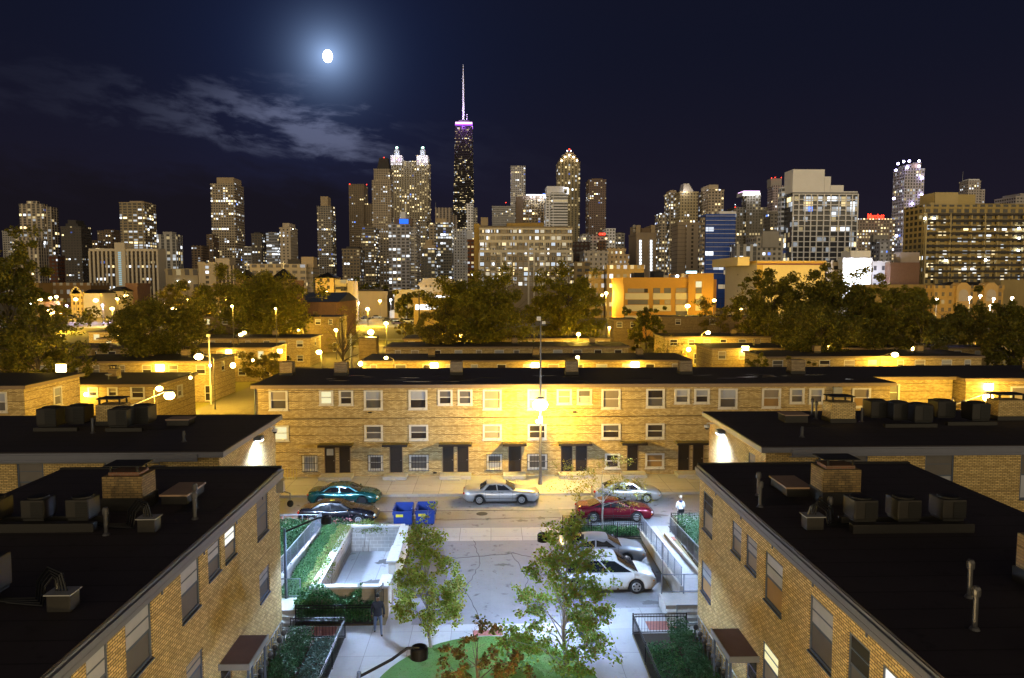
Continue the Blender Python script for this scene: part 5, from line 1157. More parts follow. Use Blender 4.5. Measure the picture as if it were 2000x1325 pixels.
# balconied building at right
Y = 380
pm3 = fac((.40, .31, .14), (.03, .027, .02), 4.1, 3.05, .62, .62, .12, 1.3, .3)
tanp = plain('tan_stucco', (.46, .37, .19), .85, 0, .2, .2)
t = T('large tan apartment building with dark balconies on every floor at the right edge', 1806, 2060, 404, Y, 19, pm3, wings=[(1880, 2060, 398, 6, 24, pm3)], caps=[(1827, 1872, 376, tanp), (1872, 1906, 380, plain('tan_curved', (.40, .31, .12))), (1817, 1880, 396, tanp)])
for k, px in enumerate((1807, 1829, 1854, 1895, 1921, 1947, 1973, 1998)):
    p = W(px, 430, Y)[0]; box(p-.35, p+.35, Y-1.5, Y-.01, 0, W(px, 419, Y)[1]).build('pier', tanp, t)
for i in range(11):
    y_ = 421+i*12.3
    for a_, b_ in ((1807, 1854), (1854, 1921), (1921, 1998)):
        p0, z = W(a_, y_, Y); p1 = W(b_, y_, Y)[0]
        MB().box(p0+.35, p1-.35, Y-1.5, Y-.02, z-.2, z).box(p0+.35, p1-.35, Y-1.55, Y-1.5, z, z+1.0).build('balcony', PDRK if i % 1 == 0 else tanp, t)
rr = random.Random(8)
for k in range(46):
    px = rr.choice([1812, 1820, 1836, 1845, 1862, 1874, 1885, 1903, 1912, 1930, 1940, 1957, 1966, 1982, 1990]); i = rr.randrange(10)
    p = W(px, 431.5+i*12.3, Y); ww = rr.uniform(.5, 1.0)
    box(p[0]-ww, p[0]+ww, Y-.12, Y-.02, p[1]-1.2, p[1]+.9).build('window', LIT_V[rr.randrange(4)], t)
for px, py in ((1807, 427), (1824, 427), (1847, 509), (1925, 508), (1990, 466), (1989, 490), (1990, 446)):
    p = W(px, py, Y-1.2); MB().ball((p[0], Y-1.2, p[1]), .55).build('balcony_lamp', COOLB, t)
# white floodlit wall group
Y = 350
t = T('low building whose end wall glares white under floodlights, below the red sign', 1647, 1702, 508, Y, 5, plain('white_wall', (.80, .80, .82), .8, 0, .1, .3), name='building', cat='building', wings=[(1662, 1701, 490, 5, 10, PWHT), (1702, 1738, 510, 2, 5, fac((.52, .53, .60), (.05, .05, .07), 4, 4.2, .35, .5, .1, 1)), (1740, 1797, 513, -3, 5, REDB), (1760, 1797, 493, 1, 6, pl((.30, .26, .25))), (1616, 1647, 509, 8, 10, fac(BEI, bay=3.5, fl=3.6, lit=.05))])
for px in (1655, 1672, 1690): p = W(px, 533, Y-3); lamp_light(t, (p[0], Y-5, p[1]), 7500, (.82, .86, 1), .5)
# cream warehouse
Y = 300
crm = plain('cream_render', (.60, .50, .28), .85, 0, .2, .15); crg = plain('pale_render', (.50, .46, .40), .85, 0, .2, .15)
t = T('cream windowless warehouse with an orange parapet and maroon stripe', 1478, 1612, 514, Y, 40, crm, name='warehouse', cat='warehouse', caps=[(1441, 1464, 502, crm)])
def stripe(px0, px1, y0, y1, mt, yy=Y, nm='stripe'):
    a, z1 = W(px0, y0, yy); b, z0 = W(px1, y1, yy); box(a, b, yy-.35, yy-.003, z0, z1).build(nm, mt, t)
ORS, MRS = plain('orange_stripe', (.55, .33, .05)), plain('maroon_stripe', (.14, .05, .05))
stripe(1478, 1612, 511, 514.5, ORS); stripe(1478, 1612, 514.5, 518, MRS); xw = W(1478, 540, Y)[0]; zw = W(1478, 514, Y)[1]; zs0, zs1 = W(1478, 514.5, Y)[1], W(1478, 518, Y)[1]; box(xw-.25, xw-.003, Y-.2, Y+40, 0, zs1).build('side_wall', crg, t); box(xw-.4, xw-.26, Y-.3, Y+40.2, zs1, zs0).build('stripe', MRS, t); box(xw-.45, xw-.26, Y-.3, Y+40.2, zs0, zw+.95).build('stripe', ORS, t); stripe(1478, 1488, 518, 590, plain('ochre_panel', (.46, .30, .06)))
for yy_ in (Y+9, Y+22):
    for zz_ in (.2, .5, .8): box(xw-.3, xw-.26, yy_, yy_+.7, zw*zz_, zw*zz_+.6).build('vent', ACD, t)
# brick court building
Y = 300
cb = fac((.42, .27, .09), (.12, .09, .05), 3.0, 3.2, .4, .5, .15, 1.1, .8)
t = T('brick building with two gabled arched bays, behind the lamps on the right', 1824, 1960, 562, Y, 6, cb, name='building', cat='building', wings=[(1690, 1826, 556, 30, 12, pl((.30, .22, .10))), (1955, 2060, 547, 40, 12, pl((.36, .27, .12)))])
for cx_ in (1882, 1936):
    X, z = W(cx_, 560, Y-1); h_ = 14*Y/1437
    MB().prism([(X-h_, Y-1.2), (X+h_, Y-1.2), (X+h_, Y+4), (X-h_, Y+4)], 0, z).prism([(X-h_, Y-1.2), (X+h_, Y-1.2), (X+h_, Y+4), (X-h_, Y+4)], z, z+1.6, [(X-h_*.4, Y-1.2), (X+h_*.4, Y-1.2), (X+h_*.4, Y+4), (X-h_*.4, Y+4)]).build('gable_bay', plain('tan_brick', (.46, .30, .10)), t)
    m = MB(); m.poly([(X+h_*.7*math.cos(k*math.pi/10), Y-1.25, z-3.2+h_*.7*math.sin(k*math.pi/10)) for k in range(11)]+[(X-h_*.7, Y-1.25, z-6), (X+h_*.7, Y-1.25, z-6)]); m.build('arch_window', GLB, t)
gable('brick_building', 'dark roofed brick hall between the two arched gables on the right', 'building', W(1840, 570, 321)[0], W(1958, 570, 321)[0], 321, 335, W(1900, 560, 321)[1], W(1900, 551, 325)[1], REDB, ACD, 'h')
# left low buildings
T('long brick mill with white-framed window rows left of the ornate gabled house', 75, 177, 556, 400, 20, fac((.24, .15, .07), (.40, .38, .34), 3.6, 4.5, .45, .5, .15, .8, .8), name='building', cat='building')
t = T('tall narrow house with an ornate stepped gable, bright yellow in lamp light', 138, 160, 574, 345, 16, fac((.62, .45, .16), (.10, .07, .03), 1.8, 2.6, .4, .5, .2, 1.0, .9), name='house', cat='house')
z = W(149, 574, 345)[1]; X = W(149, 574, 345)[0]
for i, (hw, dz) in enumerate(((2.6, .9), (2.0, 1.8), (1.3, 2.6), (.6, 3.2))): box(X-hw, X+hw, 344.6, 345.4, z, z+dz).build('gable_step', crm, t)
gable('house', 'long plain house with a grey pitched roof joined to the ornate gable', 'house', W(161, 580, 346)[0], W(195, 580, 346)[0], 346, 360, W(178, 573, 346)[1], W(178, 566, 350)[1], crg, ACD)
gable('house', 'pale gabled house with small attic windows in front of the white slab', 'house', W(215, 580, 365)[0], W(246, 580, 365)[0], 365, 380, W(230, 569, 365)[1], W(230, 560, 370)[1], crm, ACD, 'y')
T('plain red brick block joined to the pale gabled house before the white slab', 246, 268, 557, 372, 14, REDB, name='building', cat='building')
T('small orange brick block with green-lit ground floor by the left-edge tree', 64, 86, 594, 290, 12, fac((.44, .26, .08), (.4, .35, .2), 3, 4, .5, .4, .1, 1), name='building', cat='building')
T('dark flat building under the ribbed slab beside the left-edge tree', 40, 75, 556, 380, 12, pl((.26, .17, .07)), name='building', cat='building')
T('low row of tan garages between the warehouse and the broad tree', 398, 428, 564, 330, 10, fac((.4, .3, .12), (.5, .45, .3), 4, 5, .5, .4, .1, 1), name='building', cat='building')
# red hotel sign
def text_obj(s_, name, mat, x, y, z, size, parent=None, ext=.15):
    cu = bpy.data.curves.new(name, 'FONT'); cu.body = s_; cu.size = size; cu.extrude = ext; cu.offset = size*.015
    tmp = bpy.data.objects.new(name, cu); COL.objects.link(tmp)
    bpy.context.view_layer.update()
    me = bpy.data.meshes.new_from_object(tmp.evaluated_get(bpy.context.evaluated_depsgraph_get()))
    bpy.data.objects.remove(tmp); me.name = name
    me.materials.clear(); me.materials.append(mat)
    o = bpy.data.objects.new(name, me); COL.objects.link(o); o.rotation_euler = (R_(90), 0, 0); o.parent = parent
    o.location = Vector((x, y, z))-(wloc(parent) if parent else Vector((0, 0, 0))); return o
Y = 719
a, z0 = W(1694, 428.6, Y); z1 = W(1694, 420.5, Y)[1]
t = thing('rooftop_sign', 'glowing red rooftop lettering on the distant hotel slab at right', 'sign', (W(1710, 428, Y)[0], Y, z0))
lt = text_obj('Marriott', 'lettering', SIGNR, a, Y, z0+.6, 5.6, t, .3)
bpy.context.view_layer.update()
k_ = (W(1727, 425, Y)[0]-a)/max(max(v.co.x for v in lt.data.vertices), .01); lt.scale = (k_, 1.25, 1.0)
MB().box(a-.5, W(1728, 425, Y)[0], Y+.5, Y+.8, z0-.9, z0-.3).build('sign_frame', PDRK, t)
# moon
mo = MB().ball(tuple(Vector((0, 0, CH))+MOON*9000), 62, (.85, .85, 1.1), 24, 16).build('moon', emit('moon_surface', (1, .98, .95), 14), smooth=True)
tag(mo, 'bright white moon hanging in the dark blue sky above the skyline', 'moon')

# ================================================================ LAMPS
def street_lamp(name, label, base, head, power, mat=None, col=SODC, r=.28, pole_r=.08, arm_z=None, group=None, top=None, light_dz=-.15, arm=True, polemat=None, cobra=True, lrad=.2, shade=True):
    """pole on base, arm to the head, luminaire housing with a glowing refractor bowl"""
    t = thing(name, label, 'street lamp', base, group)
    bx, by, bz = base; hx, hy, hz = head; az = arm_z if arm_z is not None else hz-.25
    tz = top if top else az+.1
    MB().tube([(bx, by, bz), (bx, by, bz+.5), (bx, by, az), (bx, by, tz)], [pole_r*1.6, pole_r, pole_r*.75, pole_r*(.55 if not top else .4)], 8).build('pole', polemat or POLEM, t)
    d = Vector((hx-bx, hy-by, 0))
    if arm and d.length > .2:
        m = ((bx+hx)/2, (by+hy)/2, (az+hz)/2+.22)
        MB().tube([(bx, by, az), m, (hx, hy, hz+.12)], pole_r*.45, 6).build('arm', polemat or GALV, t)
    if shade: MB().ball((hx, hy, hz+r*.75), r*.5, (1.1, 1.1, .35), 12, 6).build('lamp_housing', GREYM, t, smooth=True)
    MB().ball((hx, hy, hz-.02), r*.92, (1, 1, .72), 14, 8).build('bulb', mat or SODIUM, t, smooth=True)
    if power: lamp_light(t, (hx, hy, hz-r*.75-.12), power, col, lrad)
    return t
def at(px, py, Y): x, z = W(px, py, Y); return (x, Y, z)
# the glaring lamp in front of the long facade, mast with cameras on top
h0 = at(1055, 790, 54.3); tp = W(1057, 620, 54.8)[1]
t = street_lamp('street_lamp', 'glaring sodium street lamp on a tall mast before the long row house facade', (3.75, 54.8, .14), (h0[0], 54.2, h0[2]), 5400, emit('sodium_glare', (1, .74, .30), 60), r=.62, top=tp, pole_r=.11, arm_z=h0[2]-.5)
MB().box(3.6, 3.9, 54.6, 54.9, h0[2]-1.5, h0[2]-1.0).build('transformer', GREYM, t)
MB().box(3.45, 3.75, 54.65, 54.9, tp-.25, tp+.05).box(3.85, 4.1, 54.7, 54.9, tp-.5, tp-.3).build('camera_head', WHITE, t)
b_ = W(1049, 823, 54.6); MB().ball((b_[0], 54.55, b_[1]), .11).build('indicator_lamp', COOLB, t); lamp_light(t, (b_[0], 54.4, b_[1]), 60, COOLC, .1)
# sodium lamps on poles: label, head px, Y, base offset x, power
SL = [('sodium lamp above the slanting-arm lamp by the low row house', 311, 759, 64, -.6, 700, .24),
      ('large sodium lamp on a long arm beside the tall white mast left of the alley', 388, 697, 90, 1.7, 1800, .42),
      ('sodium lamp at the row house corner left of the bare alley tree', 623, 688, 126, .3, 1300, .40),
      ('pair lamp above the row house roof left of the alley end', 470, 654, 142, 1.2, 900, .32),
      ('lamp beside the pair lamp over the same roof', 477, 650, 146, 1.0, 500, .30),
      ('lamp over the far row house roof before the gabled dark building', 583, 645, 160, 1.0, 600, .26),
      ('lamp on an arm over the roof left of the round-crowned tree', 231, 658, 130, 1.2, 700, .34),
      ('bright starburst lamp on a grey pole beside the utility hut on the alley', 724, 649, 138, 0, 2200, .50),
      ('lamp on a pole beside the bare tree trunk at the alley end', 656, 645, 150, 0, 900, .36),
      ('lamp beyond the field path, right of the starburst lamp', 754, 632, 186, 0, 1500, .46),
      ('lamp over the street beyond the field, left of the pale hall', 718, 604, 270, 0, 2200, .60),
      ('lamp in front of the low flat hall beyond the field', 742, 588, 310, 0, 2200, .55),
      ('lamp at the foot of the balcony block beyond the field', 657, 604, 260, 0, 2000, .48),
      ('lamp glowing beside the yellow-lit apartment house wall', 638, 571, 318, 0, 2500, .50),
      ('arm lamp over the front roof edge of the first row house behind the facade', 754, 699, 92, .9, 350, .20),
      ('lamp under the central tree crown at its left side', 900, 655, 129, 0, 500, .22),
      ('lamp between the central trees above the row roofs', 1130, 653, 129, 0, 900, .30),
      ('lamp behind the tall mast over the first row house roof', 1128, 698, 93.5, .2, 500, .20),
      ('arm lamp over the right-hand row house roofs', 1383, 650, 134, -1.1, 1200, .36),
      ('bright arm lamp over the roof of the long row house at right', 1748, 693, 97, -1.8, 1200, .36),
      ('orange-rimmed lamp above the dark trees on the right roof line', 1787, 682, 108, -.6, 900, .40),
      ('lamp in front of the orange building stair block', 1343, 598, 180, 0, 260, .52),
      ('lamp at the right end of the orange building', 1395, 587, 188, 0, 260, .42),
      ('lamp by the warehouse corner glimpsed over the tree', 1447, 604, 225, 0, 7500, .34),
      ('lamp glimpsed in the tree crowns before the cream warehouse', 1545, 586, 240, 0, 8500, .30),
      ('small lamp glimpsed in the middle of the right-hand tree group', 1636, 585, 240, 0, 1800, .30),
      ('small lamp glimpsed at the right of the right-hand tree group', 1667, 573, 250, 0, 1800, .30),
      ('pale lamp glimpsed above the yellow-lit tree top at right', 1778, 577, 245, 0, 1800, .30),
      ('small lamp in the paler tree left of the broad tree', 365, 585, 168, 0, 700, .20),
      ('small lamp by the low tan garages', 410, 581, 290, 0, 1200, .36),
      ('tiny lamp at the left edge of the broad tree crown', 441, 583, 250, 0, 900, .26),
      ('lamp behind the left-edge trees low over the avenue', 45, 600, 240, 0, 2200, .45),
      ('small lamp low among the left-edge trees', 120, 656, 150, 0, 700, .18),
      ('lamp on the grass behind the central tree', 985, 607, 200, 0, 1500, .20),
      ('lamp over the rear roofs right of the tall mast', 1190, 640, 150, 0, 900, .22),
      ('small lamp before the arched brick building foot', 1850, 618, 190, 0, 1500, .26),
      ('lamp at the far side of the field near the utility poles', 690, 618, 250, 0, 1800, .30),
      ('left of two twin lamps beside the orange building', 1175, 577, 215, 0, 1100, .42),
      ('right of two twin lamps beside the orange building', 1184, 573, 218, 0, 1100, .46),
      ('largest lamp before the avenue, left of the round-crowned tree', 99, 609, 236, 0, 3800, .95),
      ('lamp left of the long brick mill by the left-edge tree', 78, 585, 300, 0, 2200, .75),
      ('first of two lamps in front of the long brick mill', 98, 582, 320, 0, 2000, .6),
      ('second of two lamps in front of the long brick mill', 110, 580, 322, 0, 2000, .6),
      ('lamp shining on the ornate stepped gable front', 148, 585, 325, 0, 800, .7),
      ('starburst lamp before the long plain house', 187, 587, 320, 0, 900, .8),
      ('lamp low before the round-crowned tree by the avenue', 219, 603, 270, 0, 2200, .6),
      ('lamp before the pale gabled house at its left', 229, 584, 330, 0, 2200, .6),
      ('lamp before the pale gabled house at its right', 246, 578, 340, 0, 2600, .7),
      ('large lamp shining through the top of the round-crowned tree', 338, 605, 180, 0, 1800, .62),
      ('lamp before the warehouse, right of the white slab', 376, 583, 330, 0, 2200, .5),
      ('small lamp in the gap left of the broad tree', 395, 590, 250, 0, 1200, .42),
      ('small lamp low in the gap left of the broad tree', 373, 602, 230, 0, 900, .30),
      ('lamp shining through the broad tree crown', 453, 598, 113, 0, 350, .16),
      ('lamp seen through the right side of the broad tree', 538, 603, 113, 0, 250, .13)]
for lab, px, py, Y, ox, pw_, r_ in SL:
    r_ *= 1.3
    h = at(px, py, Y); street_lamp('street_lamp', lab, (h[0]+ox, Y+.3, 0), (h[0], Y, h[2]), pw_*(3.2 if Y < 110 else 5.5 if Y < 170 else 13 if Y < 300 else 5), SODIUM if Y < 150 else SODIUMF, r=r_, pole_r=.055 if Y < 150 else .09, lrad=r_, polemat=POLEM)
VL = [('violet-tinted lamp before the long brick mill', 130, 597, 300, 'v'), ('violet-tinted lamp on a white pole before the plain house', 200, 596, 300, 'v'), ('violet-tinted lamp right of the white slab foot', 321, 594, 290, 'v'),
      ('white lamp by the small orange block at the left-edge tree', 58, 594, 280, 'w'), ('white-lit lamp beside the utility poles beyond the field', 700, 592, 320, 'w'), ('small white lamp beside the dark trees before the pale hall', 763, 586, 320, 'w'),
      ('pinkish lamp before the arched brick building, leftmost of its row', 1830, 584, 235, 'p'), ('pinkish lamp before the arched brick building, second of its row', 1895, 581, 235, 'p'), ('pinkish lamp before the arched brick building, highest of its row', 1915, 578, 238, 'p'),
      ('pinkish lamp before the arched brick building, fourth of its row', 1941, 584, 235, 'p'), ('pinkish lamp before the arched brick building, closest to the right edge', 1977, 582, 230, 'p'), ('orange-tinted lamp below the row of pinkish lamps', 1935, 598, 220, 'p'),
      ('small violet lamp low among the right-hand trees', 1828, 648, 118, 'v')]
for lab, px, py, Y, k in VL:
    h = at(px, py, Y); mt = {'v': VIOB, 'w': COOLB, 'p': WARMW}[k]; cl = {'v': (.6, .5, 1), 'w': COOLC, 'p': (1, .78, .6)}[k]
    street_lamp('street_lamp', lab, (h[0], Y+.3, 0), (h[0], Y, h[2]), 6500 if Y > 200 else 400, mt, cl, r=.5 if Y > 200 else .2, pole_r=.12, polemat=GREYM)
for lab, px, py, qx, qy, Y in (('street lamp on a long slanting white arm rising behind the rear left roof', 331, 773, 234, 802, 53.6), ('street lamp on a long pale arm beneath the bright window of the far right block', 1930, 777, 1860, 792, 53.6)):
    h = at(px, py, Y); b = at(qx, qy, Y)
    t = thing('street_lamp', lab, 'street lamp', (b[0], Y, .14))
    MB().tube([(b[0], Y, .14), (b[0], Y, b[2]+.5)], [.11, .08], 8).build('pole', WHITE, t)
    MB().tube([b, (h[0]-.3, Y, h[2]+.30)], .05, 6).build('arm', WHITE, t); MB().tube([(b[0], Y, b[2]-.7), (b[0]+(h[0]-b[0])*.55, Y, b[2]+.15)], .035, 6).build('brace', WHITE, t)
    MB().ball((h[0], Y, h[2]+.32), .3, (1.3, .8, .35), 12, 6).build('lamp_housing', GREYM, t, smooth=True); MB().ball(h, .34, (1.1, 1, .85), 14, 8).build('bulb', SODIUM, t, smooth=True)
    lamp_light(t, (h[0], Y, h[2]-.45), 4200 if px > 1000 else 4800, SODC, .3)
# wall lamps between the windows of the rows
def wall_lamp(label, px, py, Y, s=.5, power=420, face='S', mat=None):
    x, z = W(px, py, Y); t = thing('wall_lamp', label, 'wall lamp', (x, Y, z), 'wall lamps on the row houses')
    s *= .8; b = MB().box(x-s*.5, x+s*.5, Y-.28, Y-.02, z-s*.42, z+s*.42); b.build('lens', mat or SODIUMF, t, bevel=.04)
    box(x-s*.55, x+s*.55, Y-.3, Y-.001, z+s*.42, z+s*.50).build('hood', GREYM, t)
    lamp_light(t, (x, Y-1.9, z+.2), power*1.35, SODC, .4); return t
for a in (('wall lamp between window pairs at the left of the first rear row house', 848, 715, 95.5, 1.25, 520), ('wall lamp beside the tall mast on the first rear row house', 1045, 715, 95.5, 1.25, 520), ('wall lamp at the right part of the first rear row house', 1240, 713, 95.5, 1.3, 600),
          ('wall lamp between two windows of the alley row house at left', 313, 718, 96.0, 1.3, 520), ('wall lamp on the facade under the arm lamp at right, by two dark windows', 1455, 682, 113, 1.35, 700), ('wall lamp beside the lit window at far right row', 1622, 681, 113, 1.35, 700),
          ('wall lamp on the dark-roofed row house left of the alley', 447, 688, 116, 1.1, 520), ('wall lamp at the alley corner of the dark-roofed row house', 547, 686, 116, .9, 520)):
    wall_lamp(*a)
wall_lamp('wall lamp half hidden behind the chimney of the left-edge row house', 121, 719, 72, 1.1, 500)
wall_lamp('bright wall lamp over the white-framed window of the far right block', 1929, 755, 60.35, .8, 420, mat=WARMW)
def corner_lamp(label, px, py, Y, power=260, r=.16, mat=None, out=-.35):
    h = at(px, py, Y); t = thing('wall_lamp', label, 'wall lamp', h, 'small corner lamps')
    MB().tube([(h[0]+(.3 if out < 0 else -.3), Y+.2, h[2]+.1), (h[0], Y, h[2]+.12)], .03, 5).build('bracket', GREYM, t)
    MB().ball(h, r, n=10, m=6).build('bulb', mat or SODIUM, t, smooth=True); lamp_light(t, (h[0]+out*1.2, Y-.5, h[2]), power*2, SODC, .15)
corner_lamp('small corner lamp at the left end of the first rear row house', 704, 711, 95, 500, .28)
corner_lamp('small corner lamp at the end wall beside the alley row double window', 494, 704, 95, 240, .16, out=.35)
corner_lamp('lamp on the facade of the alley row house above its door', 455, 714, 94, 500, .34, out=.3)
corner_lamp('small corner lamp at the end wall of the low row house', 372, 738, 74, 160, .15, out=.4)
corner_lamp('small corner lamp at the left end of the right-hand dark-windowed row', 1345, 683, 111, 500, .34)
corner_lamp('lamp in the recess at the right end of the long street facade', 1728, 757, 59.6, 160, .12, out=.5)
corner_lamp('small lamp on the wall at the left end of the low row house front', 168, 771, 73.2, 200, .2, out=-.2)
# court lamps: gooseneck shades
def court_lamp(label, base, ztop, heads, power=900):
    t = thing('court_lamp', label, 'lamp post', base, 'gooseneck court lamps')
    bx, by, bz = base
    MB().tube([(bx, by, bz), (bx, by, bz+.35), (bx, by, bz+.36), (bx, by, ztop)], [.14, .13, .075, .06], 10).build('pole', plain('post_blue_grey', (.10, .13, .19), .45, .3), t)
    for hx, hy, hz in heads:
        mx = (bx*.45+hx*.55, by*.45+hy*.55, ztop-.1+(hz-ztop)*.5+.18)
        MB().tube([(bx, by, ztop-.15), mx, (hx*.8+bx*.2, hy*.8+by*.2, hz+.13), (hx, hy, hz+.13)], .045, 8).build('arm', BLK, t)
        sh = MB().lathe([(.235, -.16), (.25, -.16), (.25, .11), (.22, .16), (.19, .16), (.16, .13), (.01, .13)], (hx, hy, hz), 20).build('lamp_shade', BLK, t, smooth=False)
        MB().lathe([(.21, 0), (.21, .03), (.01, .03)], (hx, hy, hz-.15), 18).build('bulb', COOLB, sh)
        lamp_light(t, (hx, hy, hz-.22), power, COOLC, .3, 176, .25, aim=(0, 0, -1))
    return t
court_lamp('gooseneck court lamp rising from the ivy beside the left ramp', (-9.6, 33.8, .05), 3.95, [(-7.85, 34.6, 4.1)], 3000)
court_lamp('two-armed court lamp standing in the leafy tree by the white minivan', (3.95, 30.9, .02), 4.55, [(2.25, 31.0, 4.4), (3.75, 32.7, 4.55)], 1450)
court_lamp('court lamp over the oval lawn with its shade seen from above', (-3.75, 20.2, .02), 4.35, [(-2.05, 20.3, 4.85)], 2200)
street_lamp('street_lamp', 'added warm lamp on a short pole, out of view, lighting the two corner blocks', (.5, 8.6, .02), (0, 9.0, 6.85), 4200, WARMW, (1, .70, .30), r=.22, pole_r=.07)  # unseen lamp added to brighten the near brick walls
# mast beside the alley row house
t = thing('flood_mast', 'thin white mast standing before the double-windowed row house on the alley', 'mast', (W(412, 785, 94)[0], 94, 0))
p = wloc(t); tp2 = W(412, 655, 94)[1]; MB().tube([(p.x, 94, 0), (p.x, 94, tp2)], [.13, .06], 8).build('pole', WHITE, t); MB().box(p.x-.25, p.x+.15, 93.8, 94.1, tp2-.2, tp2+.1).build('camera_head', WHITE, t); b = W(411, 714, 93.8); MB().ball((b[0], 93.7, b[1]), .15).build('indicator_lamp', VIOB, t)
# utility poles by the alley
for i, (px, pb, pt, Y, lab) in enumerate(((686, 713, 652, 125, 'slim grey pole standing left of the purple dumpsters on the alley'), (819, 640, 570, 240, 'tall brown utility pole before the yellow shop'), (793, 610, 582, 330, 'distant white light pole beside the small garage'))):
    x = W(px, pb, Y)[0]; t = thing('utility_pole', lab, 'pole', (x, Y, 0)); MB().tube([(x, Y, 0), (x, Y, W(px, pt, Y)[1])], [.14+Y*.0006, .09+Y*.0004], 8).build('pole', GALV if i != 1 else BARK, t); box(x-.6, x+.6, Y-.05, Y+.05, W(px, pt, Y)[1]-.5, W(px, pt, Y)[1]-.35).build('crossarm', GREYM, t)
# arm braces of the slanted lamp by the low row house

# ================================================================ COURT: enclosure, ramps, fences, meters, rooftop equipment
# dumpster enclosure of concrete block with stone caps
t = thing('block_enclosure', 'roofless concrete block dumpster enclosure with white stone caps and an empty floor', 'enclosure', (-6.6, 37.5, 0))
box(-8.0, -5.2, 33.3, 41.45, -.05, .012).build('floor', slabmat('enclosure_floor', (.40, .41, .43), 1.5, 9, (.25, .25, .26), .02, .35, .8, .6), t)
box(-8.25, -5.0, 41.45, 41.7, 0, 1.4).build('back_wall', BLOCK, t); box(-8.25, -8.0, 33.3, 41.45, 0, 1.4).build('side_wall', BLOCK, t)
box(-5.15, -4.78, 36.1, 41.45, 0, 1.4).build('side_wall', STONE, t); box(-8.25, -4.75, 33.0, 33.3, 0, 1.38).build('front_wall', brickmat('tan_stone', (.40, .33, .22), (.34, .27, .17), (.3, .26, .2), .4, .2, .01, .3), t)
box(-5.15, -4.75, 33.3, 34.25, 0, 1.4).build('gate_pier', STONE, t)
CAP = plain('white_cap_stone', (.56, .56, .56), .8, 0, .3, 3, dirt=(.3, .31, .29))
MB().box(-8.3, -4.95, 41.4, 41.78, 1.4, 1.5).build('wall_cap', CAP, t, bevel=.02); MB().box(-8.32, -7.92, 33.28, 41.4, 1.4, 1.5).build('wall_cap', CAP, t, bevel=.02)
MB().box(-5.25, -4.68, 36.0, 38.2, 1.4, 1.52).build('wall_cap', CAP, t, bevel=.02); MB().box(-5.2, -4.7, 38.25, 41.4, 1.4, 1.5).build('wall_cap', CAP, t, bevel=.02)
MB().box(-8.32, -5.2, 32.92, 33.27, 1.38, 1.5).build('wall_cap', CAP, t, bevel=.02); MB().box(-5.2, -4.68, 32.9, 34.3, 1.4, 1.52).build('wall_cap', CAP, t, bevel=.02)
# dumpsters
BLUE = plain('dumpster_blue', (.02, .055, .30), .5, .1, .35, 2, dirt=(.02, .05, .2)); BLUED = plain('dumpster_inside', (.012, .02, .06), .7, 0, .4, 2)
LBL = plain('yellow_label', (.75, .62, .05), .6); LBW = plain('white_label', (.8, .8, .8), .6)
def dumpster(x0, y0, label, w=1.15, d=1.15, h=1.12):
    t = thing('dumpster', label, 'dumpster', (x0+w/2, y0+d/2, 0), 'blue dumpsters at the street edge')
    m = MB(); th = .05
    fz, bz_ = h*.88, h+.12
    m.poly([(x0, y0, .15), (x0+w, y0, .15), (x0+w, y0-.08, fz), (x0, y0-.08, fz)])
    m.box(x0, x0+w, y0, y0+th, .15, fz).box(x0, x0+w, y0+d-th, y0+d, .15, bz_).box(x0, x0+th, y0+th, y0+d-th, .15, (fz+bz_)/2).box(x0+w-th, x0+w, y0+th, y0+d-th, .15, (fz+bz_)/2).box(x0, x0+w, y0, y0+d, .12, .17)
    m.build('bin', BLUE, t, bevel=.01)
    r = MB(); r.box(x0-.05, x0+w+.05, y0-.10, y0-.02, fz-.06, fz+.02).box(x0-.05, x0, y0-.05, y0+d, (fz+bz_)/2-.05, (fz+bz_)/2+.03).box(x0+w, x0+w+.05, y0-.05, y0+d, (fz+bz_)/2-.05, (fz+bz_)/2+.03)
    r.build('rim', BLUE, t)
    box(x0+th+.004, x0+w-th-.004, y0+th+.004, y0+d-th-.004, .2, .42).build('rubbish', BLUED, t)
    box(x0+.15, x0+.6, y0-.092, y0-.084, fz-.35, fz-.18).build('label', LBL, t)
    for sx in (x0-.09, x0+w+.01): box(sx, sx+.08, y0+.1, y0+.9, .7, .85).build('lifting_sleeve', BLUE, t)
    w4 = MB()
    for a_, b_ in ((x0+.15, y0+.15), (x0+w-.15, y0+.15), (x0+.15, y0+d-.15), (x0+w-.15, y0+d-.15)):
        MB().tube([(a_-.03, b_, .07), (a_+.03, b_, .07)], .07, 10).build('caster', RUBBER, t)
dumpster(-6.15, 45.75, 'open blue dumpster at the street edge with a yellow label, left of the two')
dumpster(-4.75, 45.85, 'open blue dumpster partly behind the maple top, right of the two')
# railings and fences -----------------------------------------------------
def railing(name, label, p0, p1, h=1.0, n=5, mat=None, bars=.11, group=None, rails=(1.0, .12), r=.025, cat='railing', posts=True, bar_r=.008):
    a, b = Vector(p0), Vector(p1); t = thing(name, label, cat, tuple(a), group); L = (b-a).length
    mat = mat or GREYM
    for i in range(n+1):
        p = a.lerp(b, i/n); MB().tube([tuple(p), (p.x, p.y, p.z+h*1.02)], r*1.15, 6).build('post', mat, t)
    for k in rails:
        MB().tube([(a.x, a.y, a.z+h*k), (b.x, b.y, b.z+h*k)], r, 6).build('rail', mat, t)
    if bars:
        m = MB(); nb = int(L/bars)
        for i in range(nb+1):
            p = a.lerp(b, i/nb); m.tube([(p.x, p.y, p.z+h*rails[-1]), (p.x, p.y, p.z+h*rails[0])], bar_r, 4, caps=False)
        m.build('infill_slats', mat, t)
    return t
RAILC = plain('rail_steel', (.26, .29, .35), .45, .4, .2, 3)
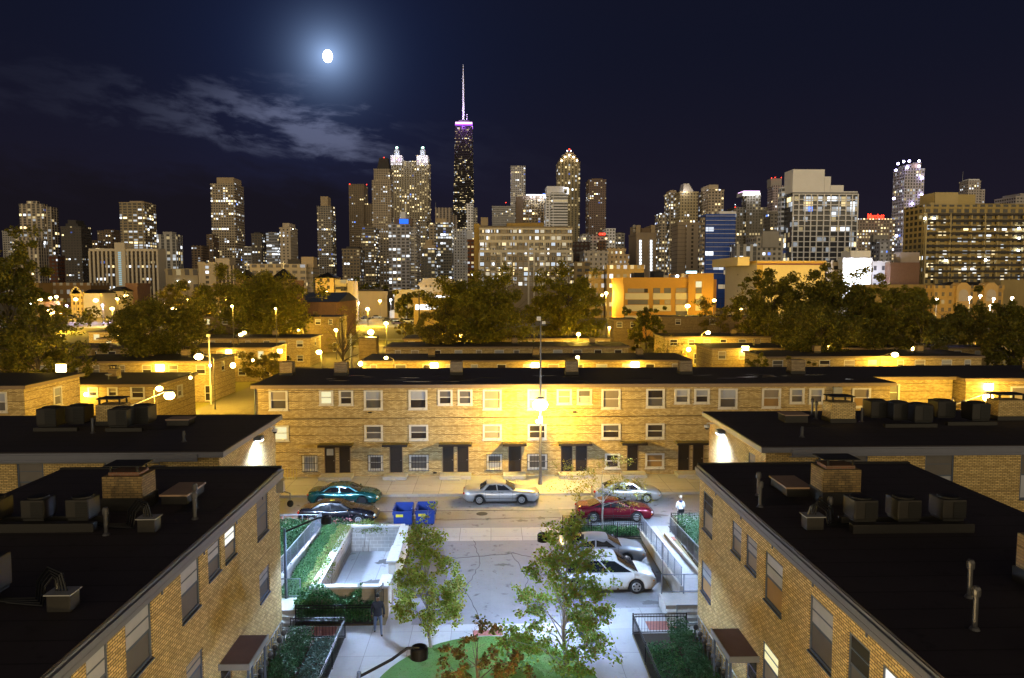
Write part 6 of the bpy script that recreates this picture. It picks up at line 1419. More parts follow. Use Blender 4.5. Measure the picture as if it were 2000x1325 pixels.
# left ramp parapet, rail; right ramp
def ramp(sx, label):
    X = sx*9.05 if sx > 0 else -10.5
    t = thing('access_ramp', label, 'ramp', (X, 39, 0)); z0, z1 = .25, .78
    y0, y1 = 43.4, 34.0
    w0 = .18; o = 1 if sx > 0 else -1
    m = MB(); m.prism([(X, y1), (X+w0*o, y1), (X+w0*o, y0), (X, y0)] if o > 0 else [(X+w0*o, y1), (X, y1), (X, y0), (X+w0*o, y0)], 0, z1)
    V = [(x, y, (z if z < .01 else (z1+.1 if y < 40 else z0+.12))) for x, y, z in m.v]; m.v = V; m.build('parapet_wall', CONCP, t)
    a, b = (X+w0, X+1.45) if o > 0 else (X-1.4, X-w0)
    m = MB().quad((a, y1, z1-.1), (b, y1, z1-.1), (b, y0, .04), (a, y0, .04)); m.build('ramp_surface', CONCW, t)
    c = b if o > 0 else a
    m = MB().prism([(c, y1), (c+.16, y1), (c+.16, y0), (c, y0)], 0, z1); m.v = [(x, y, (z if z < .01 else (z1+.1 if y < 40 else z0))) for x, y, z in m.v]; m.build('parapet_wall', CONCP, t)
    return X
ramp(1, 'concrete access ramp between parapets rising beside the right brick block')
railing('ramp_railing', 'steel ramp railing on the low wall beside the parked white minivan', (9.13, 43.4, .35), (9.13, 34.1, .85), .95, 7, RAILC, .09, 'court ramp railings')
railing('ramp_railing', 'steel ramp railing on the far side of the walkway, next to the shrubs', (10.85, 43.3, .3), (10.85, 34.2, .85), .95, 7, RAILC, .09, 'court ramp railings')
t = thing('retaining_wall', 'low pale retaining wall under the slanting rail by the left ivy bed', 'wall', (-10.45, 39, 0))
m = MB().prism([(-10.6, 33.6), (-10.4, 33.6), (-10.4, 44.9), (-10.6, 44.9)], 0, .8); m.v = [(x, y, (z if z < .01 else (.85 if y < 40 else .3))) for x, y, z in m.v]; m.build('wall', CONCP, t)
railing('ramp_railing', 'steel railing slanting down beside the left ivy bed', (-10.5, 44.9, .3), (-10.5, 33.8, .85), .95, 8, RAILC, .09, 'court ramp railings')
railing('street_railing', 'steel railing with rose bushes behind it at the left street edge', (-14.0, 44.95, .12), (-10.5, 44.95, .12), .95, 3, RAILC, .0, rails=(1.0, .45, .12))
t = thing('retaining_wall', 'low concrete curb wall under the street-edge railing at left', 'wall', (-12.2, 44.9, 0)); box(-14, -10.5, 44.7, 45.0, 0, .35).build('wall', CONCP, t)
for sx, lb in ((-1, 'left'), (1, 'right')):
    side = 'left' if sx < 0 else 'right'
    t = thing('stair_landing', 'concrete stair landing at the corner of the %s brick block' % ('lower left' if sx < 0 else 'lower right'), 'landing', (sx*9.0, 32.9, 0))
    x0, x1 = (-10.3, -8.85) if sx < 0 else (7.75, 10.3)
    if sx > 0: x0 = 8.0
    box(x0, x1, 32.5, 33.9, 0, .62).build('platform', CONCP, t, bevel=.02)
    st = MB()
    for i in range(3): box(x0 if sx > 0 else x0, x1, 32.5-.28*(i+1), 32.5-.28*i, 0, .62-.17*(i+1)).build('step', CONCP, t, bevel=.015)
    railing('stair_railing', 'back rail with a mesh panel on the landing by the %s brick block' % ('lower left' if sx < 0 else 'lower right'), (x0+.1, 33.75, .62), (x1-.08, 33.75, .62), .95, 2, RAILC, .06, 'stair landing railings', bar_r=.005)
    railing('stair_railing', 'front rail with a mesh panel on the steps by the %s brick block' % ('lower left' if sx < 0 else 'lower right'), (x0+.3, 31.65, .05), (x1-.4 if sx < 0 else x1, 31.65, .05), .95, 2, RAILC, .06, 'stair landing railings', bar_r=.005)
def iron(label, p0, p1, h=.95, n=3, bars=.13, group='black iron fences', finial=True):
    return railing('iron_fence', label, p0, p1, h, n, BLK, bars, group, rails=(.97, .84, .08), r=.022, cat='fence', bar_r=.009)
iron('black iron fence in front of the ivy below the dumpster enclosure', (-8.75, 32.2, .03), (-5.25, 32.2, .03), .95, 2)
t = iron('tall black iron gate leaf at the right end of the enclosure front', (-5.2, 32.25, .03), (-4.95, 32.95, .03), 1.6, 1)
iron('black iron fence across the head of the left planting bed', (-8.65, 31.02, .03), (-6.32, 31.02, .03), .92, 1)
iron('black iron fence along the left planting bed and walk', (-6.32, 31.02, .03), (-6.32, 18, .03), .92, 5)
iron('black iron fence across the head of the right planting bed', (6.2, 31.0, .03), (8.55, 31.0, .03), .92, 1)
iron('black iron fence along the right planting bed and walk', (6.2, 31.0, .03), (6.2, 18, .03), .92, 5)
iron('black iron fence behind the parked maroon coupe', (4.45, 44.55, .05), (9.2, 44.55, .05), .95, 3)
iron('black iron fence in front of the grass strip above the silver car', (4.45, 43.15, .05), (9.2, 43.15, .05), .95, 3)
iron('short black iron fence joining the two fences at the ramp head', (9.2, 44.55, .05), (9.2, 43.15, .05), .95, 1)
iron('black iron fence in front of the standing man', (11.3, 44.9, .05), (13.6, 44.9, .05), .95, 2)
iron('short black iron fence turning down beside the entry path', (11.3, 44.9, .05), (11.3, 43.2, .05), .95, 1)
t = thing('sign_post', 'bare steel sign post in front of the ramp wall by the minivan', 'post', (8.75, 36.3, 0)); MB().tube([(8.75, 36.3, 0), (8.75, 36.3, 2.2)], .03, 6).build('post', GREYM, t)
# yellow bollard-like fence at far left of the facade
t = thing('hoop_fence', 'low yellow hoop fence against the foot of the long row house', 'fence', (-16.3, 56.9, .14))
for i in range(6):
    x = -17.6+i*.45
    MB().tube([(x, 56.8, .14), (x, 56.8, .95), (x+.12, 56.8, 1.08), (x+.24, 56.8, .95), (x+.24, 56.8, .14)], .022, 6).build('hoop', plain('yellow_paint', (.55, .42, .05), .5) if 'yellow_paint' not in MATS else MATS['yellow_paint'], t)
# gas meters along the walls
def meter(x, y, label, sx):
    t = thing('gas_meter', label, 'gas meter', (x, y, .05), 'gas meters along the court walls')
    m = MB().ball((x, y, .68), .115, (1, .8, 1.1), 12, 8); m.build('meter_body', VENTM, t, smooth=True)
    MB().tube([(x+sx*.14, y, .05), (x+sx*.14, y, 1.05), (x+sx*.04, y, 1.12), (x, y, .9)], .025, 6).build('riser_pipe', GREYM, t)
    MB().tube([(x-sx*.02, y, .6), (x-sx*.02, y, .05)], .02, 6).build('outlet_pipe', DARKF, t)
    MB().lathe([(.06, 0), (.07, .03), (.01, .04)], (x-sx*.02, y-.1, .92), 8).build('regulator', GREYM, t)
mt0 = None
for sx, X, wh in ((-1, -8.72, 'left'), (1, 8.75, 'right')):
    n = 10
    for i in range(n):
        y = 30.2-i*.62
        if sx < 0 and False: pass
        meter(X, y, 'grey gas meter in the pipe row at the foot of the %s brick wall' % ('lower left' if sx < 0 else 'lower right'), sx)
for o in bpy.data.objects:
    if o.get('category') == 'gas meter': o['group'] = 'gas meters at the %s wall' % ('left' if o.location.x < 0 else 'right')
for sx, X in ((-1, -8.9), (1, 8.93)):
    t = thing('gas_pipe', 'long grey gas pipe feeding the meters along the %s brick wall' % ('lower left' if sx < 0 else 'lower right'), 'pipe', (X, 27, .05))
    MB().tube([(X, 30.6, 1.02), (X, 24.2, 1.02)], .03, 6).tube([(X, 30.6, 1.02), (X, 30.6, .05)], .03, 6).build('pipe', GALV, t)
# rooftop equipment -------------------------------------------------------
CHB = brickmat('shaded_brick', (.26, .18, .075), (.15, .10, .045), (.09, .065, .03), .26, .085, .014, .4)  # brick colour darkened to stand in for shade on the near chimneys
Z = 7.46
for (x, y, w_, d, h, root, nm) in ((-12.75, 25.9, 1.35, 1.05, 1.2, nl_, 0), (12.5, 25.9, 1.35, 1.05, 1.25, nr_, 0)):
    c = MB().box(x-w_/2, x+w_/2, y-d/2, y+d/2, Z+.45, Z+h).build('chimney', CHB, root)
    box(x-w_/2-.05, x+w_/2+.05, y-d/2-.05, y+d/2+.05, Z, Z+.45).build('flashing', ACM, c)
    m = MB().box(x-w_/2+.15, x+w_/2-.15, y-d/2+.15, y+d/2-.15, Z+h, Z+h+.12); m.build('flue_block', REDB, c)
    m = MB()
    for a in (-1, 1):
        for b in (-1, 1): m.box(x+a*.45-.03, x+a*.45+.03, y+b*.35-.03, y+b*.35+.03, Z+h+.12, Z+h+.34)
    m.box(x-.66, x+.66, y-.48, y+.48, Z+h+.34, Z+h+.37); m.build('chimney_cap', ACD, c)
c = MB().box(13.9, 16.5, 17.2, 18.6, Z+.4, Z+1.3).build('chimney', BUFFD, nr_); box(13.85, 16.55, 17.15, 18.65, Z, Z+.4).build('flashing', ACM, c); box(14.1, 16.4, 17.4, 18.4, Z+1.3, Z+1.75).build('flue_block', ACD, c)
for i, x in enumerate((-16.0, -14.6, -13.2)):
    condenser(x, 23.75, Z+.3, ['leftmost', 'middle', 'rightmost'][i]+' condenser of three on the curb of the lower left roof', .74, .72)
for i, x in enumerate((11.9, 13.3, 14.75)):
    condenser(x, 22.9, Z+.3, ['leftmost', 'middle', 'rightmost'][i]+' condenser of three on the curb of the lower right roof', .78, .74)
condenser(-12.7, 18.2, Z+.15, 'single condenser cut by the left edge on the lower left roof', .95, .95, group=None)
for root, x0, x1, y in ((nl_, -16.5, -12.6, 23.5), (nr_, 11.4, 15.3, 22.65)):
    MB().box(x0, x1, y-.32, y-.05, Z, Z+.28).box(x0, x1, y+.45, y+.7, Z, Z+.28).build('equipment_curb', ACM, root)
def hoses(x, y, label, sx=1):
    t = thing('pipe_box', label, 'pipe box', (x, y, Z)); MB().box(x-.28, x+.28, y-.22, y+.22, Z, Z+.42).build('box', ACM, t, bevel=.02)
    box(x-.32, x+.32, y-.26, y+.26, Z+.42, Z+.45).build('lid', WOOD if sx > 1 else GREYM, t)
    for i in range(4):
        a = sx*(.2+.12*i); MB().tube([(x-.15+.08*i, y, Z+.44), (x-.12+.06*i-a*.2, y+.02*i, Z+.72+.05*i), (x-a*.7-.08, y+.08*i, Z+.80+.05*i), (x-a*1.1-.2*sx, y+.12*i, Z+.55), (x-a*1.2-.25*sx, y+.15*i, Z+.08), (x-a*1.6-1.2*sx, y+.25+.08*i, Z+.06)], .028, 6).build('hose', BLK, t)
hoses(-10.9, 23.3, 'white pipe box with looping black hoses beside the left-hand condensers')
hoses(10.35, 22.9, 'pale pipe box with looping black hoses beside the right-hand condensers', -1)
hoses(-10.35, 17.6, 'pale pipe box with hoses low on the lower left roof')
hoses(12.0, 14.6, 'pipe box with a hose bundle near the bottom right corner', -1)
for i, (x, y, h, lb) in enumerate(((-10.35, 25.6, .8, 'tall hooded vent pipe over the dark hatch on the lower left roof'), (-9.9, 24.4, .85, 'hooded vent pipe standing near the left roof edge'), (-12.05, 22.9, .8, 'hooded vent pipe behind the hoses of the left roof'),
        (-11.5, 16.6, .9, 'hooded vent pipe near the bottom of the lower left roof'), (-15.3, 30.2, .35, 'short yellowish vent stub at the far edge of the lower left roof'), (9.95, 26.6, .8, 'farther of two hooded vent pipes by the right roof edge'),
        (9.5, 25.2, .85, 'nearer of two hooded vent pipes by the right roof edge'), (11.15, 23.4, .8, 'hooded vent pipe beside the right-hand hoses'), (12.0, 17.6, .9, 'vent pipe behind the pair near the bottom right'), (11.0, 15.9, .95, 'tall vent pipe on a square patch near the bottom right'),
        (12.75, 15.9, .5, 'short capped vent pipe near the bottom right chimney'), (14.1, 30.4, .4, 'short vent stub at the far edge of the lower right roof'))):
    vent_pipe(x, y, Z, lb, h*.85, .06, hood=h > .55)
def hatch(x, y, z, label, w=1.2, d=1.0, h=.35, lidm=None):
    t = thing('roof_hatch', label, 'roof hatch', (x, y, z)); box(x-w/2, x+w/2, y-d/2, y+d/2, z, z+h).build('curb', ACM, t); box(x-w/2-.05, x+w/2+.05, y-d/2-.05, y+d/2+.05, z+h, z+h+.06).build('lid', lidm or plain('hatch_lid', (.32, .22, .16), .7) if 'hatch_lid' not in MATS else MATS['hatch_lid'], t)
hatch(-11.3, 26.9, Z, 'low roof hatch with a bright edge beside the left chimney', .9, 1.6, .3)
hatch(11.4, 27.2, Z, 'low roof hatch with a bright edge beside the right chimney', .9, 1.6, .3)
hatch(17.35, 41.3, Z, 'pale roof hatch on the rear right block roof', 1.3, 1.0, .4)
hatch(-17.4, 41.4, Z, 'pale roof hatch on the rear left block roof', 1.2, .9, .3)
for i, (a, b, c_, d) in enumerate(((-10.9, -9.6, 25.2, 26.6), (9.7, 11.2, 25.4, 26.5), (17.2, 18.8, 39.5, 40.2), (-18.7, -17.3, 39.9, 40.7), (13.2, 14.3, 25.3, 26.4), (18.0, 19.2, 40.4, 40.9))):
    box(a, b, c_, d, 7.452, 7.458).build('roof_patch', ACD, (nl_, nr_, r2, l2, nr_, r2)[i])
for i, (x, y, w_, root) in enumerate(((-21.2, 41.6, 1.4, l2), (19.95, 41.2, 1.4, r2), (30.1, 41.7, 1.7, r2))):
    chimney(root, x, y, Z, w_, 1.1, 1.15, cap=True, mat=BUFF)
for i, (x, y, lb) in enumerate(((-23.8, 40.2, 'big dark condenser on a skid, farthest left on the rear left roof'), (-22.7, 40.9, 'smaller dark condenser behind the big one on the rear left roof'), (-19.9, 39.9, 'dark condenser right of the chimney on the rear left roof'), (-19.2, 40.8, 'second dark condenser right of the chimney on the rear left roof'),
        (22.2, 41.4, 'leftmost dark condenser on the rear right roof'), (23.1, 40.7, 'middle dark condenser of the cluster on the rear right roof'), (23.9, 40.0, 'front dark condenser of the cluster on the rear right roof'), (26.0, 41.3, 'small condenser left of the large one at the right edge roof'), (27.4, 40.4, 'large round-cornered condenser near the right edge roof'))):
    condenser(x, y, Z+.22, lb, 1.05, 1.0, 'dark condensers on the rear roofs')
for a, b, y, root in ((-24.4, -22.1, 40.0, l2), (-20.5, -18.6, 39.8, l2), (21.6, 24.5, 39.7, r2), (25.4, 28.2, 40.2, r2)):
    box(a, b, y-.5, y-.25, Z, Z+.2).build('equipment_curb', ACM, root)
for i, (x, y, lb) in enumerate(((-21.0, 39.0, 'small vent pipe before the chimney on the rear left roof'), (-15.3, 36.7, 'short lone vent stub near the front of the rear left roof'), (16.0, 36.9, 'short lone vent stub near the corner of the rear right roof'), (19.0, 42.0, 'hooded vent pipe left of the rear right chimney'), (19.3, 43.2, 'farther hooded vent pipe left of the rear right chimney'), (21.2, 41.0, 'vent pipe with bent hose right of the rear right chimney'))):
    vent_pipe(x, y, Z, lb, .55 if 'stub' in lb else .8, .07, hood='hood' in lb)
# alley things
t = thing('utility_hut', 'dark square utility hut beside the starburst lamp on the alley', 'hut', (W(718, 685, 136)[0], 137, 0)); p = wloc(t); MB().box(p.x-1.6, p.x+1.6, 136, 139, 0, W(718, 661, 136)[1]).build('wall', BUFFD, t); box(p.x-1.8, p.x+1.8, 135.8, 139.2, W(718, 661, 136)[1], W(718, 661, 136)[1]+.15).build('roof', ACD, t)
for i, (px, Y, lb) in enumerate(((680, 109, 'purple-blue dumpster on the alley beside the bare tree, nearer one'), (694, 110, 'purple-blue dumpster on the alley, farther from the bare tree'))):
    x = W(px, 710, Y)[0]; tt = thing('dumpster', lb, 'dumpster', (x, Y, 0), 'dumpsters on the alley'); MB().box(x-.75, x+.75, Y-.7, Y+.7, .15, 1.4).build('bin', plain('dumpster_violet', (.06, .04, .22), .5) if 'dumpster_violet' not in MATS else MATS['dumpster_violet'], tt, bevel=.03)
    MB().prism([(x-.8, Y-.75), (x+.8, Y-.75), (x+.8, Y+.75), (x-.8, Y+.75)], 1.4, 1.6, [(x-.7, Y-.2), (x+.7, Y-.2), (x+.7, Y+.75), (x-.7, Y+.75)]).build('lid', ACD, tt)
# stray papers, blown leaves on the lot
rg = np.random.default_rng(9); C = np.stack([rg.uniform(-4, 8.5, 260), rg.uniform(32.5, 52, 260), np.full(260, .03)], 1)
C[:, 0] = np.where(C[:, 1] > 45.4, rg.uniform(-16, 14, 260), C[:, 0])
tag(leaf_mesh('leaf_litter', C, .07, leafmat('fallen_leaves', [(.10, .07, .03), (.2, .15, .06), (.06, .05, .03)], 0), 4, flat=8, aspect=.6), 'scattered fallen leaves and litter on the asphalt', 'litter', kind='stuff')

# ================================================================ CARS
def carpaint(name, col, metal=.3, rough=.28):
    m, t = newmat(name); n = t.noise(t.n('ShaderNodeTexCoord').outputs['Object'], 2.5, 4)
    c = t.mix(t.ramp(n, .45, .75, 0, .25), col, tuple(x*.7+.02 for x in col)); finish(t, c, t.m('ADD', rough-.05, t.m('MULTIPLY', n, .12)), metal, None, coat=.7); return m
HEADL = plain('headlight_lens', (.75, .76, .74), .12, .2, .1, 5, coat=.5); TAILL = plain('tail_lens', (.45, .03, .02), .2, 0, .1, 5, coat=.5); AMB = plain('amber_lens', (.7, .28, .03), .25)
RIM = plain('wheel_rim', (.60, .61, .63), .3, .7, .2, 6); RIMD = plain('wheel_steel', (.035, .035, .04), .5, .4, .2, 6); TRIM = plain('car_trim', (.03, .03, .035), .5)
CHROME = plain('chrome', (.7, .7, .72), .15, .95, .1, 5)
def lerp_tab(tab, x):
    for i in range(len(tab)-1):
        if tab[i][0] <= x <= tab[i+1][0]:
            f = (x-tab[i][0])/max(1e-6, tab[i+1][0]-tab[i][0]); f = f*f*(3-2*f) if len(tab[i]) > 2 else f
            return tab[i][1]+(tab[i+1][1]-tab[i][1])*f
    return tab[0][1] if x < tab[0][0] else tab[-1][1]
def car(name, label, cat, x0, ynear, paint, L=5.0, Wd=1.82, deck=None, gh=None, rimm=None, roofz=1.42, belt=None, wheels=(.95, 3.85), wr=.33, group='cars parked along the street', rimf=None, rz=0, plate=False, van=False, spoiler=False, darkfront=False):
    """nose towards +X; x0 = rear bumper, ynear = side facing the court. deck: (x, z) top outline without cabin; gh: rear glass base/top, windscreen top/base"""
    t = thing(name, label, cat, (x0+L/2, ynear+Wd/2, 0), group)
    cx, cy = x0+L/2, ynear+Wd/2
    b = MB(); st = sorted({*[round(L*i/46, 3) for i in range(47)], *[round(w_+wr*1.12*s, 3) for w_ in wheels for s in (-1, -.98, .98, 1)]})
    hw = Wd/2
    def width(x):
        f = min(x, L-x)/L; e = .60+.40*min(1, (f/.075))**.5 if f < .075 else 1
        return hw*e*(1-.05*max(0, (x/L-.8)/.2))
    rows_ = []
    for x in st:
        w_ = width(x); zt_ = lerp_tab(deck, x); zb_ = .20 if .25 < x < L-.25 else .27+.12*(1-min(x, L-x)/.25)
        for wc in wheels:
            d = abs(x-wc); R2 = wr*1.13
            if d < R2: zb_ = max(zb_, wr+math.sqrt(max(0, R2*R2-d*d))*.97)
        sh = min(zt_-.03, max(zb_+.05, zt_-.11))
        mid = zb_+(sh-zb_)*.55
        half = [(0, zt_+.035), (w_*.5, zt_+.025), (w_*.84, zt_-.005), (w_*.955, sh), (w_, mid+(sh-mid)*.3), (w_*.995, mid-(mid-zb_)*.4), (w_*.955, zb_+.02), (w_*.90, zb_)]
        rows_.append([(x, y, z) for y, z in reversed(half)][:-1]+[(x, -y, z) for y, z in half])
    n = len(rows_[0])
    for r in rows_:
        b.v += [(x0+x, cy-y, z) for x, y, z in r]
    for i in range(len(rows_)-1):
        for k in range(n-1): b.f.append((i*n+k, (i+1)*n+k, (i+1)*n+k+1, i*n+k+1)); b.mi.append(0)
    b.f.append(tuple(range(n))); b.mi.append(0); b.f.append(tuple((len(rows_)-1)*n+k for k in reversed(range(n)))); b.mi.append(0)
    body = b.build('body', paint, t, smooth=True)
    # dark underbody and wheel wells
    box(x0+.3, x0+L-.3, cy-hw+.14, cy+hw-.14, .17, .62).build('underbody', TRIM, t)
    # cabin
    rb, rt, wt, wb = gh; zbel = belt or lerp_tab(deck, (rb+wb)/2)-.0
    yb, yt_ = hw*.90, hw*(.80 if van else .66)
    zr = roofz
    zrb, zwb = lerp_tab(deck, rb)+.005, lerp_tab(deck, wb)+.005
    P = lambda x, y, z: (x0+x, cy+y, z)
    def glass(nm, q, parent=t):
        m = MB(); m.poly(q); o = m.build(nm, CARG, parent); return o
    # shell of the cabin in body colour, glass panes sit 8 mm proud
    sh = MB(); top = []
    xs = [rt+(wt-rt)*i/6 for i in range(7)]
    zc = lambda x: zr-.05*((x-(rt+wt)/2)/((wt-rt)/2))**2
    for i in range(6):
        a, c_ = xs[i], xs[i+1]
        ys = [yt_*(-1+k/4) for k in range(9)]; dz = [-.05*abs(q/yt_)**2.2 for q in ys]
        for k in range(8): sh.quad(P(a, ys[k], zc(a)+dz[k]), P(c_, ys[k], zc(c_)+dz[k]), P(c_, ys[k+1], zc(c_)+dz[k+1]), P(a, ys[k+1], zc(a)+dz[k+1]))
    sh.build('roof', paint, t, smooth=True); sh = MB()
    for s in (-1, 1):
        sh.poly([P(rb, s*yb*.97, zrb-.1), P(wb, s*yb*.97, zwb-.1), P(wt, s*yt_, zc(wt)-.05), P((rt+wt)/2, s*yt_, zr-.05), P(rt, s*yt_, zc(rt)-.05)][::s])
    sh.poly([P(rb, -yb*.97, zrb-.1), P(rt, -yt_, zc(rt)-.05), P(rt, 0, zc(rt)), P(rt, yt_, zc(rt)-.05), P(rb, yb*.97, zrb-.1)])
    sh.poly([P(wb, yb*.97, zwb-.1), P(wt, yt_, zc(wt)-.05), P(wt, 0, zc(wt)), P(wt, -yt_, zc(wt)-.05), P(wb, -yb*.97, zwb-.1)])
    sh.build('pillars', paint, t, smooth=False)
    e = .012
    def frac(a, b_, f): return a+(b_-a)*f
    def pane(nm, xa, xb, za, zb_, wa, wb_, ia, ib):  # front / rear screens: bottom a, top b
        d = e if xa > xb else -e
        m = MB(); cols = 5
        for k in range(cols):
            f0, f1 = -1+2*k/cols, -1+2*(k+1)/cols; bow = lambda f: (1-f*f)*.05*(1 if d > 0 else -1)
            m.quad(P(xa+d+bow(f0), wa*f0, za), P(xa+d+bow(f1), wa*f1, za), P(xb+d+bow(f1)*.6, wb_*f1, zb_), P(xb+d+bow(f0)*.6, wb_*f0, zb_))
        m.build(nm, CARG, t, smooth=True)
    pane('windshield', wb-.05, wt+.04, zwb-.0, zc(wt)-.06, yb*.86, yt_*.88, 0, 0)
    pane('rear_window', rb+.05, rt-.04, zrb-.0, zc(rt)-.06, yb*.84, yt_*.86, 0, 0)
    # side glass: quads between pillars
    def sp(x, f, s):  # point on cabin side, f from belt to roof
        return P(x, s*(frac(yb*.97, yt_, f)+e), frac(zbel+.02, zc(min(max(x, rt), wt))-.09, f))
    nsp = 3 if van else 2
    rbx, rtx, wtx, wbx = rb+.30, rt+.12, wt-.10, wb-.34
    for s in (-1, 1):
        for i in range(nsp):
            f0, f1 = i/nsp, (i+1)/nsp; g = .035
            a0, a1 = frac(rbx, wbx, f0)+g, frac(rbx, wbx, f1)-g; b0, b1 = frac(rtx, wtx, f0)+g, frac(rtx, wtx, f1)-g
            q = [sp(a0, 0, s), sp(a1, 0, s), sp(b1, 1, s), sp(b0, 1, s)]
            glass('side_window', q[::-s] if s < 0 else q)
    # wheels
    for i, wc in enumerate(wheels):
        for s in (-1, 1):
            yy = cy+s*(hw-.12); w_ = MB().tube([(x0+wc, yy-.11, wr), (x0+wc, yy-.08, wr), (x0+wc, yy+.08, wr), (x0+wc, yy+.11, wr)], [wr*.93, wr, wr, wr*.93], 24).build('wheel', RUBBER, t)
            yo = yy+s*.112; rm = RIMD if (darkfront and i == 1) else (rimm or RIM)
            r_ = MB().tube([(x0+wc, yo, wr), (x0+wc, yo+s*.012, wr)], [wr*.66, wr*.62], 20)
            r_.build('rim', rm, w_)
            if rm is not RIMD:
                k = MB()
                for j in range(5 if rimf else 8):
                    a = 2*math.pi*j/(5 if rimf else 8)+.3; ra = wr*.42
                    k.tube([(x0+wc+math.cos(a)*ra, yo+s*.010, wr+math.sin(a)*ra), (x0+wc+math.cos(a)*ra, yo+s*.018, wr+math.sin(a)*ra)], wr*(.14 if rimf else .085), 8)
                k.build('rim_openings', TRIM, w_)
    # lamps, bumpers, trim
    zf, zrr = lerp_tab(deck, L-.25), lerp_tab(deck, .15)
    for s in (-1, 1):
        MB().ball((x0+L-.20, cy+s*width(L-.2)*.80, zf-.13), .15, (.75, 1.0, .55), 12, 8).build('headlight', HEADL, t, smooth=True)
        MB().ball((x0+L-.24, cy+s*width(L-.24)*.97, zf-.22), .07, (1, .4, .5), 8, 6).build('indicator', AMB, t, smooth=True)
        MB().ball((x0+.10, cy+s*width(.1)*.84, zrr-.17), .15, (.7, .9, .62), 12, 8).build('taillight', TAILL, t, smooth=True)
        MB().ball((x0+wb-.30, cy+s*(hw+.06), zbel+.08), .10, (.6, .9, .62), 10, 6).build('mirror', paint, t, smooth=True)
        for dxx in ((.36, .64) if nsp == 2 else (.62,)):
            x = x0+frac(rb, wb, dxx)-.12; box(x, x+.16, cy+s*(hw*.975), cy+s*(hw*1.002), zbel-.13, zbel-.10).build('door_handle', CHROME if not van else paint, t)
        ln = MB()
        for fx_ in ((.08, .5, .92) if nsp == 2 else (.36, .66, .95)):
            x = frac(rb+.25, wb-.05, fx_); ln.box(x0+x-.006, x0+x+.006, cy+s*hw*.90, cy+s*(hw*.999+.004), .32, zbel-.07)
        ln.build('door_seam', TRIM, t)
        box(x0+wheels[0]+wr*1.2, x0+wheels[1]-wr*1.2, cy+s*(hw*.985), cy+s*(hw*1.004), .44, .475).build('side_moulding', TRIM if not van else paint, t)
    box(x0+.02, x0+.06, cy-.26, cy+.26, .55, .68).build('license_plate', LBW, t)
    MB().box(x0+L-.06, x0+L-.01, cy-.42, cy+.42, zf-.22, zf-.12).build('grille', TRIM, t)
    return t
sed = lambda h, tr: [(0, .66), (.12, tr-.06), (.35, tr), (1.15, tr+.03), (2.2, .94), (3.3, h+.08), (3.9, h+.03), (4.6, h-.10), (4.88, h-.24), (5.02, .50)]
TEAL = carpaint('teal_paint', (.015, .11, .11), .45, .25); BLK_P = carpaint('black_paint', (.012, .012, .018), .2, .2); SILV = carpaint('silver_paint', (.60, .60, .61), .5, .3)
GOLD = carpaint('champagne_paint', (.50, .48, .44), .5, .3); MAR = carpaint('maroon_paint', (.15, .010, .022), .35, .22); WHP = carpaint('white_paint', (.78, .79, .80), 0, .3); SIL2 = carpaint('grey_silver_paint', (.36, .37, .40), .5, .3)
car('sedan', 'teal green rounded sedan at the far kerb, behind the black sedan', 'car', -12.75, 50.1, TEAL, 5.05, 1.85, sed(.92, .98), (.85, 1.55, 2.95, 3.75), roofz=1.42, wheels=(1.02, 3.85), darkfront=True)
car('sedan', 'black sedan at the near kerb with a yellow sticker on its roof', 'car', -12.35, 46.05, BLK_P, 5.1, 1.82, sed(.93, 1.0), (.75, 1.45, 2.75, 3.55), roofz=1.42, wheels=(.98, 3.92))
box(-10.35, -10.05, 46.75, 46.9, 1.425, 1.435).build('roof_sticker', LBL, bpy.data.objects['sedan.001'] if 'sedan.001' in bpy.data.objects else None)
car('sedan', 'long boxy silver sedan at the far kerb in front of the lamp mast', 'car', -1.95, 50.2, SILV, 5.35, 1.95, [(0, .70), (.1, .90), (.4, .98), (1.25, 1.0), (2.3, .96), (3.6, .98), (4.4, .93), (5.1, .84), (5.28, .70), (5.36, .52)], (1.15, 1.70, 2.95, 3.70), roofz=1.46, wheels=(1.15, 4.1))
car('sedan', 'champagne silver sedan at the far kerb behind the thin street tree', 'car', 7.2, 50.25, GOLD, 4.85, 1.78, [(a*.965, b) for a, b in sed(.92, 1.0)], (.75, 1.45, 2.8, 3.55), roofz=1.44, wheels=(.95, 3.72))
car('coupe', 'dark maroon two-door coupe at the near kerb beside the standing man', 'car', 5.55, 46.15, MAR, 5.05, 1.84, sed(.90, .97), (.70, 1.65, 2.75, 3.70), roofz=1.36, wheels=(1.05, 3.85))
car('sedan', 'grey silver sedan nosed into the court beside the white minivan', 'car', 3.55, 38.9, SIL2, 5.0, 1.82, sed(.93, 1.02), (.70, 1.50, 2.85, 3.65), roofz=1.46, wheels=(.98, 3.85), group='cars parked in the court', rimf=1)
vt = car('minivan', 'white minivan with roof rails parked in the court under the leafy tree', 'minivan', 3.2, 35.2, WHP, 5.1, 1.95, [(0, .80), (.08, .98), (.5, 1.0), (3.0, 1.02), (3.9, 1.05), (4.4, 1.0), (4.8, .88), (5.0, .70), (5.12, .50)], (.12, .40, 3.05, 4.15), roofz=1.74, belt=1.05, wheels=(.95, 4.0), wr=.35, group='cars parked in the court', van=True, rimf=1)
for y in (35.55, 36.8): MB().tube([(3.9, y, 1.80), (6.0, y, 1.80)], .022, 6).build('roof_rail', GREYM, vt)
for x in (4.5, 5.6): MB().tube([(x, 35.55, 1.82), (x, 36.8, 1.82)], .02, 6).build('roof_bar', TRIM, vt)
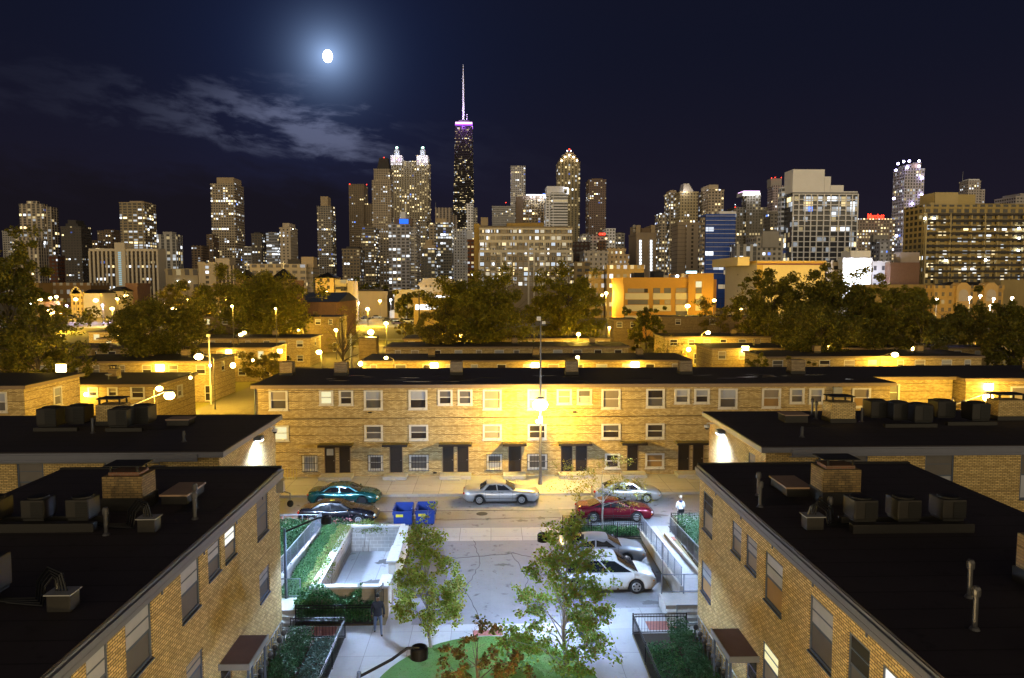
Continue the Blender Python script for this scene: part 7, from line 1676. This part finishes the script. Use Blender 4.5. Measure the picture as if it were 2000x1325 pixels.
# far cars on the avenue
FARC = [('violet_far_paint', (.10, .08, .30)), ('white_far_paint', (.6, .6, .62)), ('dark_far_paint', (.05, .05, .06))]
for nm_, c_ in FARC: plain(nm_, c_, .3, .2)
def far_car(px, py, label, mat):
    x, y = G(px, py); t = thing('parked_car', label, 'car', (x, y, 0), 'distant parked cars')
    MB().box(x-2.2, x+2.2, y-.9, y+.9, .3, .85).build('body', mat, t, bevel=.12)
    MB().prism([(x-1.5, y-.85), (x+1.2, y-.85), (x+1.2, y+.85), (x-1.5, y+.85)], .85, 1.42, [(x-1.0, y-.7), (x+.5, y-.7), (x+.5, y+.7), (x-1.0, y+.7)]).build('cabin', CARG, t)
    for a in (-1.4, 1.4):
        for s in (-.8, .8): MB().tube([(x+a, y+s-.1, .33), (x+a, y+s+.1, .33)], .33, 12).build('wheel', RUBBER, t)
for i, (px, py, lb, k) in enumerate(((777, 634, 'far violet-lit car with glowing headlight beyond the field', 0), (757, 628, 'far dark car beyond the field, left of the violet one', 2), (797, 630, 'far white car beyond the field near the pale shop', 1), (735, 622, 'far white car parked before the flat hall', 1), (715, 624, 'far dark car parked before the flat hall', 2), (90, 622, 'far white car on the avenue by the big lamp', 1), (140, 621, 'far dark car on the avenue before the gabled house', 2), (168, 622, 'far white car on the avenue before the plain house', 1))):
    far_car(px, py, lb, MATS[FARC[k][0]])

# ================================================================ PEOPLE
SKIN = plain('skin', (.20, .11, .07), .6, 0, .1, 8); SHOE = plain('shoe', (.03, .03, .03), .6)
def skin_body(name, joints, edges, radii, zones, parent):
    """joints: name->(x,y,z); grown with Skin + Subsurf into ONE surface; zones: function(co)->material index"""
    names = list(joints); me = bpy.data.meshes.new(name); me.from_pydata([joints[k] for k in names], [(names.index(a), names.index(b)) for a, b in edges], [])
    tmp = bpy.data.objects.new(name, me); COL.objects.link(tmp)
    md = tmp.modifiers.new('skin', 'SKIN'); md.use_smooth_shade = True
    for i, k in enumerate(names):
        sv = me.skin_vertices[0].data[i]; sv.radius = radii[k] if isinstance(radii[k], tuple) else (radii[k], radii[k]); sv.use_root = (k == 'pelvis')
    ss = tmp.modifiers.new('sub', 'SUBSURF'); ss.levels = 2; ss.render_levels = 2
    bpy.context.view_layer.update()
    out = bpy.data.meshes.new_from_object(tmp.evaluated_get(bpy.context.evaluated_depsgraph_get()))
    bpy.data.objects.remove(tmp); out.name = name; out.materials.clear()
    for m in zones[0]: out.materials.append(m)
    for p in out.polygons: p.material_index = zones[1](p.center); p.use_smooth = True
    o = bpy.data.objects.new(name, out); COL.objects.link(o); o.parent = parent; return o
def person(label, loc, rz, H, pose, jacket, jeans, cap=None, bag=False, hood=None, walk=0, skin=SKIN, hairm=None):
    t = thing('person', label, 'person', loc, None); s = H/1.78
    J = dict(pelvis=(0, 0, .95), belly=(0, .01, 1.10), chest=(0, .0, 1.33), neck=(0, .0, 1.49), head0=(0, -.01, 1.60), head1=(0, -.01, 1.72))
    E_ = [('pelvis', 'belly'), ('belly', 'chest'), ('chest', 'neck'), ('neck', 'head0'), ('head0', 'head1')]
    Rr = dict(pelvis=(.165, .12), belly=(.155, .115), chest=(.18, .125), neck=.062, head0=(.082, .098), head1=(.075, .088))
    for sd, sx in (('l', -1), ('r', 1)):
        w = walk*sx
        J['hip'+sd] = (sx*.10, 0, .90); J['knee'+sd] = (sx*.115, -.02-w*.20, .50+abs(walk)*.01); J['ank'+sd] = (sx*.12, .02-w*.30, .10); J['toe'+sd] = (sx*.135, -.13-w*.30, .045)
        Rr['hip'+sd] = .098; Rr['knee'+sd] = .066; Rr['ank'+sd] = .048; Rr['toe'+sd] = .042
        E_ += [('pelvis', 'hip'+sd), ('hip'+sd, 'knee'+sd), ('knee'+sd, 'ank'+sd), ('ank'+sd, 'toe'+sd)]
        J['sh'+sd] = (sx*.19, .01, 1.41); Rr['sh'+sd] = .075; E_ += [('chest', 'sh'+sd)]
        el, wr_ = pose[sd]; J['el'+sd] = el; J['wr'+sd] = wr_; Rr['el'+sd] = .055; Rr['wr'+sd] = .036; E_ += [('sh'+sd, 'el'+sd), ('el'+sd, 'wr'+sd)]
        e_, w_ = Vector(el), Vector(wr_); d = (w_-e_).normalized(); J['palm'+sd] = tuple(w_+d*.075); Rr['palm'+sd] = (.036, .022); E_ += [('wr'+sd, 'palm'+sd)]
    for k in J: J[k] = tuple(c*s for c in J[k])
    for k in Rr: Rr[k] = tuple(c*s for c in Rr[k]) if isinstance(Rr[k], tuple) else Rr[k]*s
    wz = {sd: Vector(J['wr'+sd]) for sd in 'lr'}
    def zone(c):
        for sd in 'lr':
            if (c-wz[sd]).length < .13*s and (c-wz[sd]).dot(Vector(J['palm'+sd])-wz[sd]) > 0: return 0
        if c.z < .10*s: return 3
        if c.z < .90*s: return 2
        if c.z < 1.52*s: return 1
        return 0
    body = skin_body('body', J, E_, Rr, ([skin, jacket, jeans, SHOE], zone), t)
    # fingers: five tapered, bent chains rooted in each palm
    for sd, sx in (('l', -1), ('r', 1)):
        pw_, pp = Vector(J['wr'+sd]), Vector(J['palm'+sd]); d = (pp-pw_).normalized(); side = d.cross(Vector((1, 0, 0))).normalized(); inn = side.cross(d).normalized()*(-sx)
        hm = MB()
        for k, ln in enumerate((.062, .072, .078, .068)):
            o_ = side*((k-1.5)*.019*s); a = pp+o_; b_ = a+d*ln*.5*s+inn*.008*s; c_ = b_+d*ln*.38*s+inn*.024*s
            hm.tube([tuple(a-d*.02*s), tuple(b_), tuple(c_)], [.0095*s, .0085*s, .006*s], 6)
        a = pw_+d*.03*s+side*.028*s; hm.tube([tuple(a), tuple(a+side*.02*s+d*.03*s+inn*.01*s), tuple(a+side*.022*s+d*.06*s+inn*.02*s)], [.012*s, .010*s, .007*s], 6)
        o = bpy.data.objects.new('hand', hm.mesh('hand', skin)); COL.objects.link(o); o.parent = t
    hd = Vector(J['head1']); hy = hd.y
    f = MB().ball((0, hy-.10*s, hd.z-.045*s), .016*s, (.8, 1.3, 1.2), 8, 6); o = bpy.data.objects.new('nose', f.mesh('nose', skin)); COL.objects.link(o); o.parent = t
    for sx in (-1, 1):
        o = bpy.data.objects.new('eye', MB().ball((sx*.032*s, hy-.085*s, hd.z-.015*s), .012*s, n=8, m=6).mesh('eye', LBW)); COL.objects.link(o); o.parent = t
        o = bpy.data.objects.new('ear', MB().ball((sx*.083*s, hy, hd.z-.03*s), .026*s, (.4, .8, 1.2), 8, 6).mesh('ear', skin)); COL.objects.link(o); o.parent = t
    o = bpy.data.objects.new('mouth', MB().box(-.022*s, .022*s, hy-.096*s, hy-.088*s, hd.z-.088*s, hd.z-.080*s).mesh('mouth', plain('lip', (.2, .06, .05)) if 'lip' not in MATS else MATS['lip'])); COL.objects.link(o); o.parent = t
    if cap:
        m = MB().ball((0, hy+.005*s, hd.z+.025*s), .105*s, (.92, 1.08, .82), 16, 10)
        m.box(-.07*s, .07*s, hy-.20*s, hy-.06*s, hd.z+.015*s, hd.z+.028*s)
        o = bpy.data.objects.new('cap', m.mesh('cap', cap)); COL.objects.link(o); o.parent = t
    else:
        o = bpy.data.objects.new('hair', MB().ball((0, hy+.012*s, hd.z+.02*s), .10*s, (.92, 1.02, .95), 16, 10).mesh('hair', hairm or ACD)); COL.objects.link(o); o.parent = t
    # jacket hem and collar
    m = MB()
    ring = lambda z, rx, ry: [(rx*math.cos(2*math.pi*k/18), ry*math.sin(2*math.pi*k/18), z) for k in range(18)]
    P_ = [ring(.86*s, .185*s, .15*s), ring(1.0*s, .182*s, .145*s), ring(1.2*s, .185*s, .14*s)]
    for r in P_: m.v += r
    for i in range(2):
        for k in range(18): k2 = (k+1) % 18; m.f.append((i*18+k, i*18+k2, (i+1)*18+k2, (i+1)*18+k)); m.mi.append(0)
    o = bpy.data.objects.new('jacket_hem', m.mesh('jacket_hem', jacket, smooth=True)); COL.objects.link(o); o.parent = t
    if hood:
        o = bpy.data.objects.new('hood', MB().ball((0, .045*s, 1.475*s), .115*s, (1.1, .85, .72), 14, 8).mesh('hood', hood, smooth=True)); COL.objects.link(o); o.parent = t
    t.rotation_euler = (0, 0, rz)
    return t
WJ = plain('white_jacket', (.74, .75, .76), .8, 0, .15, 6); JN = plain('blue_jeans', (.03, .05, .12), .85, 0, .3, 6); DJ = plain('dark_jacket', (.02, .025, .05), .8, 0, .2, 6); GJ = plain('faded_jeans', (.12, .18, .32), .85, 0, .25, 6); NAVY = plain('navy_cloth', (.02, .035, .13), .8)
p1 = person('person in a white cap and white jacket standing at the kerb, seen from behind', (12.1, 45.75, 0), math.pi+.12, 1.80, dict(l=((-.27, .02, 1.13), (-.20, -.18, 1.02)), r=((.27, .0, 1.13), (.20, -.19, 1.04))), WJ, JN, cap=plain('white_cap', (.82, .82, .82), .7), hood=NAVY)
t = thing('shoulder_bag', 'black shoulder bag hanging behind the standing man with its strap', 'bag', (12.1, 45.75, 0)); t.rotation_euler = (0, 0, math.pi+.12)
for nm_, m in (('bag_body', MB().box(-.17, .20, .13, .24, .80, 1.02)), ('bag_flap', MB().box(-.175, .205, .235, .25, .88, 1.03)), ('strap', MB().tube([(-.16, .16, 1.02), (-.06, .19, 1.22), (-.02, .17, 1.38), (-.06, .05, 1.47), (-.10, -.08, 1.42)], .016, 5).tube([(.18, .16, 1.02), (.20, .08, 1.18), (.10, -.12, 1.36), (-.10, -.08, 1.42)], .016, 5))):
    o = bpy.data.objects.new(nm_, m.mesh(nm_, BLK if nm_ != 'strap' else ACD)); COL.objects.link(o); o.parent = t
person('person in a dark jacket and faded jeans walking on the court walk by the enclosure', (-4.95, 31.35, .02), math.pi*.08, 1.76, dict(l=((-.26, .08, 1.14), (-.27, -.02, .90)), r=((.26, -.06, 1.14), (.27, -.16, .92))), DJ, GJ, walk=.8)

# ================================================================ TREES AND PLANTS
LF_MAP = leafmat('maple_leaf', [(.24, .38, .04), (.32, .46, .06), (.40, .46, .08), (.36, .28, .06), (.20, .34, .04)], .55)
LF_MAP2 = leafmat('maple_leaf_bronze', [(.18, .32, .04), (.26, .40, .05), (.30, .22, .05), (.19, .34, .04), (.28, .40, .06)], .55)
LF_RED = leafmat('red_maple_leaf', [(.17, .10, .03), (.22, .12, .03), (.12, .12, .03), (.14, .16, .03)], .35)
LF_LOC = leafmat('locust_leaf', [(.30, .30, .05), (.36, .30, .06), (.22, .27, .05)], .4)
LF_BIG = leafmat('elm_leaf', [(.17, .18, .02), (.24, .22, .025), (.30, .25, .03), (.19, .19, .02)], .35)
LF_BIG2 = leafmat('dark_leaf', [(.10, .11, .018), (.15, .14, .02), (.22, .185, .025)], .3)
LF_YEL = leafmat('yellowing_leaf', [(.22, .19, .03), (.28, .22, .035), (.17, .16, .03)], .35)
LF_IVY = leafmat('ivy_leaf', [(.025, .10, .03), (.04, .14, .045), (.06, .17, .06), (.10, .22, .06)], .25)
LF_IVY2 = leafmat('ivy_leaf_pale', [(.10, .22, .04), (.16, .28, .06), (.22, .27, .09), (.26, .20, .08)], .3)
LF_SHR = leafmat('shrub_leaf', [(.02, .075, .025), (.035, .11, .04), (.06, .15, .07)], .25)
LF_BLU = leafmat('blue_juniper', [(.06, .13, .10), (.10, .19, .16), (.15, .24, .22)], .15)
make_tree('young maple with a yellow-green lit crown standing at the court edge beside the lawn', (-2.55, 30.05, .02), 6.15, 1.62, 1.0, 8500, .125, LF_MAP, 11, None, BARKL, nl=26, clus=330, crs=.17, trunk_r=.075, shape='cone', lean=(-.3, 0))
make_tree('fuller maple hiding the minivan rear, growing between the lawn and right walk', (2.85, 27.7, .02), 6.6, 2.15, .45, 11500, .13, LF_MAP2, 23, None, BARKL, nl=32, clus=380, crs=.16, trunk_r=.09, shape='cone', lean=(-.05, 0))
make_tree('reddish tree top reaching up from the bottom edge in front of the lawn', (-.3, 16.3, .02), 7.35, .98, 5.3, 2400, .09, LF_RED, 31, None, BARK, nl=20, clus=64, crs=.17, trunk_r=.06)
make_tree('thin street tree with sparse yellow fronds in front of the maroon coupe', (6.85, 44.0, .05), 4.35, 2.5, 1.9, 2300, .11, LF_LOC, 41, None, BARKL, nl=13, clus=70, crs=.17, trunk_r=.07, shape='vase')
def btree(label, cx, ytop, wpx, Y, mat, n, seed, crown0=3.0, ybot=None, ls=.42, fill=None, shape='round', nl=16, clus=110, bark=None, trunk_r=.35, crs=.19, group=None, lean=(0, 0)):
    x, z = W(cx, ytop, Y); return make_tree(label, (x, Y, 0), z, wpx*Y/1437/2, crown0, int(n*(1.35 if shape == 'round' else 1)), ls*1.12, mat, seed, group, bark or BARK, nl, clus, crs, trunk_r, shape, ry=wpx*Y/1437/2*.8, lean=lean, fill=(.72 if shape == 'round' else 0))
btree('huge dark tree filling the left edge above the row roofs', 8, 452, 170, 84, LF_BIG2, 17000, 51, 3.5, ls=.34, clus=190, nl=22)
btree('lower bushy tree leaning in at the left edge below the huge one', 70, 585, 190, 76, LF_BIG2, 9000, 52, 1.5, ls=.30, clus=120)
btree('round-crowned dark tree standing among the left row houses', 298, 573, 196, 106, LF_BIG2, 15000, 53, 3.6, ls=.36, clus=170, nl=22, trunk_r=.4)
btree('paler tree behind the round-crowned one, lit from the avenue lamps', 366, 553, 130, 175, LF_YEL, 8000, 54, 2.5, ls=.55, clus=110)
btree('broad full tree in front of the church towers', 505, 527, 205, 160, LF_BIG, 19000, 55, 2.5, ls=.50, clus=190, nl=24, trunk_r=.45)
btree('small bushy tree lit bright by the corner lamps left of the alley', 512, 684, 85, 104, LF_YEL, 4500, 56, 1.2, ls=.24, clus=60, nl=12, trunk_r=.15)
btree('small yellowing tree near the alley row, right of the end wall', 548, 700, 50, 100, LF_YEL, 2200, 57, .8, ls=.22, clus=40, nl=9, trunk_r=.12)
btree('nearly bare tree with thin branches rising from the alley', 668, 592, 92, 120, LF_YEL, 900, 58, 3.5, ls=.22, clus=70, nl=20, trunk_r=.26, shape='vase')
btree('broad-crowned tree at centre spreading over the rear row houses', 930, 536, 218, 128, LF_BIG, 21000, 59, 3.5, ls=.42, clus=210, nl=26, trunk_r=.5)
btree('low spreading tree in front of the central tree at its left', 870, 585, 130, 124, LF_YEL, 8000, 60, 2.5, ls=.36, clus=90, nl=14)
btree('tall dark tree right of the central tree', 1110, 521, 148, 140, LF_BIG, 15000, 61, 3.0, ls=.45, clus=150, nl=20, trunk_r=.45)
btree('small dark tree before the orange building', 1263, 587, 76, 150, LF_BIG2, 6000, 62, 1.0, ls=.40, clus=70, nl=12, trunk_r=.2)
btree('wispy half-bare tree beside the right-hand arm lamp', 1305, 645, 90, 112, LF_YEL, 1500, 63, 1.0, ls=.20, clus=60, nl=16, trunk_r=.15, shape='vase')
btree('thin orange-lit tree between the orange building and the dark trees', 1408, 574, 96, 158, LF_YEL, 3600, 64, 1.5, ls=.36, clus=70, nl=14, trunk_r=.2, shape='vase')
btree('large dark tree first in the right-hand group, before the warehouse', 1510, 530, 150, 140, LF_BIG2, 14000, 65, 2.0, ls=.45, clus=140, nl=20)
btree('large dark tree in the middle of the right-hand group', 1630, 526, 190, 135, LF_BIG2, 18000, 66, 2.0, ls=.45, clus=180, nl=22)
btree('large tree at the right of the group with a yellow-lit top', 1745, 548, 150, 130, LF_BIG, 14000, 67, 2.0, ls=.42, clus=150, nl=20)
btree('low dark tree filling the gap under the right-hand group', 1570, 600, 160, 122, LF_BIG2, 10000, 68, 1.0, ls=.38, clus=110, nl=16)
btree('low dark tree spreading over the lit long row house at right', 1605, 612, 170, 109, LF_BIG2, 10000, 93, 1.2, ls=.36, clus=120, nl=16)
btree('dark tree bridging the right-hand group and the right-edge trees', 1805, 588, 130, 112, LF_BIG2, 10000, 94, 1.0, ls=.38, clus=120, nl=16)
btree('dark tree before the arched brick building at right', 1880, 588, 150, 120, LF_BIG2, 13000, 69, 1.5, ls=.38, clus=140, nl=18)
btree('dark tree cut off by the right edge over the row roofs', 1985, 582, 150, 108, LF_BIG2, 13000, 70, 1.5, ls=.36, clus=140, nl=18)
btree('squat dark tree over the right-hand row roofs', 1700, 620, 170, 116, LF_BIG2, 9000, 71, .8, ls=.36, clus=110, nl=16)
btree('dark tree mass before the low hall left of the pale school hall', 795, 565, 70, 300, LF_BIG2, 4000, 72, .5, ls=.8, clus=60, nl=10)
btree('dark trees around the roof of the low flat hall', 726, 551, 80, 380, LF_BIG2, 3500, 73, .5, ls=1.0, clus=60, nl=10)
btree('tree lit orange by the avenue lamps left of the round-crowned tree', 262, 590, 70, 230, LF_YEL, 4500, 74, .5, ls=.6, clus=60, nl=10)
btree('small tree before the ornate gabled house', 122, 588, 40, 280, LF_BIG, 2500, 75, .5, ls=.6, clus=40, nl=8)
btree('small round tree before the plain house', 172, 604, 26, 270, LF_BIG, 1500, 76, .5, ls=.5, clus=30, nl=8)
btree('bushy shrub on the roofline of the right-hand rear row', 1565, 695, 60, 98, LF_YEL, 2500, 77, .5, ls=.2, clus=40, nl=10, trunk_r=.1)
btree('leafless spiky shrub before the lit long row house at right', 1480, 690, 55, 97, LF_BIG, 1600, 78, .4, ls=.2, clus=36, nl=12, trunk_r=.1)
btree('bushy small tree by the left shop corner beyond the field', 792, 625, 40, 200, LF_YEL, 1800, 79, .5, ls=.4, clus=30, nl=8)
rg = np.random.default_rng(12)
def bushes(name, label, cat, boxes, n, size, mat, seed, core=None, kind=None, group=None, round_=True):
    """leaf volume over boxes (x0,x1,y0,y1,z0,z1); dark twigs inside"""
    rg = np.random.default_rng(seed); vol = np.array([(b[1]-b[0])*(b[3]-b[2])*(b[5]-b[4])**.5 for b in boxes]); idx = rg.choice(len(boxes), n, p=vol/vol.sum())
    B = np.array(boxes, dtype=float)[idx]; u = rg.uniform(0, 1, (n, 3)); u[:, 2] = u[:, 2]**.55
    x = B[:, 0]+(B[:, 1]-B[:, 0])*u[:, 0]; y = B[:, 2]+(B[:, 3]-B[:, 2])*u[:, 1]
    lump = .78+.22*np.sin(x*2.9+1.3*np.sin(y*1.7))*np.cos(y*2.3)
    z = B[:, 4]+(B[:, 5]-B[:, 4])*u[:, 2]*lump
    t = thing(name, label, cat, (float(np.mean(B[:, 0])), float(np.mean(B[:, 2])), 0), group)
    if kind: t['kind'] = kind
    leaf_mesh('foliage', np.stack([x, y, z], 1), size, mat, seed, flat=.7, parent=t)
    m = MB(); rr = random.Random(seed)
    for b in boxes:
        for i in range(max(3, int((b[1]-b[0])*(b[3]-b[2])*.8))):
            xx, yy = rr.uniform(b[0], b[1]), rr.uniform(b[2], b[3]); m.tube([(xx, yy, 0), (xx+rr.uniform(-.2, .2), yy+rr.uniform(-.2, .2), b[4]+(b[5]-b[4])*.7)], [.015, .006], 4)
    m.build('stems', BARK, t)
    return t
bushes('ivy', 'dark green ivy covering the slope between the left rail and the enclosure', 'ivy', [(-10.2, -8.7, 33.8, 44.6, .05, .75)], 20000, .10, LF_IVY, 81, kind='stuff')
bushes('ivy', 'pale yellow-green creeper hanging over the left wall of the enclosure', 'creeper', [(-8.8, -8.15, 33.4, 42.2, .8, 1.62), (-8.1, -7.93, 35, 37.0, .7, 1.5), (-8.4, -5.9, 41.42, 42.3, .9, 1.68), (-7.4, -6.2, 41.30, 41.44, 1.0, 1.55), (-8.5, -7.98, 33.2, 41.4, 1.2, 1.68)], 13000, .10, LF_IVY2, 82, kind='stuff')
bushes('ivy', 'thick green ivy tumbling over the front wall of the enclosure', 'ivy', [(-8.9, -5.9, 32.4, 33.3, .1, 1.72), (-8.7, -5.4, 32.25, 32.9, .05, .8), (-6.0, -5.1, 32.5, 32.95, .05, .9)], 9000, .11, LF_IVY, 83, kind='stuff')
bushes('hedge', 'dark hedge between the left rail and the rear brick block', 'hedge', [(-12.9, -10.75, 34.8, 44.4, .1, 1.25)], 16000, .10, LF_SHR, 84)
bushes('rose_bushes', 'row of pink-flowered rose bushes along the left street railing', 'rose bushes', [(-14, -8.3, 44.75, 45.3, .1, .85)], 3200, .08, LF_SHR, 85, kind='stuff')
C = np.stack([rg.uniform(-14, -8.4, 150), rg.uniform(44.6, 45.3, 150), rg.uniform(.55, .95, 150)], 1)
tag(leaf_mesh('rose_blooms', C, .12, leafmat('pink_petals', [(.6, .12, .15), (.75, .35, .35), (.5, .05, .08)], .2), 86), 'pink rose blooms scattered over the street-side bushes', 'flowers', kind='stuff')
bushes('hedge', 'clipped dark green hedge along the left bed beside the gas meters', 'hedge', [(-8.5, -7.55, 18, 30.8, .05, .95)], 13000, .09, LF_SHR, 87)
bushes('juniper', 'low blue-green juniper ground cover inside the left bed fence', 'ground cover', [(-7.5, -6.5, 18, 30.6, .03, .42)], 9000, .09, LF_BLU, 88, kind='stuff')
bushes('shrub', 'dark shrubs against the meters in the right bed', 'shrubs', [(7.6, 8.4, 29.0, 30.7, .05, 1.2), (7.7, 8.5, 26.5, 28.8, .05, .95), (7.5, 8.4, 20, 26, .05, 1.1)], 12000, .09, LF_SHR, 89)
bushes('ground_cover', 'low mixed green plants in the right bed beside the iron fence', 'ground cover', [(6.4, 7.7, 18, 29.6, .03, .5)], 9000, .10, LF_IVY, 90, kind='stuff')
bushes('grass_strip', 'tall grass strip between the two iron fences above the silver car', 'grass', [(4.6, 9.0, 43.3, 44.4, .03, .5)], 4500, .11, LF_IVY, 91, kind='stuff')
bushes('shrub', 'green shrubs between the ramp and the brick block behind the standing man', 'shrubs', [(11.4, 13.2, 35, 44.6, .05, 1.3)], 12000, .10, LF_SHR, 92)
